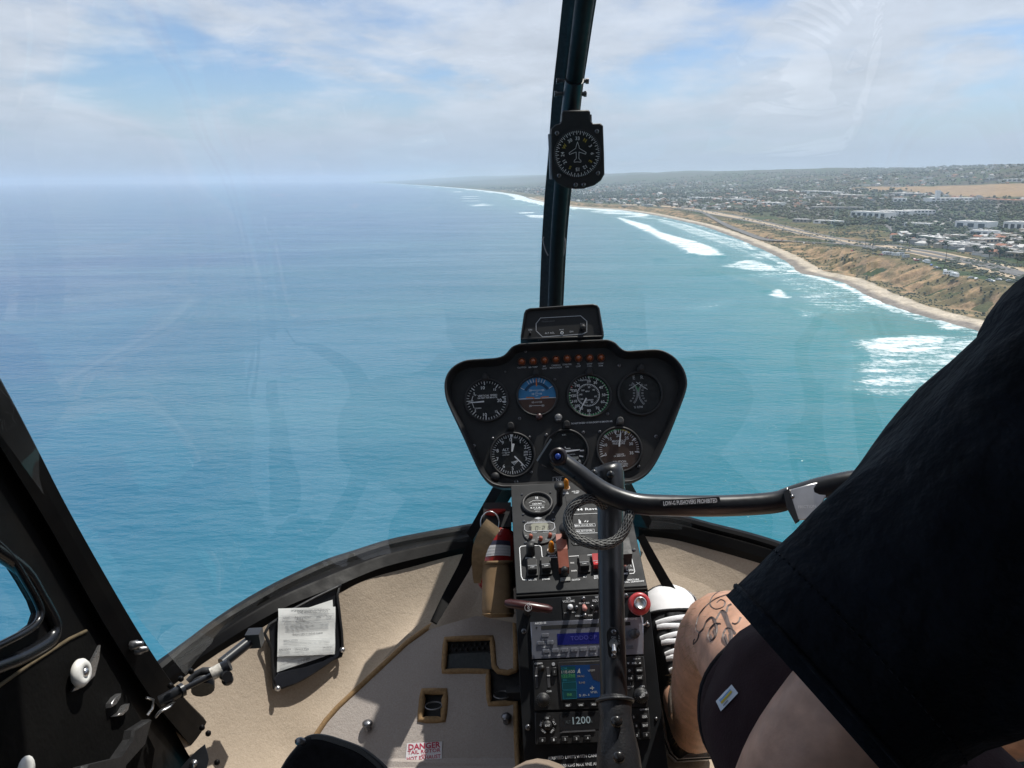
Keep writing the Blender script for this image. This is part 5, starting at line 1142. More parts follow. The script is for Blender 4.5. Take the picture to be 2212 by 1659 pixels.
# ------------------------------------------------------------------ radar altimeter on top of the panel
RP = Plane(PP.pt(*PP.pix(*Z1(1065, 270), .0), .012), Lx, PN); KR = Kit(Z1, RP, (1065, 270))
ra = empty('radar_altimeter', RP.pt(0, -.035), 'small black radar altimeter box on top of the instrument panel', 'instrument')
bx_ = [(728, 400), (725, 370), (752, 185), (765, 155), (800, 140), (1060, 120), (1310, 105), (1350, 115), (1368, 140), (1402, 340), (1402, 370), (1375, 378)]
lo = [KR.uv(*p) for p in bx_]
mb = MB(); rings = [[RP.pt(u, v, n_) for u, v in inset(lo, d)] for d, n_ in ((.004, -.10), (0, -.09), (0, .006), (.0008, .0075), (.0028, .0075), (.004, .005), (.0055, .001))]; loft(mb, rings); mb.build('case', HOOD, ra)
mb = MB(); KR.prism(mb, inset(lo, .005), -.002, .0025); mb.build('face_plate', PANEL, ra)
mb = MB(); KR.line(mb, [(888, 216), (1215, 198), (1265, 242), (1265, 330), (1232, 346), (905, 370), (852, 320), (852, 262), (888, 216)], 5, .0032); KR.T(mb, 'ALT AGL', 962, 338, 14, .0032); KR.T(mb, 'MODE', 1060, 311, 9, .0032); KR.T(mb, 'DH', 1140, 327, 14, .0032); KR.T(mb, 'ON', 803, 312, 14, .0032); KR.T(mb, 'OFF', 807, 388, 14, .0032); mb.build('lettering', DIMW, ra)
mb = MB(); KR.T(mb, 'CAUTION: INDICATED ALT LAGS ACTUAL ALT DURING DESCENT', 1067, 380, 12, .0036, ang=.0, width=405); mb.build('placard', OFFW, ra)
mb = MB(); KR.T(mb, 'FREEFLIGHT', 955, 244, 11, .0032, width=100); KR.line(mb, [(895, 246), (915, 232), (945, 230)], 2, .0032); KR.T(mb, 'RAD', 1230, 262, 13, .0032); mb.build('lettering', M('print_dim', (.10, .10, .11), .6), ra)
mb = MB(); KR.ring(mb, 1062, 340, 13, 8, .003, .006, 0, 18); mb.build('mode_button', NW, ra)
mb = MB(); KR.lathe(mb, 1232, 300, [(24, .003), (22, .012), (12, .014), (0, .014)], 0, 16); mb.build('knob', BLACK, ra)
mb = MB(); KR.lathe(mb, 803, 348, [(12, .003), (8, .014), (0, .015)], 0, 12); mb.build('toggle', BLACK, ra)
# ------------------------------------------------------------------ compass on the centre post
CN = (CAM-P(1247, 330, 1.24)).normalized(); CN = (CN-Lx*CN.dot(Lx)*.6).normalized(); KCd = P(1247, 330, 1.235)
UC = (Lx - CN*Lx.dot(CN)).normalized(); CP = Plane(KCd, UC, CN); KC = Kit(Z7, CP, (297, 800))
co_ = empty('magnetic_compass', CP.pt(0, -.04), 'black panel compass with white card on the centre post', 'compass')
body = [(158, 700), (160, 672), (180, 652), (204, 646), (214, 632), (216, 590), (222, 577), (355, 574), (364, 584), (366, 628), (380, 646), (418, 644), (432, 658), (437, 800), (439, 912), (420, 945), (385, 970), (330, 987), (285, 989), (235, 982), (195, 963), (165, 935), (160, 900)]
bd = [KC.uv(*p) for p in body]
mb = MB(); KC.prism(mb, bd, -.045, 0, 0, .002); mb.build('case', BLACK, co_)
mb = MB(); KC.ring(mb, 297, 805, 124, 116, 0, .003); mb.build('bezel', BLACK, co_); mb = MB(); KC.D(mb, 297, 805, 117, .0005, .001, 0, 40); mb.build('card', DIAL, co_)
mb = MB(); mb2 = MB(); u, v = KC.uv(297, 805)
KC.ticks(mb, 297, 805, 116, 98, [a*10 for a in range(36)], 3.4, .0014); KC.ticks(mb, 297, 805, 116, 107, [a*10+5 for a in range(36)], 2.6, .0014)
for i, t in enumerate(('33', 'N', '3', '6', 'E', '12', '15', 'S', '21', '24', 'W', '30')):
    a = 2+i*30; KC.T(mb2 if t in 'NESW' else mb, t, 0, 0, 17, .0014, 0, -a, at=(u+78*KC.k*math.sin(R(a)), v+78*KC.k*math.cos(R(a))))
KC.line(mb, [(297, 742), (305, 765), (306, 775), (342, 797), (340, 806), (305, 795), (304, 828), (316, 842), (314, 848), (297, 846), (280, 848), (279, 842), (291, 828), (290, 795), (255, 808), (253, 800), (288, 775), (290, 765), (297, 742)], 2.2, .0016)
mb.build('marking', NW, co_); mb2.build('cardinal_letters', NY, co_)
mb = MB(); KC.D(mb, 297, 805, 116, .0026, .003, 0, 32); mb.build('cover_glass', CGLASS, co_)
for x, y in ((190, 697), (399, 687), (201, 918), (404, 905), (288, 966), (329, 965)): screw(KC, x, y, 12, co_, n=.0)
mb = MB(); KC.B(mb, 150, 700, 165, 940, -.04, -.01, 0); mb.build('light_strip', DIMW, co_)
mb = MB(); box(mb, P(1246, 268, 1.30), Lx*.022, Fy*.03, Uz*.012); mb.build('mount', BLACK, co_)
# =================================================================== console
HINGE = P(1255, 1278, 1.125)
S1, S2 = R(21), R(54)
N1_ = (-Fy*math.sin(S1)+Uz*math.cos(S1)).normalized(); N2_ = (-Fy*math.sin(S2)+Uz*math.cos(S2)).normalized()
UP = Plane(HINGE, Lx, N1_); LP = Plane(HINGE, Lx, N2_); K2 = Kit(Z2, UP, (1100, 1000)); K3 = Kit(Z3, LP, (780, 800))
CONS = M('console_black', (.014, .015, .017), .5, var=.25, scale=22, bump=.25, bscale=900, bdist=.0003, spec=.16)
con = empty('console', H(A0, 1.0, -.93), 'black centre console with switches, radio and navigation units', 'console')
# upper deck
lu0 = K2.uv(398, 1440); lu1 = K2.uv(322, 205); ru0 = K2.uv(1935, 1345); ru1 = K2.uv(1700, 430)
ru1 = (ru1[0]+(lu1[1]-ru1[1])*(ru1[0]-ru0[0])/(ru1[1]-ru0[1]), lu1[1]); vb = (lu0[1]+ru0[1])/2
xl, xr = (lu0[0]+lu1[0])/2, (ru0[0]+ru1[0])/2
topv = lu1[1]+.004
deck = [(xl, vb), (xr, vb), (xr, topv), (xl, topv)]
mb = MB(); K2.prism(mb, deck, -.004, 0, 0, .0012); mb.build('upper_deck', CONS, con)
mb = MB(); pf = [(UP.pt(0, vb, -.0045), 0), (UP.pt(0, topv, -.0045), 0), (UP.pt(0, topv, -.25), 0), (UP.pt(0, vb, -.22), 0)]
A = [UP.pt(xl+.002, vb, -.0045), UP.pt(xl+.002, topv, -.0045), UP.pt(xl+.002, topv, -.3), UP.pt(xl+.002, vb, -.2)]; B_ = [p+Lx*(xr-xl-.004) for p in A]
mb.add(A+B_, [(0, 1, 2, 3), (7, 6, 5, 4), (0, 4, 5, 1), (1, 5, 6, 2), (2, 6, 7, 3), (3, 7, 4, 0)]); mb.build('upper_body', CONS, con)
# lower deck
ll0 = K3.uv(193, 105); ll1 = K3.uv(245, 1640); rl0 = K3.uv(1392, 60); rl1 = K3.uv(1545, 1640)
vt = min(ll0[1], rl0[1])-.001; vbot = ll1[1]-.05; yl, yr = (ll0[0]+ll1[0])/2, (rl0[0]+rl1[0])/2
mb = MB(); K3.prism(mb, [(yl, vbot), (yr, vbot), (yr, vt), (yl, vt)], -.004, 0, 0, .0012); mb.build('lower_deck', CONS, con)
A = [LP.pt(yl+.002, vt, -.0045), LP.pt(yl+.002, vbot, -.0045), LP.pt(yl+.002, vbot-.1, -.2), LP.pt(yl+.002, vt, -.3)]; B_ = [p+Lx*(yr-yl-.004) for p in A]
mb = MB(); mb.add(A+B_, [(0, 1, 2, 3), (7, 6, 5, 4), (0, 4, 5, 1), (1, 5, 6, 2), (2, 6, 7, 3), (3, 7, 4, 0)]); mb.build('lower_body', CONS, con)
mb = MB(); tube(mb, [UP.pt(xl, vb-.003, -.004), UP.pt(xr, vb-.003, -.004)], .003, 8); mb.build('hinge', WORN, con)
T2 = .0006
# hour meter
mb = MB(); K2.ring(mb, 637, 402, 200, 160, 0, .006); g = mb.build('hour_meter', BLACK, con); mb = MB(); K2.D(mb, 637, 402, 162, .001, .0015, 0, 32); mb.build('dial', DIAL, g)
mb = MB(); K2.T(mb, 'HOURS', 634, 404, 24, .002, width=112); K2.T(mb, '8 7 7 8', 612, 448, 22, .002, width=120); K2.T(mb, '52', 702, 445, 24, .0021); K2.B(mb, 614, 317, 645, 350, .0017, .0019); K2.line(mb, [(540, 392), (585, 368), (634, 362), (690, 370), (728, 386)], 4, .002); K2.line(mb, [(545, 426), (722, 420)], 3, .002); K2.line(mb, [(560, 458), (690, 452)], 2, .002); K2.T(mb, 'ELECTRONIC', 640, 466, 10, .002); K2.T(mb, 'DATCON', 640, 490, 10, .002); mb.build('marking', NW, g)
mb = MB(); K2.P(mb, [(620, 322), (639, 321), (630, 334), (640, 346), (620, 347), (629, 334)], .0019, .0023); mb.build('hourglass', DIAL, g)
for x, y, r in ((458, 290, 15), (788, 268, 14), (818, 497, 16), (475, 521, 18), (482, 600, 19), (823, 579, 21), (503, 848, 22), (853, 828, 23), (1758, 930, 24), (1295, 1262, 0)):
    if r: screw(K2, x, y, r, con)
# chronometer
mb = MB(); K2.D(mb, 668, 722, 208, 0, .003, 0, 40, .001); g = mb.build('chronometer', BLACK, con)
mb = MB(); u, v = K2.uv(665, 684); K2.prism(mb, [rrect(u-.0142, v-.0088, u+.0142, v+.0088, .005)][0], .003, .0036); mb.build('display', M('lcd_grey', (.20, .20, .15), .35), g)
mb = MB(); K2.line(mb, [(512, 640), (790, 626), (832, 640), (840, 690), (815, 722), (520, 736), (490, 715), (488, 662)], 8, .0042, closed=True); K2.T(mb, 'QUARTZ CHRONOMETER', 655, 618, 16, .0036, width=290); K2.T(mb, 'TIMER', 600, 748, 15, .0036, width=75); K2.T(mb, 'CLOCK', 738, 741, 15, .0036, width=78)
for t, x, y in (('SET', 506, 782), ('RST', 592, 835), ('MODE', 671, 800), ('ST/UP', 757, 824), ('DT/AV', 824, 762)): K2.T(mb, t, x, y, 15, .0036)
K2.T(mb, 'LC2', 655, 600, 12, .0036); K2.P(mb, [(600, 580), (648, 566), (694, 576), (648, 592)], .003, .0036); mb.build('lettering', DIMW, g)
def seg7(mb, k, ch, x, y, w_, h_, n_):
    on = {'3': 'abcdg', '0': 'abcdef', '2': 'abdeg', '6': 'acdefg', '1': 'bc', '8': 'abcdefg', '5': 'acdfg'}[ch]
    q = {'a': ((-1, 1), (1, 1)), 'b': ((1, 1), (1, 0)), 'c': ((1, 0), (1, -1)), 'd': ((-1, -1), (1, -1)), 'e': ((-1, 0), (-1, -1)), 'f': ((-1, 1), (-1, 0)), 'g': ((-1, 0), (1, 0))}
    for s_ in on: k.line(mb, [(x+a*w_/2+b*2, y-b*h_/2) for a, b in q[s_]], w_*.22, n_)
mb = MB()
for ch, x in (('3', 553), ('0', 632), ('2', 708), ('6', 775)): seg7(mb, K2, ch, x, 702-(x-553)*.04, 26, 44, .0042)
K2.D(mb, 668, 690, 4, .0037, .0042, 0, 8); K2.D(mb, 668, 708, 4, .0037, .0042, 0, 8); mb.build('digits', DIAL, g)
for x, y in ((562, 800), (677, 826), (786, 786)):
    mb = MB(); K2.lathe(mb, x, y, [(24, .003), (24, .007), (18, .009), (0, .0095)], 0, 16); mb.build('push_button', M('red_button', (.36, .10, .06), .45), g)
# knobs of the upper deck
def bobbin(x, y, r, hgt, name='pull_knob'):
    """pull knob on a slim stem: the head stands off the deck towards the viewer"""
    mb = MB(); K2.lathe(mb, x, y, [(r*.62, 0), (r*.6, hgt*.75), (r*.9, hgt*.78), (r, hgt*.84), (r, hgt*.94), (r*.9, hgt), (0, hgt*1.01)], 0, 24); return mb.build(name, BLACK, con)
bobbin(895, 395, 62, .045); bobbin(960, 905, 68, .048)
mb = MB(); K2.lathe(mb, 560, 975, [(52, 0), (50, .018), (44, .022), (0, .022)], 0, 20); kb = mb.build('panel_light_knob', BLACK, con); mb = MB(); u, v = K2.uv(560, 975); K2.D(mb, 545, 862, 9, .0, .0006); mb.build('knob_dot', NW, kb)
def amber(x, y):
    mb = MB(); K2.ring(mb, x, y, 52, 38, 0, .003, 0, 24); l = mb.build('amber_light', M('lamp_ring_pale', (.5, .42, .33), .5), con); mb = MB(); K2.lathe(mb, x, y, [(37, .002), (36, .011), (31, .017), (22, .021), (9, .023), (0, .0232)], 0, 18); mb.build('lens', AMBERM, l)
amber(800, 948); amber(970, 218)
# white outlines and lettering of the upper deck
mb = MB(); K2.line(mb, [(505, 884), (450, 890), (430, 910), (450, 1240), (470, 1280), (510, 1282)], 9, T2); K2.line(mb, [(598, 882), (660, 880), (682, 900), (692, 1005), (712, 1026), (880, 1018)], 9, T2); K2.line(mb, [(1005, 1008), (1340, 984)], 8, T2); K2.line(mb, [(1680, 965), (1705, 968), (1722, 990), (1768, 1180), (1755, 1205), (1710, 1208)], 8, T2)
for t, x, y, h, w_ in (('BRAKE', 806, 999, 22, 95), ('PANEL LTS', 556, 1026, 22, 112), ('NAV LTS', 579, 1278, 22, 95), ('STROBE', 738, 1271, 22, 88), ('ENG', 1043, 1082, 20, 42), ('DISEN', 1064, 1174, 20, 62), ('CLUTCH', 1084, 1278, 22, 92), ('ALT', 1188, 1244, 22, 40), ('MASTER', 1340, 1234, 22, 88), ('BATTERY', 1340, 1258, 22, 88), ('MIXTURE', 1751, 1278, 22, 128), ('PULL LEAN/OFF', 1757, 1300, 22, 230), ('OFF', 1683, 1002, 22, 40), ('R', 1714, 1055, 22, 18), ('L', 1727, 1115, 22, 16), ('BOTH', 1712, 1168, 24, 78), ('PRIME', 1645, 1208, 24, 85), ('FUEL', 968, 260, 20, 58), ('FILTER', 968, 278, 20, 72), ('AUX FUEL', 1080, 252, 20, 98), ('PUMP', 1090, 270, 20, 62)): K2.T(mb, t, x, y, h, T2, width=w_)
mb.build('lettering', NW, con)
# placard panel with the script maker's plate and fuel limits
mb = MB(); K2.P(mb, [(965, 310), (1000, 295), (1420, 275), (1560, 290), (1650, 800), (1640, 860), (1060, 880), (1030, 850)], 0, .001); pl_ = mb.build('fuel_placard', M('placard_black', (.012, .013, .015), .55, spec=.2), con)
mb = MB(); K2.T(mb, '44 Raven', 1230, 462, 40, .0016, width=310); K2.line(mb, [(1060, 525), (1420, 508)], 5, .0016); K2.line(mb, [(1110, 748), (1430, 735)], 5, .0016); K2.T(mb, 'MAX 17.0 US GAL', 1180, 652, 22, .0016, width=220); K2.T(mb, 'MAX 30.9 US GAL', 1180, 716, 22, .0016, width=200); K2.line(mb, [(1070, 640), (1305, 630), (1310, 662), (1075, 672)], 3, .0016, closed=True); K2.line(mb, [(1080, 705), (1295, 696), (1300, 728), (1085, 738)], 3, .0016, closed=True)
for a in ((1120, 585, 1125, 630), (1135, 600, 1140, 630), (1185, 612, 1200, 598), (1215, 615, 1225, 600), (1070, 850, 1090, 835), (1120, 850, 1128, 828)): K2.line(mb, [a[:2], a[2:]], 9, .0016)
K2.T(mb, 'E', 1085, 865, 18, .0016); K2.T(mb, 'F', 1165, 860, 18, .0016); mb.build('marking', NW, pl_)
# rocker switches
def rocker(x, y, red=False, on=True):
    mb = MB(); K2.B(mb, x-62, y-100, x+62, y+92, 0, .003, 0, .001); s_ = mb.build('rocker_switch', BLACK, con)
    mb = MB(); cu, cv = K2.uv(x, y-8); w2 = 50*K2.k; h2 = .0125
    vs = [UP.pt(cu+a*w2, cv+b*h2, n_) for a in (-1, 1) for b, n_ in ((-1, .003), (-1, .0125), (.05, .006), (1, .0085), (1, .003))]
    mb.add(vs, [(0, 1, 2, 3, 4)[::-1], (5, 6, 7, 8, 9), (0, 5, 6, 1), (1, 6, 7, 2), (2, 7, 8, 3), (3, 8, 9, 4)]); mb.build('rocker', M('red_rocker', (.42, .03, .035), .4) if red else BLACK, s_)
    mb = MB(); e0 = UP.pt(cu-w2, cv-.1*h2, .0072); e1 = UP.pt(cu+w2, cv-.1*h2, .0072); tube(mb, [e0, e1], .0008, 5); mb.build('edge', DIMW, s_)
    mb = MB(); pl2 = Plane(UP.pt(cu, cv-.55*h2, .0102), Lx, (UP.N+UP.V*.5).normalized()); kk2 = Kit(Z2, pl2, (x, y)); kk2.T(mb, 'OFF', 0, 0, 20, .0004, at=(0, 0)); mb.build('lettering', NW, s_)
    return s_
rocker(578, 1150, on=True); rocker(738, 1135); rocker(1178, 1110); rocker(1330, 1095, True)
# clutch switch with its hinged red-brown guard
GUARD = M('guard_red_brown', (.27, .085, .055), .45, var=.15, scale=60)
mb = MB(); cu, cv = K2.uv(950, 1230); wv = 58*K2.k
prof = [(.004, 0), (.004, .014), (.030, .026), (.062, .024), (.064, .018), (.040, .010), (.034, 0)]
A = [UP.pt(cu-wv, cv+v, n_) for v, n_ in prof]; B_ = [UP.pt(cu+wv, cv+v, n_) for v, n_ in prof]; n_ = len(prof)
mb.add(A+B_, [tuple(range(n_)), tuple(range(2*n_-1, n_-1, -1))]+[((i+1) % n_, i, n_+i, n_+(i+1) % n_) for i in range(n_)]); gd_o = mb.build('clutch_guard', GUARD, con)
mb = MB(); K2.D(mb, 940, 908, 5, .0, .001); mb.build('guard_hole', DIAL, gd_o)
mb = MB(); tube(mb, [UP.pt(cu, cv+.002, 0), UP.pt(cu, cv-.004, .018)], [.0055, .004], 12); ball(mb, UP.pt(cu, cv-.004, .018), .0055); mb.build('clutch_toggle', BLACK, con)
mb = MB(); K2.B(mb, 905, 1255, 1020, 1300, 0, .002, 0, .001); mb.build('clutch_plate', M('grey_bakelite', (.16, .16, .15), .5), con)
# ignition key switch at the right
mb = MB(); K2.lathe(mb, 1640, 1120, [(55, 0), (55, .008), (40, .012), (0, .012)], 0, 22); ig = mb.build('ignition_switch', STEEL, con); mb = MB(); box(mb, UP.pt(*K2.uv(1640, 1060), .022), Lx*.009, UP.V*.016, UP.N*.012); mb.build('key_head', BLACK, ig)
# ------------------------------------------------------------------ lower deck units
T3 = .0006
for x, y, r in ((258, 425, 25), (296, 1293, 26), (1180, 105, 23), (1372, 365, 23), (1452, 1215, 16)): screw(K3, x, y, r, con, n=.0)
# intercom
mb = MB(); K3.B(mb, 598, 105, 1150, 318, 0, .0015, 0, .003); ic = mb.build('intercom', BLACK, con)
mb = MB()
for t, x, y, h in (('ICS', 661, 128, 20), ('VOLUME', 662, 155, 20), ('VOX', 930, 118, 20), ('SQUELCH', 936, 147, 20), ('PILOT ISO', 802, 172, 15), ('INTERCOM', 752, 287, 14), ('VOX', 857, 282, 14), ('LIVE', 635, 258, 11), ('MAX', 708, 254, 11), ('LIVE', 905, 250, 11)): K3.T(mb, t, x, y, h, .0021, width=62 if t == 'INTERCOM' else None)
mb.build('lettering', NW, ic)
for x, y, m_ in ((672, 215, OFFW), (930, 205, BLACK)):
    mb = MB(); K3.lathe(mb, x, y, [(28, .001), (26, .014), (24, .018), (0, .0185)], 0, 18); kn = mb.build('knob', BLACK, ic)
    if m_ is OFFW: mb = MB(); K3.lathe(mb, x, y, [(25, .0182), (23, .0198), (0, .020)], 0, 18); mb.build('knob_cap', OFFW, kn)
for x, y, r in ((797, 132, 20), (732, 212, 19), (874, 206, 19)): screw(K3, x, y, r, ic, n=.0015)
mb = MB(); a = LP.pt(*K3.uv(800, 198), .001); tube(mb, [a, a+LP.N*.010-LP.V*.004], [.0028, .0036], 10); ball(mb, a+LP.N*.011-LP.V*.0045, .0038); mb.build('toggle', M('pink_toggle', (.50, .22, .19), .45), ic)
mb = MB(); K3.lathe(mb, 808, 284, [(21, .001), (20, .005), (0, .0055)], 0, 14); mb.build('phone_jack', SCREW, ic)
# T-handle (park brake lock) and mixture knob
mb = MB(); c = LP.pt(*K3.uv(300, 215), .030); ax = (Lx*1 - LP.V*.20).normalized(); tube(mb, [c-ax*.034, c-ax*.028, c, c+ax*.028, c+ax*.034], [.004, .0072, .0082, .0072, .004], 12, flat=(1, .8)); th_ = mb.build('lock_handle', M('maroon_handle', (.045, .012, .012), .3), con)
mb = MB(); tube(mb, [LP.pt(*K3.uv(290, 255), 0), c], .006, 10); mb.build('shaft', BLACK, th_)
hpn = (CAM-c).normalized(); hp2 = Plane(c+hpn*.0086, Lx, hpn); kh = Kit(Z3, hp2, (300, 215)); mb = MB(); kh.T(mb, 'LOCK', 0, 0, 19, .0006, ang=86, at=(0, 0)); kh.arc(mb, 297, 212, 32, 29, 0, 359.99, .0006, 0, 28); mb.build('lettering', NW, th_)
mb = MB(); K3.lathe(mb, 1275, 195, [(55, 0), (55, .012), (70, .014), (95, .020), (100, .026), (100, .034), (95, .038), (55, .040), (50, .034)], 0, 36, off=(0, 0)); mx_ = mb.build('mixture_knob', M('mixture_red', (.45, .045, .05), .35, var=.1, scale=80), con)
mb = MB(); K3.lathe(mb, 1275, 195, [(56, .038), (56, .043), (46, .045), (44, .043), (0, .0435)], 0, 28); mb.build('push_cap', M('brushed_aluminium', (.55, .57, .58), .35, metal=.8), mx_)
mb = MB(); ring_ = [LP.pt(*K3.uv(1310, 260), .008), LP.pt(*K3.uv(1312, 310), .006), LP.pt(*K3.uv(1330, 365), .003), LP.pt(*K3.uv(1350, 360), .003), LP.pt(*K3.uv(1368, 340), .004)]
for p in spline(ring_, 8): ball(mb, p, .0013, nu=6, nv=4)
mb.build('bead_chain', STEEL, con)
# cd radio
ALU = M('brushed_faceplate', (.33, .34, .40), .38, metal=.75, var=.18, scale=6, bump=.05, bscale=40)
mb = MB(); K3.P(mb, [(318, 345), (1330, 300), (1337, 632), (333, 676)], 0, .005, 0, .0008); rd_ = mb.build('cd_radio', ALU, con)
u0_, v0_ = K3.uv(318, 345)
mb = MB(); K3.P(mb, [(415, 378), (1215, 342), (1218, 374), (415, 412)], .005, .0054); mb.build('disc_slot', DIAL, rd_)
mb = MB(); K3.D(mb, 373, 394, 9, .005, .0054, 0, 12); mb.build('sensor', DIAL, rd_)
mb = MB(); K3.P(mb, [(557, 450), (1110, 426), (1112, 532), (562, 552)], .005, .0056); mb.build('display', M('blue_lcd', (.009, .011, .075), .2, emis=(.02, .025, .25, .07)), rd_)
mb = MB(); K3.T(mb, 'TODOOP', 795, 484, 36, .0062, width=240, bold=0); mb.build('display_text', M('lcd_text', (.07, .07, .28), .3), rd_)
mb = MB(); K3.T(mb, 'AICD III', 406, 354, 18, .0056, bold=.02, width=104); K3.T(mb, 'POSITIONS', 1205, 317, 18, .0056, width=150)
for t, x, y, w_ in (('SOURCE', 449, 499, 54), ('TUNE/TRACK', 454, 568, 84), ('PAUSE/PLAY', 458, 646, 84), ('FOLDER/DISC', 582, 640, 92), ('SCROLL', 880, 627, 54)): K3.T(mb, t, x, y, 11, .0056, width=w_)
mb.build('lettering', NW, rd_)
KEY = M('grey_key', (.20, .21, .24), .4, metal=.4)
def key(k, par, x, y, w_, h_, t, n0, mat, tmat, hgt=.0025, th=.55, bar=0.):
    mb = MB(); k.B(mb, x-w_/2, y-h_/2, x+w_/2, y+h_/2, n0, n0+hgt, 0, .0014 if k is K3 else None, .0007); b_ = mb.build('key', mat, par)
    return b_
def keytext(k, par, items, n_, mat):
    mb = MB()
    for t, x, y, h, w_ in items: k.T(mb, t, x, y, h, n_, width=w_)
    return mb.build('key_lettering', mat, par)
items = []
for t, x, y, w_ in (('PWR', 449, 464, 66), ('DWN', 411, 533, 64), ('UP', 495, 529, 64), ('BAND', 457, 606, 64), ('DWN', 540, 601, 64), ('UP', 625, 597, 64), ('1', 710, 593, 64), ('2', 793, 589, 64), ('3', 877, 584, 64), ('4', 962, 580, 64), ('5', 1046, 576, 64), ('DISP', 1213, 569, 64), ('SEL', 1170, 500, 50)):
    key(K3, rd_, x, y, w_, 34, t, .005, KEY, NW); items.append((t, x, y, 14, min(40, 12*len(t))))
keytext(K3, rd_, items, .0079, M('key_print', (.10, .10, .12), .6))
mb = MB(); K3.lathe(mb, 1243, 452, [(45, .005), (44, .022), (40, .025), (0, .0255)], 0, 30); mb.build('volume_knob', M('dark_grey_knob', (.055, .055, .06), .4), rd_)
# gps navigator
NAV = M('avionics_black', (.014, .014, .015), .5, var=.2, scale=60)
mb = MB(); K3.P(mb, [(345, 692), (1328, 650), (1338, 658), (1376, 1098), (1366, 1108), (368, 1138), (356, 1128), (340, 700)], 0, .006, 0, .001); nv = mb.build('gps_navigator', NAV, con)
mb = MB(); K3.P(mb, [(562, 712), (575, 705), (1130, 683), (1148, 1020), (1140, 1032), (598, 1055), (588, 1045)], .006, .009, 0, .001); mb.build('screen_frame', BLACK, nv)
mb = MB(); K3.P(mb, [(588, 738), (1095, 718), (1115, 1010), (604, 1036)], .009, .0094); scr = mb.build('screen', M('map_dark_blue', (.008, .03, .10), .12, emis=(.02, .08, .26, .05)), nv)
mb = MB(); K3.P(mb, [(850, 730), (1095, 720), (1108, 900), (1000, 860), (930, 880), (880, 860), (852, 800)], .0094, .0096); mb.build('map_land', M('map_grey', (.035, .033, .04), .2), nv)
mb = MB(); K3.P(mb, [(590, 745), (718, 740), (732, 1032), (605, 1038)], .0094, .0096); mb.build('data_column', M('map_teal', (.01, .05, .06), .2), nv)
mb = MB(); K3.P(mb, [(592, 770), (716, 766), (717, 772), (592, 776)], .0096, .0097); K3.P(mb, [(596, 815), (718, 810), (720, 848), (597, 853)], .0096, .0097); mb.build('active_frequency', M('map_green', (.012, .08, .06), .3), nv)
mb = MB(); K3.line(mb, [(604, 888), (728, 882), (731, 946), (606, 952)], 3, .0098, closed=True); K3.line(mb, [(608, 962), (731, 957), (733, 1030), (610, 1036)], 3, .0098, closed=True); K3.T(mb, 'COM', 617, 762, 16, .0098); K3.T(mb, 'DIS', 627, 866, 16, .0098); mb.build('screen_lines', M('map_cyan', (.02, .14, .20), .3), nv)
mb = MB(); K3.T(mb, '118.600', 655, 791, 26, .0098, width=118, bold=0); K3.T(mb, '5.0-1', 797, 1000, 18, .0098, width=90, bold=0); K3.T(mb, 'VPSPP', 863, 780, 18, .0098, width=64, bold=0); K3.T(mb, 'VPSEL', 887, 973, 18, .0098, width=64, bold=0); K3.P(mb, [(750, 770), (757, 760), (765, 805), (750, 798), (735, 806)], .0096, .0098); K3.line(mb, [(852, 938), (886, 935)], 8, .0098); K3.line(mb, [(870, 920), (872, 952)], 7, .0098); mb.build('screen_text_white', M('map_white', (.34, .34, .33), .4), nv)
mb = MB(); K3.T(mb, '122.750', 656, 827, 26, .0098, width=118, bold=0); K3.T(mb, 'ENR', 668, 996, 22, .0098, width=44); mb.build('screen_text_green', M('map_text_green', (.06, .22, .08), .4), nv)
mb = MB(); K3.T(mb, 'SNUAG', 767, 830, 18, .0098, width=64, bold=0); K3.T(mb, 'R145', 779, 888, 18, .0098, width=54, bold=0); mb.build('screen_text_tan', M('map_text_tan', (.25, .20, .12), .4), nv)
for x, y, r in ((432, 1042, 62), (1307, 1003, 66)):
    mb = MB(); K3.lathe(mb, x, y, [(r, .006), (r, .012), (r*.93, .014), (r*.72, .0142), (r*.70, .022), (r*.62, .0245), (0, .025)], 0, 36); kn = mb.build('knob', BLACK, nv)
    mb = MB(); K3.ticks(mb, x, y, r*1.0, r*.86, [a*15 for a in range(24)], 3, .0148); mb.build('knurl', SCREW, kn)
mb = MB(); K3.T(mb, 'PUSH', 1322, 984, 16, .0258, ang=-158, width=50); K3.T(mb, 'CRSR', 1305, 1008, 16, .0258, ang=-158, width=50)
for t, x, y, h, w_ in (('GARMIN', 389, 716, 15, 72), ('COM', 484, 966, 15, 42), ('GPS', 1322, 922, 15, 42), ('DEFAULT', 1216, 924, 10, 58), ('NAV', 1202, 941, 10, 26), ('GNC 420', 1273, 674, 11, 62)): K3.T(mb, t, x, y, h, .0066, width=w_)
K3.line(mb, [(1214, 890), (1215, 908)], 2, .0066); mb.build('lettering', NW, nv)
items = []
for t, x, y, w_, h_ in (('RNG', 1245, 714, 140, 42), ('D', 1204, 781, 62, 44), ('MENU', 1293, 777, 64, 44), ('CLR', 1209, 849, 62, 46), ('ENT', 1298, 845, 62, 46), ('CDI', 654, 1092, 62, 34), ('OBS', 768, 1088, 62, 34), ('MSG', 885, 1083, 62, 34), ('FPL', 1000, 1078, 62, 34), ('C', 533, 790, 40, 78)):
    key(K3, nv, x, y, w_, h_, t, .006, BLACK, NW, .004); items.append((('NRST' if t == 'CDI' else t), x, y, 15, {'MENU': 46, 'RNG': 38, 'C': 10, 'D': 16}.get(t, 36)))
kt = keytext(K3, nv, items, .0105, NW)
mb = MB(); K3.P(mb, [(1182, 710), (1202, 710), (1192, 724)], .010, .0105); K3.P(mb, [(1288, 719), (1308, 718), (1298, 702)], .010, .0105); mb.build('range_arrow', NW, nv)
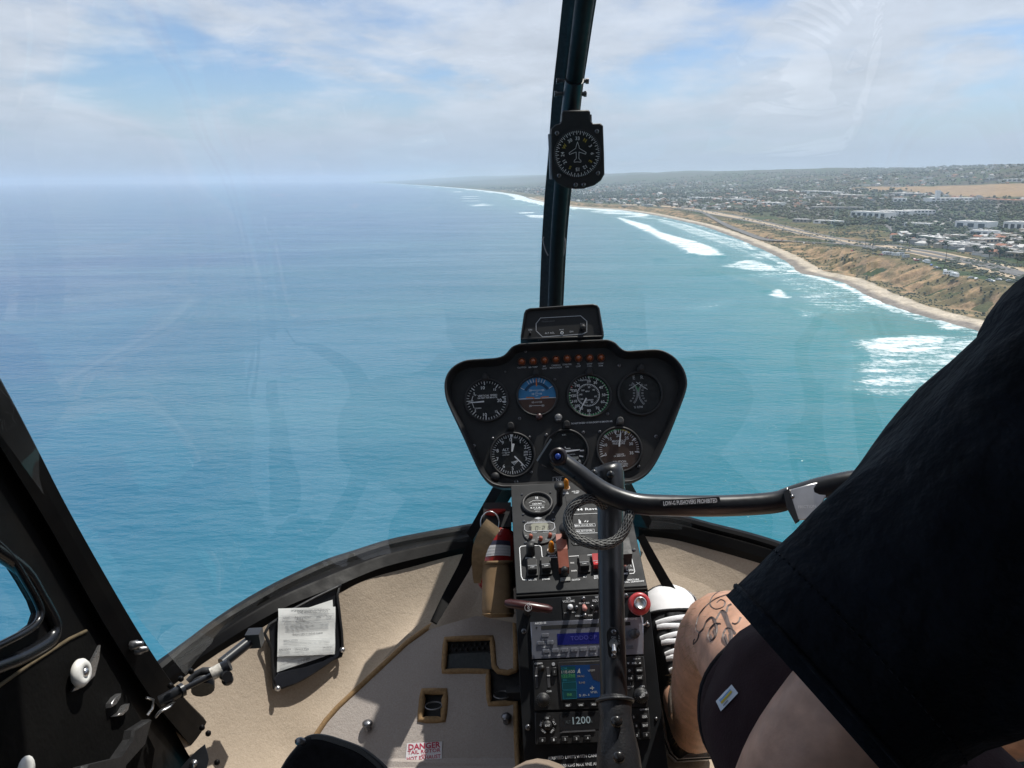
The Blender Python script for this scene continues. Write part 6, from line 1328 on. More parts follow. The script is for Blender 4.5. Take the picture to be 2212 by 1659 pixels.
for x, y0, y1 in ((370, 750, 936), (478, 748, 936)):
    mb = MB(); K3.B(mb, x-12, y0, x+14, y1, .006, .0068, 0, .0006); mb.build('card_slot', M('slot_grey', (.06, .06, .065), .5), nv); mb = MB(); K3.B(mb, x-12, (y0+y1)/2-20, x+16, (y0+y1)/2-10, .0068, .0076); mb.build('slot_mark', OFFW, nv)
mb = MB(); K3.lathe(mb, 420, 757, [(26, .006), (24, .013), (0, .0138)], 0, 16); mb.build('lock_knob', BLACK, nv)
mb = MB(); K3.D(mb, 524, 722, 15, .006, .0068, 0, 14); mb.build('photocell', DIMW, nv)
# transponder
mb = MB(); K3.P(mb, [(357, 1162), (920, 1140), (1380, 1112), (1402, 1380), (1395, 1395), (900, 1425), (372, 1445), (362, 1435)], 0, .0055, 0, .001); tr_ = mb.build('transponder', NAV, con)
mb = MB(); K3.P(mb, [(578, 1165), (1180, 1140), (1190, 1290), (610, 1322), (582, 1318)], .0055, .0061); mb.build('display', M('transponder_glass', (.02, .02, .022), .12), tr_)
mb = MB(); K3.T(mb, '1200', 776, 1225, 58, .0066, width=158, bold=.01); mb.build('code_digits', M('lcd_blue_grey', (.30, .38, .42), .4), tr_)
mb = MB(); K3.T(mb, 'ALT', 655, 1241, 24, .0066, width=46, bold=0); K3.T(mb, 'R', 869, 1239, 18, .0066, bold=0); mb.build('mode_text', M('lcd_dim', (.08, .10, .11), .4), tr_)
mb = MB(); K3.P(mb, [(582, 1340), (610, 1325), (900, 1310), (900, 1324)], .0061, .0075); mb.build('display_sill', M('sill_grey', (.16, .16, .17), .35, metal=.5), tr_)
mb = MB(); K3.lathe(mb, 470, 1272, [(42, .0055), (42, .009), (36, .011), (0, .0115)], 0, 26); mb.build('ident_key', BLACK, tr_)
items = [('IDNT', 471, 1271, 17, 44)]
for t, x, y, a in (('ON', 468, 1205, 0), ('ALT', 530, 1248, -66), ('VFR', 512, 1322, 42), ('OFF', 437, 1325, -40), ('SBY', 412, 1258, 66)):
    mb = MB(); u, v = K3.uv(x, y); w2, h2 = 30*K3.k, 15*K3.k; ca, sa = math.cos(R(a)), math.sin(R(a)); K3.prism(mb, [(u+ca*p-sa*q_, v+sa*p+ca*q_) for p, q_ in rrect(-w2, -h2, w2, h2, h2*.5)], .0055, .0095, 0, .0008); mb.build('key', BLACK, tr_)
    mb = MB(); K3.T(mb, t, x, y, 16, .0101, ang=a, width=13*len(t)); mb.build('key_lettering', NW, tr_)
for t, x, y, w_ in (('0', 425, 1403, 60), ('1', 526, 1398, 58), ('2', 627, 1392, 60), ('3', 729, 1388, 58), ('4', 829, 1382, 58), ('5', 1240, 1195, 58), ('CRSR', 1338, 1192, 62), ('ENT', 1345, 1270, 62), ('9', 1355, 1355, 62), ('8', 1265, 1275, 50), ('7', 1270, 1360, 50)):
    key(K3, tr_, x, y, w_, 44, t, .0055, BLACK, NW, .004); items.append((t, x, y, 19, 12*len(t) if len(t) == 1 else 44))
keytext(K3, tr_, items, .0121, NW)
mb = MB(); K3.T(mb, 'GARMIN', 1337, 1129, 13, .0061, width=76); mb.build('lettering', NW, tr_)
mb = MB(); K3.T(mb, 'AIRSPEED LIMITS WITH CAMERA', 722, 1556, 24, T3, width=480); K3.T(mb, '100 KIAS MAX VNE ALT', 770, 1628, 24, T3, width=330); mb.build('placard', NW, con)
# =================================================================== floor mat
m_px = [(1640, 640), (1600, 635), (1400, 705), (1280, 760), (1140, 860), (1000, 990), (850, 1130), (700, 1270), (620, 1360), (560, 1450), (490, 1600), (400, 1800), (300, 2000), (1860, 2000), (1845, 1640), (1838, 1500), (1830, 1245), (1665, 1252), (1657, 1150), (1655, 1045), (1520, 1042), (1372, 1045), (1378, 940), (1385, 838), (1530, 832), (1680, 828), (1688, 920), (1695, 1010), (1720, 1042), (1780, 1052), (1832, 1035), (1832, 850), (1826, 680), (1740, 660)]
h_px = [(1240, 1170), (1383, 1170), (1378, 1265), (1370, 1352), (1295, 1354), (1222, 1352), (1232, 1260)]
mat_ = empty('floor_mat', floor_hit(*Z5(1100, 1500)), 'worn grey fitted floor mat bound in tan with pedal cut-outs', 'mat')
LIFT = .010
def dense(l, n_=3):
    out = []
    for i in range(len(l)):
        a, b = l[i], l[(i+1) % len(l)]
        for k in range(n_): out.append((a[0]+(b[0]-a[0])*k/n_, a[1]+(b[1]-a[1])*k/n_))
    return out
mo, mh = dense(m_px, 3), dense(h_px, 2)
pts, tr = tess([mo, mh])
# split the big triangles so that the sheet follows the bend of the floor
bm = bmesh.new(); vv = [bm.verts.new((p[0], -p[1], 0)) for p in pts]
for t in tr:
    try: bm.faces.new([vv[i] for i in t])
    except ValueError: pass
for y_ in range(650, 2000, 45): g_ = bm.verts[:]+bm.edges[:]+bm.faces[:]; bmesh.ops.bisect_plane(bm, geom=g_, plane_co=(0, -y_, 0), plane_no=(0, 1, 0))
bm.verts.ensure_lookup_table(); bm.verts.index_update()
top = [floor_hit(*Z5(v.co.x, -v.co.y), LIFT) for v in bm.verts]
mb = MB(); mb.add(top, [tuple(v.index for v in f.verts) for f in bm.faces], 0, False); bm.free(); mb.build('mat_sheet', MATC, mat_)
for l, nm in ((mo, 'outer'), (mh, 'slot')):
    mb = MB(); tube(mb, [floor_hit(*Z5(*p), LIFT-.002) for p in l],   .0052 if nm == 'outer' else .0062, 7, closed=True); mb.build('binding', PIPING, mat_)
# what shows through the cut-outs
DARKM = M('dark_well', (.012, .012, .013), .7, var=.3, scale=60)
def patch(name, px, lift, mat, parent, z=Z5):
    mb = MB(); q_ = [floor_hit(*z(*p), lift) for p in px]; mb.add(q_, [tuple(range(len(q_)))[::-1]]); 
    return mb.build(name, mat, parent)
patch('pedal_well', [(1225, 1165), (1390, 1165), (1385, 1360), (1215, 1358)], -.002, DARKM, cab); patch('pedal_well', [(1370, 830), (1700, 825), (1700, 930), (1375, 935)], -.002, DARKM, cab)
patch('pedal_well', [(1640, 1030), (1860, 1030), (1860, 1260), (1650, 1260)], -.002, DARKM, cab)
pd = empty('pedal_plate', floor_hit(*Z5(1530, 1000)), 'grey perforated pedal plate showing through the mat cut-out', 'pedal')
patch('grip_pad', [(1385, 1035), (1395, 945), (1410, 932), (1650, 920), (1672, 932), (1680, 1030)], .004, M('grey_rubber_pad', (.045, .052, .055), .8, var=.15, scale=90, bump=.3, bscale=600), pd)
for i in range(8):
    for j in range(2):
        mb = MB(); c = floor_hit(*Z5(1412+i*36+j*18, 907-i*2-j*28), .002); ball(mb, c, .0028, nu=8, nv=4); mb.build('drain_hole', DIAL, pd)
for (x, y, rx) in ((1308, 1262, 40), (1745, 1192, 42)):
    mb = MB(); c = floor_hit(*Z5(x, y), .012); tube(mb, [c+Lx*(.0145*math.cos(t))+Fy*(.0100*math.sin(t)) for t in np.linspace(0, 2*math.pi, 20, endpoint=False)], .0012, 6, closed=True); mb.build('spring_ring', SCREW, cab)
mb = MB(); box(mb, floor_hit(*Z5(1815, 1180), .01), Lx*.012, Fy*.010, Uz*.008); mb.build('pedal_bracket', PAINTB, cab)
for k, (x, y, lb) in enumerate(((890, 1412, 'left'), (1775, 1368, 'right'))):
    mb = MB(); c = floor_hit(*Z5(x, y), LIFT); tube(mb, [c, c+Uz*.009], .0062, 12); ball(mb, c+Uz*.011, .0092, nu=14, nv=7, sc3=(1, 1, .6)); mb.build('snap_stud', SCREW, mat_)
def decal_plane(pxc, lift):
    c = floor_hit(*pxc, lift); e = floor_hit(pxc[0]+40, pxc[1]-2, lift); f = floor_hit(pxc[0], pxc[1]-20, lift); U_ = (e-c).normalized(); N_ = U_.cross((f-c)).normalized(); return Plane(c, U_, N_)
dz = Z5(1245, 1553); dpl = decal_plane(dz, LIFT+.001); KD = Kit(Z5, dpl, (1245, 1553))
dec = empty('danger_label', dpl.pt(0, 0), 'white label reading danger tail rotor and hot exhaust on the mat', 'label')
mb = MB(); KD.P(mb, [(1138, 1502), (1362, 1490), (1360, 1600), (1128, 1615)], .0, .0006); mb.build('sheet', M('label_white', (.66, .64, .66), .6), dec)
mb = MB(); KD.T(mb, 'DANGER', 1250, 1518, 33, .001, ang=2, width=205, bold=.03); KD.T(mb, 'TAIL ROTOR', 1247, 1553, 21, .001, ang=2, width=210, bold=.015); KD.T(mb, 'AND', 1246, 1575, 11, .001, ang=2); KD.T(mb, 'HOT EXHAUST', 1245, 1592, 21, .001, ang=2, width=215, bold=.015); mb.build('lettering', M('label_red', (.42, .03, .07), .6), dec)
mb = MB(); u, v = KD.uv(1300, 1700); rr = 88*KD.k
RS = M('sticker_red', (.45, .10, .11), .6); KD.prism(mb, circ(u, v, rr, 40), .0, .0006, 0); rs = mb.build('round_sticker', RS, dec)
mb = MB()
for i in range(-7, 8):
    xx = i*rr*.13; hh = math.sqrt(max(0, rr*rr*.92-xx*xx)); KD.line(mb, [(u+xx-hh*.35, v-hh*.9), (u+xx+hh*.35, v+hh*.9)], 4, .001, metres=True)
mb.build('sticker_stripes', M('label_white', (.66, .64, .66), .6), dec)
# =================================================================== certificate pouch on the nose carpet
pq = [Z5(*p) for p in ((258, 745), (684, 508), (690, 560), (724, 905), (660, 965), (520, 1060), (420, 1115), (300, 1152), (285, 1100), (272, 900))]
c3 = [cast(*Z5(x, y)) for x, y in ((310, 850), (650, 700), (480, 1050))]
pn = (c3[1]-c3[0]).cross(c3[2]-c3[0]); pn = pn if pn.dot(CAM-c3[0]) > 0 else -pn; pn.normalize()
_t = Plane(c3[0], frame_of(pn)[0], pn); pU = _t.pt(*_t.pix(*Z5(690, 640)))-_t.pt(*_t.pix(*Z5(280, 665))); pU = (pU-pn*pU.dot(pn)).normalized()
PO = Plane(c3[0]+pn*.016, pU, pn); KP = Kit(Z5, PO, (490, 820))
po = empty('document_pouch', PO.pt(*KP.uv(490, 1000)), 'black vinyl document pouch snapped to the left nose carpet', 'pouch')
mb = MB(); KP.prism(mb, [PO.pix(*p) for p in pq], -.003, 0, 0, .001); mb.build('backing', M('black_vinyl', (.014, .015, .018), .35, var=.2, scale=40, bump=.2, bscale=200), po)
mb = MB(); KP.P(mb, [(282, 1090), (310, 1052), (480, 1015), (600, 975), (720, 900), (720, 925), (660, 968), (520, 1062), (420, 1117), (300, 1154)], .004, .006, 0, .001); mb.build('pocket', M('clear_vinyl', (.022, .024, .03), .2), po)
mb = MB(); tube(mb, spline([PO.pt(*PO.pix(*p), .002) for p in pq], 3, True), .0028, 6, closed=True); mb.build('edging', BLACK, po)
for x, y in ((716, 905), (304, 1150)):
    mb = MB(); KP.lathe(mb, x, y, [(17, .004), (17, .009), (10, .012), (0, .0125)], 0, 14); mb.build('snap', STEEL, po)
PAPER = M('paper', (.80, .81, .79), .8, var=.06, scale=30, bump=.3, bscale=25, bdist=.004); INK = M('typed_ink', (.16, .17, .19), .8); INKL = M('faint_ink', (.44, .46, .48), .8)
def sheet(name, quad, n_, label, lines, titles):
    r = empty(name, PO.pt(*KP.uv(*quad[3]), n_), label, 'document'); q_ = [KP.uv(*p) for p in quad]
    def at(s, t):
        a = (q_[0][0]+(q_[1][0]-q_[0][0])*s, q_[0][1]+(q_[1][1]-q_[0][1])*s); b = (q_[3][0]+(q_[2][0]-q_[3][0])*s, q_[3][1]+(q_[2][1]-q_[3][1])*s)
        return (a[0]+(b[0]-a[0])*t, a[1]+(b[1]-a[1])*t)
    wv = lambda s, t: n_+.0014*math.sin(s*5+t*4)+.001*math.sin(t*9)
    mb = MB(); loft(mb, [[PO.pt(*at(i/10, j/12), wv(i/10, j/12)) for i in range(11)] for j in range(13)], closed=False); mb.build('paper', PAPER, r)
    mb = MB(); mb2 = MB()
    for s0, s1, t, w_ in lines:
        n2 = max(2, int((s1-s0)*12)); pts_ = [at(s0+(s1-s0)*i/n2, t) for i in range(n2+1)]
        for a, b, sm in zip(pts_, pts_[1:], range(n2)):
            k_ = KP.k*w_/3.4; z_ = wv(s0+(s1-s0)*(sm+.5)/n2, t)+.0012; d = Vector((b[0]-a[0], b[1]-a[1])).normalized()*1; nx_, ny_ = -d.y*k_, d.x*k_
            mb2.add([PO.pt(a[0]-nx_, a[1]-ny_, z_), PO.pt(b[0]-nx_, b[1]-ny_, z_), PO.pt(b[0]+nx_, b[1]+ny_, z_), PO.pt(a[0]+nx_, a[1]+ny_, z_)], [(0, 1, 2, 3)])
    an = math.degrees(math.atan2(q_[1][1]-q_[0][1], q_[1][0]-q_[0][0]))
    for t, s, tt, h, w_ in titles: KP.T(mb, t, 0, 0, h, wv(s, tt)+.0013, ang=an, width=w_, at=at(s, tt), bold=.0)
    if mb.v: mb.build('print', INK, r)
    if mb2.v: mb2.build('rules', INKL, r)
L_ = []
for t in (.14, .15, .225, .27, .66, .80, .815, .895, .92): L_.append((.03, .97, t, 1.6))
for i in range(6): L_.append((.13, .88, .315+i*.028, 3.2))
for i in range(3): L_.append((.10, .9, .70+i*.026, 3.2))
L_ += [(.04, .8, .94, 3), (.04, .95, .965, 3), (.25, .75, .025, 3), (.06, .25, .17, 2.5), (.34, .5, .17, 2.5), (.66, .75, .17, 2.5), (.06, .2, .83, 2.5), (.28, .5, .83, 2.5)]
T_s = [('STANDARD AIRWORTHINESS CERTIFICATE', .56, .092, 15, 218), ('DEPT OF TRANSPORTATION-FEDERAL AVIATION ADMINISTRATION', .55, .055, 9, 250), ('N7533T', .13, .205, 11, 38), ('Robinson Helicopter', .42, .195, 11, 104), ('R44 II', .36, .235, 11, 36), ('10747', .70, .205, 11, 30), ('Normal', .88, .205, 11, 34), ('Exemption 8692 for Hydraulic Controls', .52, .545, 11, 190), ('AUTHORITY AND BASIS OF ISSUANCE', .28, .285, 8, 130), ('TERMS AND CONDITIONS', .22, .675, 8, 90), ('APR/16/2004', .12, .862, 11, 72), ('Darren R. Wagna', .42, .862, 11, 84), ('NM-1207729', .85, .85, 10, 56)]
sheet('registration_card', [(310, 700), (662, 585), (668, 925), (306, 1048)], .0022, 'creased white registration card sticking out under the airworthiness certificate', [(.05, .95, .92+i*.018, 2.4) for i in range(4)]+[(.06, .6, .86, 3)], [('March 12, 2014', .45, .93, 12, 76), ('March 31, 2023', .45, .965, 12, 76)])
sheet('airworthiness_certificate', [(308, 642), (674, 630), (666, 932), (302, 948)], .0065, 'white typed airworthiness certificate in the black pouch', L_, T_s)
# =================================================================== fire extinguisher and its tan pouch
FEd = 1.30
fe = empty('fire_extinguisher', P(*Y8(400, 930), FEd), 'red fire extinguisher in a tan pouch beside the console', 'extinguisher')
REDP = M('extinguisher_red', (.26, .012, .012), .3, var=.15, scale=30, coat=.4)
base = P(*Y8(412, 1180), FEd-.005); topp = P(*Y8(405, 560), FEd+.045); axis = (topp-base).normalized()
prof = [(0, .0), (.030, .0), (.034, .06), (.034, .74), (.030, .86), (.018, .94), (.012, 1.0)]
Lf = (topp-base).length
mb = MB(); tube(mb, [base+axis*(Lf*t) for r, t in prof], [max(r, .001) for r, t in prof], 22, up=Lx); mb.build('cylinder', REDP, fe)
mb = MB(); a, b = frame_of(axis, Lx); c0 = base+axis*Lf*.42
vs = []; nn = 12
toc = (CAM-c0); toc = (toc-axis*toc.dot(axis)).normalized(); sd_ = axis.cross(toc).normalized()
for h_ in (0, .018):
    for i in range(nn): t = R(-50+88*i/(nn-1)); vs.append(c0+axis*h_+(toc*math.cos(t)+sd_*math.sin(t))*.0346)
mb.add(vs, [(i, i+1, nn+i+1, nn+i) for i in range(nn-1)], 0, True); lab = mb.build('paper_label', M('ext_label', (.55, .55, .57), .5), fe)
mb = MB(); vs = []
for h_ in (.0183, .026):
    for i in range(nn): t = R(-50+88*i/(nn-1)); vs.append(c0+axis*h_+(toc*math.cos(t)+sd_*math.sin(t))*.0347)
mb.add(vs, [(i, i+1, nn+i+1, nn+i) for i in range(nn-1)], 0, True); mb.build('label_band', M('ext_band', (.03, .03, .06), .5), fe)
mb = MB()
for j in range(3):
    vs = []
    for h_ in (.003+j*.005, .0043+j*.005):
        for i in range(nn): t = R(-52+90*i/(nn-1)); vs.append(c0+axis*h_+(toc*math.cos(t)+sd_*math.sin(t))*.0349)
    mb.add(vs, [(i, i+1, nn+i+1, nn+i) for i in range(nn-1)], 0, True)
mb.build('label_print', INKL, fe)
mb = MB(); box(mb, topp+axis*.012+toc*.004, sd_*.024, toc*.020, axis*.022); tube(mb, [topp+axis*.02-sd_*.0, topp+axis*.02+sd_*.03], .014, 12); mb.build('valve_body', BLACK, fe)
mb = MB(); hpts = [Y8(282, 425), Y8(300, 405), Y8(360, 390), Y8(480, 393), Y8(485, 405), Y8(390, 440), Y8(370, 448), Y8(290, 436)]
hq = [P(*p, FEd+.02) for p in hpts]; mb.add(hq+[p-toc*.012 for p in hq], [tuple(range(8))[::-1], tuple(range(8, 16))]+[(i, (i+1) % 8, 8+(i+1) % 8, 8+i) for i in range(8)]); mb.build('handle', M('handle_red', (.42, .035, .03), .4), fe)
mb = MB(); tube(mb, [P(Y8(330, 535)[0]+20*math.cos(t), Y8(330, 535)[1]+25*math.sin(t), FEd-.035) for t in np.linspace(0, 6.283, 24, endpoint=False)], .0012, 6, closed=True); mb.build('safety_ring', STEEL, fe)
POUCH = M('tan_canvas', (.20, .125, .062), .9, var=.2, scale=30, bump=.6, bscale=900, bdist=.0008)
pu = empty('extinguisher_pouch', P(*Y8(410, 1470), FEd), 'tan canvas pouch with hanging strap holding the fire extinguisher', 'pouch')
mb = MB(); rings = []
for (y_, x0, x1, d) in ((935, 262, 548, 1.30), (960, 258, 552, 1.298), (1100, 254, 560, 1.285), (1250, 252, 568, 1.27), (1400, 252, 572, 1.258), (1450, 258, 572, 1.255), (1478, 285, 568, 1.255), (1488, 330, 560, 1.257)):
    pa, pb_ = P(*Y8(x0, y_), d), P(*Y8(x1, y_-8), d); c = (pa+pb_)/2; rx = (pb_-pa)/2; tc2 = (CAM-c); tc2 = (tc2-rx.normalized()*tc2.dot(rx.normalized())); tc2.normalize(); ry = tc2.cross(rx).cross(rx).normalized()
    dep = tc2*.044
    rings.append([c+rx*(math.copysign(abs(math.cos(t))**.55, math.cos(t)))+dep*(math.copysign(abs(math.sin(t))**.7, math.sin(t))) for t in np.linspace(0, 2*math.pi, 28, endpoint=False)])
loft(mb, rings, caps=(False, True)); mb.build('pocket', POUCH, pu)
mb = MB(); tube(mb, rings[0], .0035, 6, closed=True); mb.build('rim', POUCH, pu)
mb = MB(); tube(mb, [p*1.0 for p in rings[5]], .0012, 5, closed=True); mb.build('seam', PIPING, pu)
sp = spline([P(*Y8(365, 545), FEd-.045), P(*Y8(300, 640), FEd-.05), P(*Y8(238, 770), FEd-.045), P(*Y8(212, 900), FEd-.03), P(*Y8(208, 1030), FEd-.02), P(*Y8(205, 1130), FEd-.015)], 5)
ww = [.036+.0*i for i in range(len(sp))]; ww = list(np.interp(np.linspace(0, 1, len(sp)), [0, .15, .5, .85, 1], [.028, .029, .023, .017, .012]))
ribbon('strap', sp, ww, M('strap_tan', (.26, .18, .10), .85, var=.2, scale=80, bump=.5, bscale=800), pu, thick=.003)
# =================================================================== cyclic stick
cyc = empty('cyclic_stick', P(1335, 1700, .90), 'black cyclic stick with curved crossbar, braided loop and leather boot', 'control stick')
def cyl_px(mb, rows, seg=20):
    """rows of (x centre, y, depth, radius in metres)"""
    tube(mb, [P(x, y, d) for x, y, d, r in rows], [r for x, y, d, r in rows], seg)
mb = MB(); cyl_px(mb, [(1334, 1720, .885, .0165), (1327, 1540, .925, .0163), (1322, 1360, .965, .0163), (1319, 1200, .995, .0165), (1318, 1090, 1.012, .0168)]); mb.build('column', SATIN, cyc)
mb = MB(); cyl_px(mb, [(1318, 1100, 1.015, .0175), (1317, 1060, 1.02, .0205), (1314, 1020, 1.025, .0205), (1312, 1006, 1.027, .019), (1311, 1003, 1.027, .012)]); mb.build('pivot_housing', SATIN, cyc)
for px, py, d in ((1283, 1022, .985), (1319, 1025, 1.0)):
    mb = MB(); ball(mb, P(px, py, d), .0050, nu=10, nv=5); mb.build('bolt', SATIN, cyc)
bpts = [(1178, 985, .985), (1205, 995, .98), (1240, 1018, .975), (1280, 1048, .972), (1310, 1066, .970), (1345, 1080, .968), (1385, 1089, .966), (1450, 1092, .962), (1540, 1093, .955), (1620, 1090, .95), (1680, 1084, .945), (1720, 1070, .94), (1790, 1050, .93), (1880, 1036, .92), (2000, 1040, .91), (2070, 1045, .905)]
mb = MB(); tube(mb, spline([P(*p) for p in bpts], 5), .0132, 18); mb.build('crossbar', SATIN, cyc)
gt = P(2075, 1045, .905); mb = MB(); tube(mb, [gt+Uz*.03, gt+Uz*.022, gt-Uz*.02+Fy*.004, gt-Uz*.06, gt-Uz*.10-Fy*.006, gt-Uz*.108-Fy*.007], [.012, .0165, .0155, .0168, .0175, .014], 16); mb.build('pilot_grip', BLACK, cyc)
# left end: flat fork with a round boss and a blue button
mb = MB(); ec = P(1188, 980, .975); ax1 = (P(1240, 1018, .975)-P(1178, 978, .975)).normalized(); ax2 = ax1.cross((CAM-ec).normalized()).normalized(); ax3 = ax1.cross(ax2).normalized()
box(mb, ec-ax1*.003, ax1*.006, ax2*.0165, ax3*.014); box(mb, ec+ax1*.004, ax1*.010, ax2*.0165, ax3*.003); mb.build('end_fork', M('grey_anodised', (.05, .055, .06), .35, metal=.5), cyc)
bpl = Plane(P(1205, 986, .962), Lx, (CAM-P(1205, 986, .962)).normalized()); KB = Kit(ZD, bpl, (1205, 986))
mb = MB(); KB.lathe(mb, 1205, 986, [(20, -.014), (21, -.002), (19, .002), (12, .004), (8, .002)], 0, 26); mb.build('boss', M('dark_boss', (.018, .013, .016), .35), cyc)
mb = MB(); KB.lathe(mb, 1205, 986, [(6.5, .001), (6.5, .004), (5, .005), (0, .0052)], 0, 16); mb.build('blue_button', M('blue_plastic', (.02, .06, .32), .3), cyc)
# placard on the bar
ppl = Plane(P(1491, 1084, .9435), Lx, (CAM-P(1491, 1084, .9435)).normalized()); KL = Kit(ZD, ppl, (1491, 1084))
mb = MB(); u, v = KL.uv(1491, 1084); KL.prism(mb, rrect(u-68*KL.k, v-7.5*KL.k, u+68*KL.k, v+7.5*KL.k, 4*KL.k), -.004, 0.); pcd = mb.build('placard', M('placard_strip', (.014, .015, .018), .3), cyc)
mb = MB(); KL.T(mb, 'LOW-G PUSHOVERS PROHIBITED', 1491, 1084, 9.5, .0006, width=122, bold=.02); mb.build('placard_text', NW, pcd)
# right grip hub: bright plate
gpl = Plane(P(1730, 1085, .92), Lx, (CAM-P(1730, 1085, .92)).normalized()); KG = Kit(ZD, gpl, (1730, 1085))
mb = MB(); KG.prism(mb, [KG.uv(*p) for p in ((1703, 1058), (1790, 1036), (1800, 1060), (1760, 1120), (1722, 1125), (1706, 1080))], -.012, .0, 0, .002); hb_ = mb.build('hub_plate', M('satin_aluminium', (.50, .50, .51), .4, metal=.6, var=.1, scale=60), cyc)
mb = MB(); KG.T(mb, 'FRICTION', 1745, 1094, 7, .0006, bold=.01); mb.build('hub_lettering', OFFW, hb_)
mb = MB(); KG.prism(mb, [KG.uv(*p) for p in ((1688, 1060), (1700, 1052), (1710, 1080), (1726, 1126), (1716, 1132), (1694, 1095))], -.016, .001, 0, .002); mb.build('hub_side', SATIN, cyc); mb = MB(); KG.lathe(mb, 1710, 1073, [(5, 0), (5, .002), (0, .0025)], 0, 10); mb.build('screw', SCREW, cyc)
# braided cable loop
def braid():
    global N, L, OBJ
    m = bpy.data.materials.new('braided_sleeve'); m.use_nodes = True; N = m.node_tree.nodes; L = m.node_tree.links; p = N['Principled BSDF']; t = N.new('ShaderNodeTexCoord'); OBJ = t.outputs['Object']
    uvn = N.new('ShaderNodeAttribute'); uvn.attribute_name = 'weave'
    s = N.new('ShaderNodeSeparateXYZ'); L.new(uvn.outputs['Vector'], s.inputs[0])
    a = mth('SINE', mth('ADD', mth('MULTIPLY', s.outputs[0], 640.), mth('MULTIPLY', s.outputs[1], 37.7)))
    b = mth('SINE', mth('SUBTRACT', mth('MULTIPLY', s.outputs[0], 640.), mth('MULTIPLY', s.outputs[1], 37.7)))
    f = rmp(mth('ADD', mth('MAXIMUM', a, b), mth('MULTIPLY', nz(300, 3), .8)), .95, 1.5)
    L.new(mixc(f, (.014, .014, .015), (.30, .30, .29)), p.inputs['Base Color']); p.inputs['Roughness'].default_value = .6
    bb = N.new('ShaderNodeBump'); bb.inputs['Distance'].default_value = .0015; L.new(mth('MAXIMUM', a, b), bb.inputs['Height']); L.new(bb.outputs[0], p.inputs['Normal'])
    return m
lp = [(1305, 1092, .985), (1285, 1078, .97), (1262, 1079, .965), (1240, 1092, .962), (1228, 1112, .96), (1228, 1138, .955), (1240, 1158, .95), (1265, 1171, .945), (1300, 1177, .942), (1330, 1168, .945), (1348, 1148, .95), (1357, 1122, .955), (1362, 1100, .965), (1358, 1082, .97)]
lpts = spline([P(*p) for p in lp], 6); SEG = 14
mb = MB(); tube(mb, lpts, .0064, SEG, caps=False); lo_ = mb.build('braided_loop', braid(), cyc)
at = lo_.data.attributes.new('weave', 'FLOAT_VECTOR', 'POINT'); acc = 0; arr = []
for i, p in enumerate(lpts):
    if i: acc += (p-lpts[i-1]).length
    for k in range(SEG): arr += [acc, abs(k/SEG*2-1), 0]
at.data.foreach_set('vector', arr)
# landing light switch plate on the column
swpl = Plane(P(1325, 1392, .958)-((P(1325, 1392, .958)-CAM).normalized()*.0168), Lx, (CAM-P(1325, 1392, .958)).normalized()); KS = Kit(Z3, swpl, (1070, 540))
mb = MB(); KS.B(mb, 1010, 385, 1130, 688, -.006, .0008, 0, .008); sp_ = mb.build('switch_plate', BLACK, cyc)
mb = MB(); KS.T(mb, 'ON', 1068, 481, 20, .0014); KS.T(mb, 'OFF', 1072, 600, 20, .0014)
for i, t in enumerate('LAND LT'): KS.T(mb, t, 1118, 466+i*23, 17, .0014)
mb.build('lettering', DIMW, sp_)
for y in (433, 645): screw(KS, 1070, y, 24, sp_, n=.0008)
mb = MB(); c = swpl.pt(*KS.uv(1068, 535), .0); tube(mb, [c, c+swpl.N*.004], .0058, 8); tube(mb, [c, c+swpl.N*.012-swpl.V*.010], [.0022, .0028], 8); mb.build('toggle', STEEL, sp_)
# leather boot with snaps
LEATH = M('boot_leather', (.013, .014, .017), .45, var=.25, scale=40, bump=.5, bscale=420, bdist=.001)
mb = MB(); rows = [(1328, 1512, .925, .020), (1328, 1520, .922, .0205), (1330, 1545, .915, .0185), (1332, 1580, .908, .021), (1335, 1620, .90, .0245), (1337, 1660, .892, .0265), (1340, 1720, .885, .028), (1342, 1800, .875, .029)]
cyl_px(mb, rows, 24); bo = mb.build('boot', LEATH, cyc)
mb = MB(); a, b = frame_of((P(1328, 1520, .922)-P(1330, 1545, .915)).normalized()); tube(mb, [P(1328, 1515, .923)+a*(.0215*math.cos(t))+b*(.0215*math.sin(t)) for t in np.linspace(0, 6.283, 28, endpoint=False)], .0022, 6, closed=True); mb.build('boot_rim', LEATH, cyc)
for px, py, d in ((1332, 1559, .888), (1337, 1636, .864)):
    mb = MB(); q_ = P(px, py, d); nn_ = (CAM-q_).normalized(); s3 = Plane(q_, Lx, nn_); k3 = Kit(ZD, s3, (px, py)); k3.lathe(mb, px, py, [(13, -.004), (13, .001), (9, .003), (0, .0036)], 0, 18); mb.build('snap', M('snap_black', (.012, .012, .013), .25), cyc)
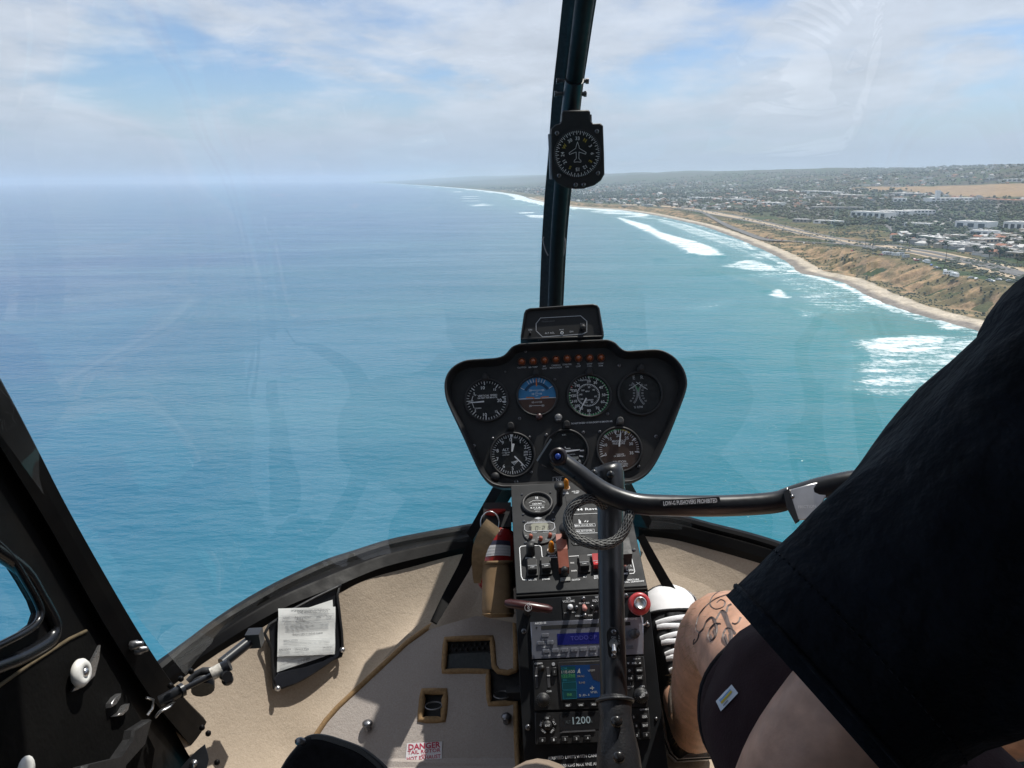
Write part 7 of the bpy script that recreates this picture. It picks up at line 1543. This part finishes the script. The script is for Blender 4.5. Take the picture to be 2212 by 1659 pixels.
# =================================================================== black bag in the passenger's lap
bg_ = empty('camera_bag', P(720, 1720, .80), 'black zipped soft bag lying at the bottom edge', 'bag')
CANV = M('black_nylon_fabric', (.006, .006, .007), .95, var=.3, scale=120, bump=.7, bscale=700, bdist=.001, spec=.12)
bpx = [(596, 1700), (612, 1650), (640, 1612), (660, 1592), (690, 1589), (730, 1600), (770, 1615), (800, 1635), (830, 1665), (860, 1720), (840, 1850), (600, 1850)]
bpl2 = Plane(P(720, 1640, .80), Lx, (Uz*.8-Fy*.6).normalized()); KBG = Kit(ZD, bpl2, (720, 1640)); bl_ = [KBG.uv(*p) for p in bpx]; bl_ = [(p.x, p.y) for p in spline([Vector((*q_, 0)) for q_ in bl_], 4, True)]
mb = MB(); loft(mb, [[bpl2.pt(u, v, n_) for u, v in inset(bl_, d)] for d, n_ in ((.010, -.09), (0, -.08), (0, -.004), (.004, .0), (.010, .001))]); pts, tr = tess([inset(bl_, .010)]); mb.add([bpl2.pt(u, v, .001) for u, v in pts], tr); mb.build('body', CANV, bg_)
mb = MB(); tube(mb, [bpl2.pt(u, v, -.012) for u, v in inset(bl_, -.001)], .0035, 6, closed=True); mb.build('piping', BLACK, bg_)
mb = MB(); zl = inset(bl_, .0015); sel = zl[14:38]
for i in range(len(sel)-1):
    for k in range(4):
        u = sel[i][0]+(sel[i+1][0]-sel[i][0])*k/4; v = sel[i][1]+(sel[i+1][1]-sel[i][1])*k/4; box(mb, bpl2.pt(u, v, -.001), Lx*.0006, bpl2.V*.0022, bpl2.N*.001)
mb.build('zip_teeth', M('zip_black', (.03, .03, .03), .4), bg_); mb = MB(); ball(mb, P(649, 1602, .79), .006, sc3=(1, .6, .8)); mb.build('zip_pull', SCREW, bg_)
# =================================================================== people
def skin_mat(name, c):
    m = M(name, c, .5, var=.22, scale=55, bump=.35, bscale=420, bdist=.0006); b = m.node_tree.nodes['Principled BSDF']
    b.inputs['Subsurface Weight'].default_value = .12; b.inputs['Subsurface Radius'].default_value = (.012, .005, .003); b.inputs['Subsurface Scale'].default_value = .6
    return m
SKIN = skin_mat('skin', (.53, .30, .205))
def grow(joints, bones, parent, name, mat):
    """one continuous figure from a skeleton of joints {name: (point, radius)}"""
    ks = list(joints); me = bpy.data.meshes.new(name); O = WORLD[parent].translation
    me.from_pydata([tuple(joints[k][0]-O) for k in ks], [(ks.index(a), ks.index(b)) for a, b in bones], []); ob = bpy.data.objects.new(name, me); COL.objects.link(ob); ob.location = O
    sk = ob.modifiers.new('skin', 'SKIN'); sk.use_smooth_shade = True
    for i, k in enumerate(ks): me.skin_vertices[0].data[i].radius = (joints[k][1],)*2; me.skin_vertices[0].data[i].use_root = (i == 0)
    ss_ = ob.modifiers.new('sub', 'SUBSURF'); ss_.levels = 2; ss_.render_levels = 2
    bpy.context.view_layer.update(); dg = bpy.context.evaluated_depsgraph_get(); nm = bpy.data.meshes.new_from_object(ob.evaluated_get(dg))
    ob.modifiers.clear(); ob.data = nm; bpy.data.meshes.remove(me); nm.materials.clear(); nm.materials.append(mat); nm.polygons.foreach_set('use_smooth', [True]*len(nm.polygons))
    WORLD[ob] = Matrix.Translation(O); ob.parent = parent; ob.matrix_parent_inverse = WORLD[parent].inverted()
    return ob
def bvh_of(ob):
    W = WORLD[ob]; return BVHTree.FromPolygons([W @ v.co for v in ob.data.vertices], [tuple(p.vertices) for p in ob.data.polygons])
PA = A0+.335
pil = empty('person', H(PA, .1, -.93), 'pilot in black t-shirt and dark shorts with tattooed knee, holding the cyclic', 'person')
J = {}
J['pelvis'] = (H(PA, .02, -.60), .13); J['spine'] = (H(PA, -.02, -.38), .125); J['chest'] = (H(PA, -.02, -.18), .13); J['neck'] = (H(PA, .0, .03), .058); J['head0'] = (H(PA, .03, .12), .072); J['head1'] = (H(PA, .05, .22), .085); J['crown'] = (H(PA, .03, .29), .06)
J['lhip'] = (H(PA-.09, .06, -.61), .095); J['lthigh'] = (P(1790, 1620, .64), .076); J['lthigh2'] = (P(1665, 1480, .775), .064); J['lknee'] = (P(1568, 1352, .895), .056); J['lcalf0'] = (P(1540, 1410, .97), .053); J['lcalf'] = (P(1528, 1475, 1.035), .053); J['lshin'] = (P(1512, 1535, 1.11), .043); J['lank'] = (P(1502, 1590, 1.165), .036); J['lfoot'] = (P(1462, 1480, 1.28), .034)
J['rhip'] = (H(PA+.09, .06, -.61), .095); J['rthigh'] = (H(PA+.14, .35, -.56), .078); J['rknee'] = (H(PA+.18, .66, -.50), .056); J['rcalf'] = (H(PA+.18, .78, -.66), .052); J['rank'] = (H(PA+.16, .95, -.84), .036); J['rfoot'] = (H(PA+.16, 1.08, -.82), .034)
J['lsh'] = (P(2500, 1090, .43), .050); J['lup'] = (P(2080, 1270, .45), .046); J['lel'] = (P(1748, 1640, .475), .042); J['lfa'] = (P(1660, 1840, .53), .040); J['lwr'] = (P(1500, 2080, .65), .028); J['lha'] = (P(1440, 2160, .68), .034)
J['rsh'] = (H(PA+.19, -.02, -.14), .062); J['rel'] = (H(PA+.27, .26, -.40), .044); J['rfa'] = (H(PA+.22, .52, -.42), .040); J['rwr'] = (P(2190, 1165, .83), .028); J['rha'] = (P(2125, 1130, .885), .034)
bones = [('pelvis', 'spine'), ('spine', 'chest'), ('chest', 'neck'), ('neck', 'head0'), ('head0', 'head1'), ('head1', 'crown'), ('pelvis', 'lhip'), ('lhip', 'lthigh'), ('lthigh', 'lthigh2'), ('lthigh2', 'lknee'), ('lknee', 'lcalf0'), ('lcalf0', 'lcalf'), ('lcalf', 'lshin'), ('lshin', 'lank'), ('lank', 'lfoot'), ('pelvis', 'rhip'), ('rhip', 'rthigh'), ('rthigh', 'rknee'), ('rknee', 'rcalf'), ('rcalf', 'rank'), ('rank', 'rfoot'),
         ('chest', 'lsh'), ('lsh', 'lup'), ('lup', 'lel'), ('lel', 'lfa'), ('lfa', 'lwr'), ('lwr', 'lha'), ('chest', 'rsh'), ('rsh', 'rel'), ('rel', 'rfa'), ('rfa', 'rwr'), ('rwr', 'rha')]
def hand(tag, wrist, palm_dir, spread, curl):
    """five curled fingers rooted inside the palm"""
    base = J[tag][0]; d = palm_dir.normalized(); s_ = (spread-d*spread.dot(d)).normalized(); n_ = curl.normalized()
    for i, ln in enumerate((.068, .078, .072, .056)):
        o_ = base+s_*(.026-.0175*i)+d*.018; pts = [o_, o_+d*ln*.45, o_+d*ln*.62+n_*ln*.42, o_+d*ln*.35+n_*ln*.72]; prev = tag
        for k, p in enumerate(pts): q_ = '%s_f%d_%d' % (tag, i, k); J[q_] = (p, .0095-.0006*k); bones.append((prev, q_)); prev = q_
    o_ = base+s_*.030-d*.012; prev = tag
    for k, p in enumerate((o_, o_+s_*.022+d*.024, o_+s_*.020+d*.048+n_*.012)): q_ = '%s_t_%d' % (tag, k); J[q_] = (p, .0112-.0008*k); bones.append((prev, q_)); prev = q_
hand('rha', 'rwr', (Fy*.7-Lx*.35), Uz, (-Lx-Fy*.1)); hand('lha', 'lwr', (Fy*.8-Uz*.4), Lx, -Uz)
body = grow(J, bones, pil, 'body', SKIN); BB = bvh_of(body)
HAIRM = M('brown_hair', (.06, .04, .025), .7, var=.3, scale=200)
mb = MB(); ball(mb, H(PA, .02, .235), .1, nu=20, nv=12, sc3=(.95, 1.08, .9), axes=(Lx, Fy, Uz)); mb.build('hair', HAIRM, pil)
mb = MB(); ball(mb, H(PA, .145, .17), .014, sc3=(.7, 1.1, 1), axes=(Lx, Fy, Uz)); 
for s_ in (-1, 1): ball(mb, H(PA+s_*.09, .03, .17), .022, sc3=(.3, .6, 1), axes=(Lx, Fy, Uz))
mb.build('nose_and_ears', SKIN, pil)
for s_ in (-1, 1): mb = MB(); ball(mb, H(PA+s_*.033, .122, .195), .012, axes=(Lx, Fy, Uz)); mb.build('eye', OFFW, pil)
mb = MB(); tube(mb, [H(PA-.025, .125, .115), H(PA, .133, .113), H(PA+.025, .125, .115)], .005, 6); mb.build('mouth', M('lips', (.35, .14, .11), .5), pil)
# --- t-shirt
SHIRT = M('black_cotton', (.0065, .0078, .0115), .95, var=.4, scale=16, bump=.9, bscale=38, bdist=.010, sheen=.05, spec=.15)
def cloth_rings(rows, seg=44, fold=.006, seed=1, first_flare=0):
    rd = random.Random(seed); ph = [rd.uniform(0, 6.3) for _ in range(6)]; pts = [r[0] for r in rows]; rings = []; prev = None
    for i, (p, r) in enumerate(rows):
        d = (pts[min(i+1, len(pts)-1)]-pts[max(i-1, 0)]).normalized()
        if prev is None: a, b = frame_of(d, Uz)
        else: a = (prev-d*prev.dot(d)).normalized(); b = a.cross(d).normalized()
        prev = a; ring = []
        for k in range(seg):
            t = 2*math.pi*k/seg; q_ = r + fold*(math.sin(3*t+ph[0]+i*.35)*.5+math.sin(5*t+ph[1]-i*.5)*.35+math.sin(9*t+ph[2]+i*.22)*.22)*min(1, .35+i*.1)
            ring.append(p+a*(math.cos(t)*q_)+b*(math.sin(t)*q_))
        rings.append(ring)
    return rings
def dense_rows(rows, n_=4):
    ps = spline([r[0] for r in rows], n_); rs = np.interp(np.linspace(0, len(rows)-1, len(ps)), range(len(rows)), [r[1] for r in rows]); return list(zip(ps, rs))
mb = MB(); rows = dense_rows([(P(1750, 1492, .462), .0710), (P(1900, 1366, .460), .0735), (P(2080, 1240, .452), .085), (P(2260, 1112, .44), .096), (P(2440, 1005, .425), .102), (P(2660, 890, .41), .114), (H(PA-.02, .16, -.06), .14), (H(PA, .05, -.12), .13)], 4)
rg = cloth_rings(rows, fold=.006, seed=4)
cap = [[p.lerp(rows[0][0], .10)+(rows[1][0]-rows[0][0])*2.0 for p in rg[0]], [p.lerp(rows[0][0], .06) for p in rg[0]]]
loft(mb, cap+rg)
rows = dense_rows([(H(PA-.02, .12, -.66), .20), (H(PA-.01, .09, -.50), .195), (H(PA, .02, -.30), .18), (H(PA, -.02, -.12), .165), (H(PA, -.01, -.03), .11), (H(PA, .0, .02), .07)], 4)
rg2 = [[p + Lx*((p-c).dot(Lx)*.22) - Fy*((p-c).dot(Fy)*.22) for p in ring] for ring, (c, r) in zip(cloth_rings(rows, fold=.006, seed=9), rows)]
loft(mb, rg2)
rows = dense_rows([(H(PA+.26, .18, -.30), .075), (H(PA+.22, .06, -.2), .085), (H(PA+.12, -.02, -.13), .11), (H(PA, -.01, -.13), .10)], 4); loft(mb, cloth_rings(rows, fold=.005, seed=12))
shirt = mb.build('t_shirt', SHIRT, pil)
mb = MB(); tube(mb, [p.lerp(q_, .9) for p, q_ in zip(rg[0], rg[1])], .0018, 6, closed=True); st_ = mb.build('sleeve_hem', SHIRT, shirt)
mb = MB(); n_st = len(rg[1])
for k in range(n_st):
    for f in (0, .5):
        a, b = rg[3][k].lerp(rg[3][(k+1) % n_st], f), rg[3][k].lerp(rg[3][(k+1) % n_st], f+.25); c = rows[0][0]; nrm = (a-P(1900, 1362, .465)).normalized()
        tube(mb, [a+nrm*.0006, b+nrm*.0006], .0006, 4)
mb.build('hem_stitching', SHIRT, shirt)
# --- shorts
SHORT = M('dark_maroon_cotton', (.022, .0095, .0115), .95, var=.25, scale=20, bump=.5, bscale=500, bdist=.001, sheen=.03, spec=.15)
mb = MB(); rows = dense_rows([(P(1672, 1530, .745), .0745), (P(1730, 1575, .69), .082), (P(1820, 1640, .61), .094), (H(PA-.09, .20, -.58), .13), (H(PA-.05, .02, -.60), .15)], 4); rgs = cloth_rings(rows, fold=.004, seed=21)
loft(mb, [[p.lerp(rows[0][0], .06)+(rows[1][0]-rows[0][0])*1.5 for p in rgs[0]], [p.lerp(rows[0][0], .03) for p in rgs[0]]]+rgs)
r2 = dense_rows([(H(PA+.17, .58, -.515), .078), (H(PA+.13, .30, -.56), .092), (H(PA+.09, .10, -.60), .11), (H(PA, .0, -.60), .15)], 4); loft(mb, cloth_rings(r2, fold=.004, seed=22))
sho = mb.build('shorts', SHORT, pil); SB = bvh_of(sho)
mb = MB(); tube(mb, [p.lerp(q_, .0) for p, q_ in zip(rgs[0], rgs[1])], .0028, 6, closed=True); mb.build('leg_hem', M('hem_black', (.010, .009, .012), .9), sho)
def on(bvh, px, py, lift=.0006):
    r = ray(px, py).normalized(); h = bvh.ray_cast(CAM, r)
    return (h[0]+(h[1] if h[1].dot(r) < 0 else -h[1])*lift) if h[0] is not None else None
def decal(bvh, quad, lift, n_=8):
    g_ = []
    for j in range(n_+1):
        for i in range(n_+1):
            s, t = i/n_, j/n_; x = (quad[0][0]*(1-s)+quad[1][0]*s)*(1-t)+(quad[3][0]*(1-s)+quad[2][0]*s)*t; y = (quad[0][1]*(1-s)+quad[1][1]*s)*(1-t)+(quad[3][1]*(1-s)+quad[2][1]*s)*t
            g_.append(on(bvh, x, y, lift))
    if any(p is None for p in g_): return None
    mb = MB(); mb.add(g_, [(j*(n_+1)+i, (j+1)*(n_+1)+i, (j+1)*(n_+1)+i+1, j*(n_+1)+i+1) for j in range(n_) for i in range(n_)], 0, True); return mb
for nm, qd, lf, mt in (('label_patch', ((652, 1135), (775, 1000), (828, 1068), (690, 1213)), .0012, M('patch_white', (.60, .63, .68), .7)), ('patch_blue', ((682, 1130), (768, 1036), (775, 1046), (690, 1142)), .0018, M('patch_blue', (.18, .36, .58), .7)), ('patch_yellow', ((690, 1142), (775, 1048), (784, 1062), (702, 1156)), .0018, M('patch_yellow', (.58, .43, .04), .7)), ('patch_text', ((712, 1166), (748, 1124), (752, 1132), (716, 1174)), .0018, M('patch_text', (.2, .2, .24), .7))):
    dm = decal(SB, [Y2(*p) for p in qd], lf)
    if dm: dm.build(nm, mt, sho)
# --- tattoo: dark script on the knee
mb = MB(); INKT = M('tattoo_ink', (.10, .075, .07), .6, var=.2, scale=200)
curves = [([(835, 235), (700, 250), (620, 300), (598, 365), (640, 402), (700, 385), (716, 345), (682, 328), (650, 352)], 5), ([(830, 268), (720, 292), (620, 335), (530, 420), (495, 500), (488, 560), (510, 592), (498, 645), (465, 682)], 7), ([(510, 592), (545, 560), (572, 500), (610, 468), (642, 500), (656, 560), (640, 625), (605, 652), (585, 618), (600, 560), (640, 520), (682, 522)], 9), ([(600, 600), (618, 640), (640, 600), (625, 555)], 6), ([(648, 482), (690, 418), (722, 440), (742, 505), (768, 560), (772, 640), (770, 702), (722, 662), (705, 612), (727, 560), (772, 570), (796, 600)], 10), ([(720, 600), (745, 680), (768, 690), (750, 600)], 8), ([(730, 425), (742, 382), (768, 366)], 11), ([(770, 515), (800, 522), (828, 500), (838, 465)], 8), ([(690, 420), (735, 520), (760, 600)], 9), ([(465, 682), (470, 650), (478, 640)], 5)]
for cv, w_ in curves:
    pp = [on(BB, *Y2(p.x, p.y), .0004) for p in spline([Vector((*q_, 0)) for q_ in cv], 8)]; pp = [p for p in pp if p is not None]
    if len(pp) < 3: continue
    rr = w_*2.0*Y2.k*.87/FPX/2; vs = []
    for i, p in enumerate(pp):
        d = (pp[min(i+1, len(pp)-1)]-pp[max(i-1, 0)]).normalized(); s_ = d.cross((CAM-p).normalized()).normalized()*rr; vs += [p-s_, p+s_]
    mb.add(vs, [(2*i, 2*i+1, 2*i+3, 2*i+2) for i in range(len(pp)-1)], 0, True)
mb.build('tattoo', INKT, pil)
# --- fine leg hair
mb = MB(); W_ = WORLD[body]; kn, an = J['lknee'][0], J['lank'][0]; rd = random.Random(3); polys = [p for p in body.data.polygons if min(((W_ @ p.center)-kn).length, ((W_ @ p.center)-J['lcalf'][0]).length, ((W_ @ p.center)-J['lshin'][0]).length) < .085]
for _ in range(1500):
    p = rd.choice(polys); vs = [W_ @ body.data.vertices[i].co for i in p.vertices]; a, b = rd.random(), rd.random(); q_ = vs[0].lerp(vs[1], a).lerp(vs[3 % len(vs)].lerp(vs[2], a), b); n_ = (W_.to_3x3() @ p.normal).normalized(); dn = (an-kn).normalized()
    t_ = q_+n_*rd.uniform(.003, .007)+dn*rd.uniform(.004, .011)+Vector((rd.gauss(0, .002), rd.gauss(0, .002), rd.gauss(0, .002))); s_ = (t_-q_).cross((CAM-q_).normalized()).normalized()*.00016; mb.add([q_-s_, q_+s_, t_], [(0, 1, 2)])
mb.build('leg_hair', M('blond_hair', (.42, .29, .16), .6), pil, kind='stuff')
# --- sneakers
CANVAS = M('black_canvas', (.013, .013, .015), .85, var=.25, scale=80, bump=.5, bscale=900, bdist=.0008); RUBW = M('white_rubber', (.78, .77, .78), .5, var=.06, scale=60); LACE = M('white_lace', (.80, .80, .82), .8, var=.08, scale=200, bump=.5, bscale=900); LIN = M('grey_lining', (.33, .30, .27), .9, var=.2, scale=60, bump=.6, bscale=500, bdist=.001)
def sneaker(hp, tp_, up, label=None):
    d = (tp_-hp); Ls = d.length; d.normalize(); n_ = (up-d*up.dot(d)).normalized(); s_ = d.cross(n_).normalized()
    prof = [(0, .022, .062), (.04, .032, .074), (.12, .037, .080), (.25, .037, .084), (.38, .038, .080), (.5, .040, .070), (.62, .045, .060), (.74, .049, .052), (.84, .050, .046), (.92, .045, .040), (.97, .034, .033), (1.0, .016, .024)]
    def ring(t, w_, h_, k=1.0):
        c = hp+d*(Ls*t); out = []
        for i in range(20):
            a = math.pi*i/19; out.append(c+s_*(math.copysign(abs(math.cos(a))**.7, math.cos(a))*w_*k)+n_*(math.sin(a)**.8*h_*k))
        return out
    T = lambda t: (np.interp(t, [p[0] for p in prof], [p[1] for p in prof]), np.interp(t, [p[0] for p in prof], [p[2] for p in prof]))
    r = {}
    mb = MB(); loft(mb, [ring(t, *T(t)) for t in np.linspace(0, .82, 24)], closed=False); up_ = mb.build('sneaker', CANVAS, pil)
    mb = MB(); loft(mb, [ring(t, *T(t), 1.03) for t in np.linspace(.80, 1.0, 12)], closed=False, caps=(False, False)); mb.build('toe_cap', RUBW, up_)
    mb = MB(); ol = [(t, T(t)[0]) for t in list(np.linspace(0, 1, 26))]; L_o = [hp+d*(Ls*t)+s_*(w_+.005) for t, w_ in ol]+[hp+d*(Ls*1.02)]+[hp+d*(Ls*t)-s_*(w_+.005) for t, w_ in reversed(ol)]
    loft(mb, [[p-n_*.022 for p in L_o], [p-n_*.020+n_*.0 for p in L_o], [p+n_*.012 for p in L_o]]); mb.add([p-n_*.022 for p in L_o], [tuple(range(len(L_o)))]); mb.build('sole', RUBW, up_)
    mb = MB(); tube(mb, [p+n_*.006+(p-(hp+d*(Ls*.5))).normalized()*.0012 for p in L_o], .0016, 5, closed=True); mb.build('sole_stripe', CANVAS, up_)
    mb = MB(); ar = [hp+d*(Ls*.80)]; pts = ring(.80, *T(.80), 1.04); tube(mb, pts, .003, 6); mb.build('cap_edge', CANVAS, up_)
    for i in range(7):
        t = .44+.05*i; w_, h_ = T(t); w2, h2 = T(t+.02*(1 if i % 2 else -1)); mb = MB(); pts = []
        for k in range(9):
            a = R(48+84*k/8); tt = t+.028*(k/8-.5)*(1 if i % 2 else -1); ww, hh = T(tt); pts.append(hp+d*(Ls*tt)+s_*(math.cos(a)*ww*1.02)+n_*(math.sin(a)**.8*hh*1.02+.004))
        tube(mb, pts, .0050, 6, flat=(1, .35), up=n_); mb.build('lace', LACE, up_)
    mb = MB(); c = hp+d*(Ls*.20)+n_*.084; tube(mb, [c+d*(.052*math.cos(a))+s_*(.034*math.sin(a))+n_*.012*math.cos(a) for a in np.linspace(0, 6.283, 26, endpoint=False)], .0085, 8, closed=True); mb.build('collar', LIN, up_)
    mb = MB(); pts = [hp+d*(Ls*t)+n_*(T(t)[1]+.001) for t in np.linspace(.36, .78, 8)]; tube(mb, pts, .017, 6, flat=(1, .2), up=n_); mb.build('tongue', CANVAS, up_)
    return up_
hp_, tp_ = P(1498, 1640, 1.235), P(1436, 1272, 1.40); up_ = (Uz*.75-Fy*.75)
sneaker(hp_, tp_, up_); off_ = H(PA+.16, .93, -.905); sneaker(off_, off_+(tp_-hp_), up_)
# --- passenger holding the camera: knees, lap and trunk, mostly outside the picture
ps = empty('person', H(-.14, -.1, -.93), 'passenger of whom only a khaki knee shows at the bottom edge', 'person')
J2 = {}; rk = P(1163, 1778, .80); lk = P(700, 1860, .80)
for k, p, r in (('pelvis', H(-.16, -.22, -.62), .13), ('spine', H(-.16, -.27, -.40), .12), ('chest', H(-.16, -.28, -.2), .12), ('neck', H(-.16, -.26, 0), .055), ('head', H(-.16, -.22, .14), .085), ('crown', H(-.16, -.23, .22), .06),
                ('rhip', H(-.08, -.18, -.62), .09), ('rknee', rk, .043), ('rcalf', rk-Uz*.16+Fy*.02, .042), ('rank', rk-Uz*.34+Fy*.05, .033), ('rfoot', rk-Uz*.36+Fy*.16, .03), ('lhip', H(-.24, -.18, -.62), .09), ('lknee', lk, .045), ('lcalf', lk-Uz*.12+Fy*.02, .042), ('lank', lk-Uz*.26+Fy*.05, .033), ('lfoot', lk-Uz*.27+Fy*.16, .03),
                ('rsh', H(.02, -.27, -.16), .055), ('rel', H(.08, -.12, -.40), .042), ('rwr', H(.06, -.08, -.14), .028), ('rha', H(.05, -.07, -.06), .033), ('lsh', H(-.34, -.27, -.16), .055), ('lel', H(-.38, -.1, -.42), .042), ('lwr', H(-.2, .12, -.5), .028), ('lha', H(-.14, .19, -.52), .033)): J2[k] = (p, r)
b2 = [('pelvis', 'spine'), ('spine', 'chest'), ('chest', 'neck'), ('neck', 'head'), ('head', 'crown'), ('pelvis', 'rhip'), ('rhip', 'rknee'), ('rknee', 'rcalf'), ('rcalf', 'rank'), ('rank', 'rfoot'), ('pelvis', 'lhip'), ('lhip', 'lknee'), ('lknee', 'lcalf'), ('lcalf', 'lank'), ('lank', 'lfoot'), ('chest', 'rsh'), ('rsh', 'rel'), ('rel', 'rwr'), ('rwr', 'rha'), ('chest', 'lsh'), ('lsh', 'lel'), ('lel', 'lwr'), ('lwr', 'lha')]
grow(J2, b2, ps, 'body', SKIN)
KHAKI = M('khaki_cotton', (.25, .19, .14), .9, var=.15, scale=40, bump=.5, bscale=600, bdist=.001)
mb = MB()
for hip_, kn_ in ((H(-.08, -.18, -.62), rk), (H(-.24, -.18, -.62), lk)): loft(mb, cloth_rings(dense_rows([(hip_, .105), (hip_.lerp(kn_, .6), .08), (kn_-(kn_-hip_).normalized()*.03, .060), (kn_+Fy*.012-Uz*.012, .054), (kn_-Uz*.10+Fy*.02, .058), (kn_-Uz*.25+Fy*.05, .06)], 5), 28, .002, 31))
mb.build('trousers', KHAKI, ps)

for o in list(COL.objects):
    if o.parent is not None and o.type == 'MESH' and o.name.split('.')[0] in ('lettering', 'marking', 'print', 'rules', 'key_lettering', 'screen_text_green', 'screen_text_white', 'screen_text_tan', 'placard_text', 'hem_stitching', 'zip_teeth', 'cardinal_letters'): o['kind'] = 'stuff'
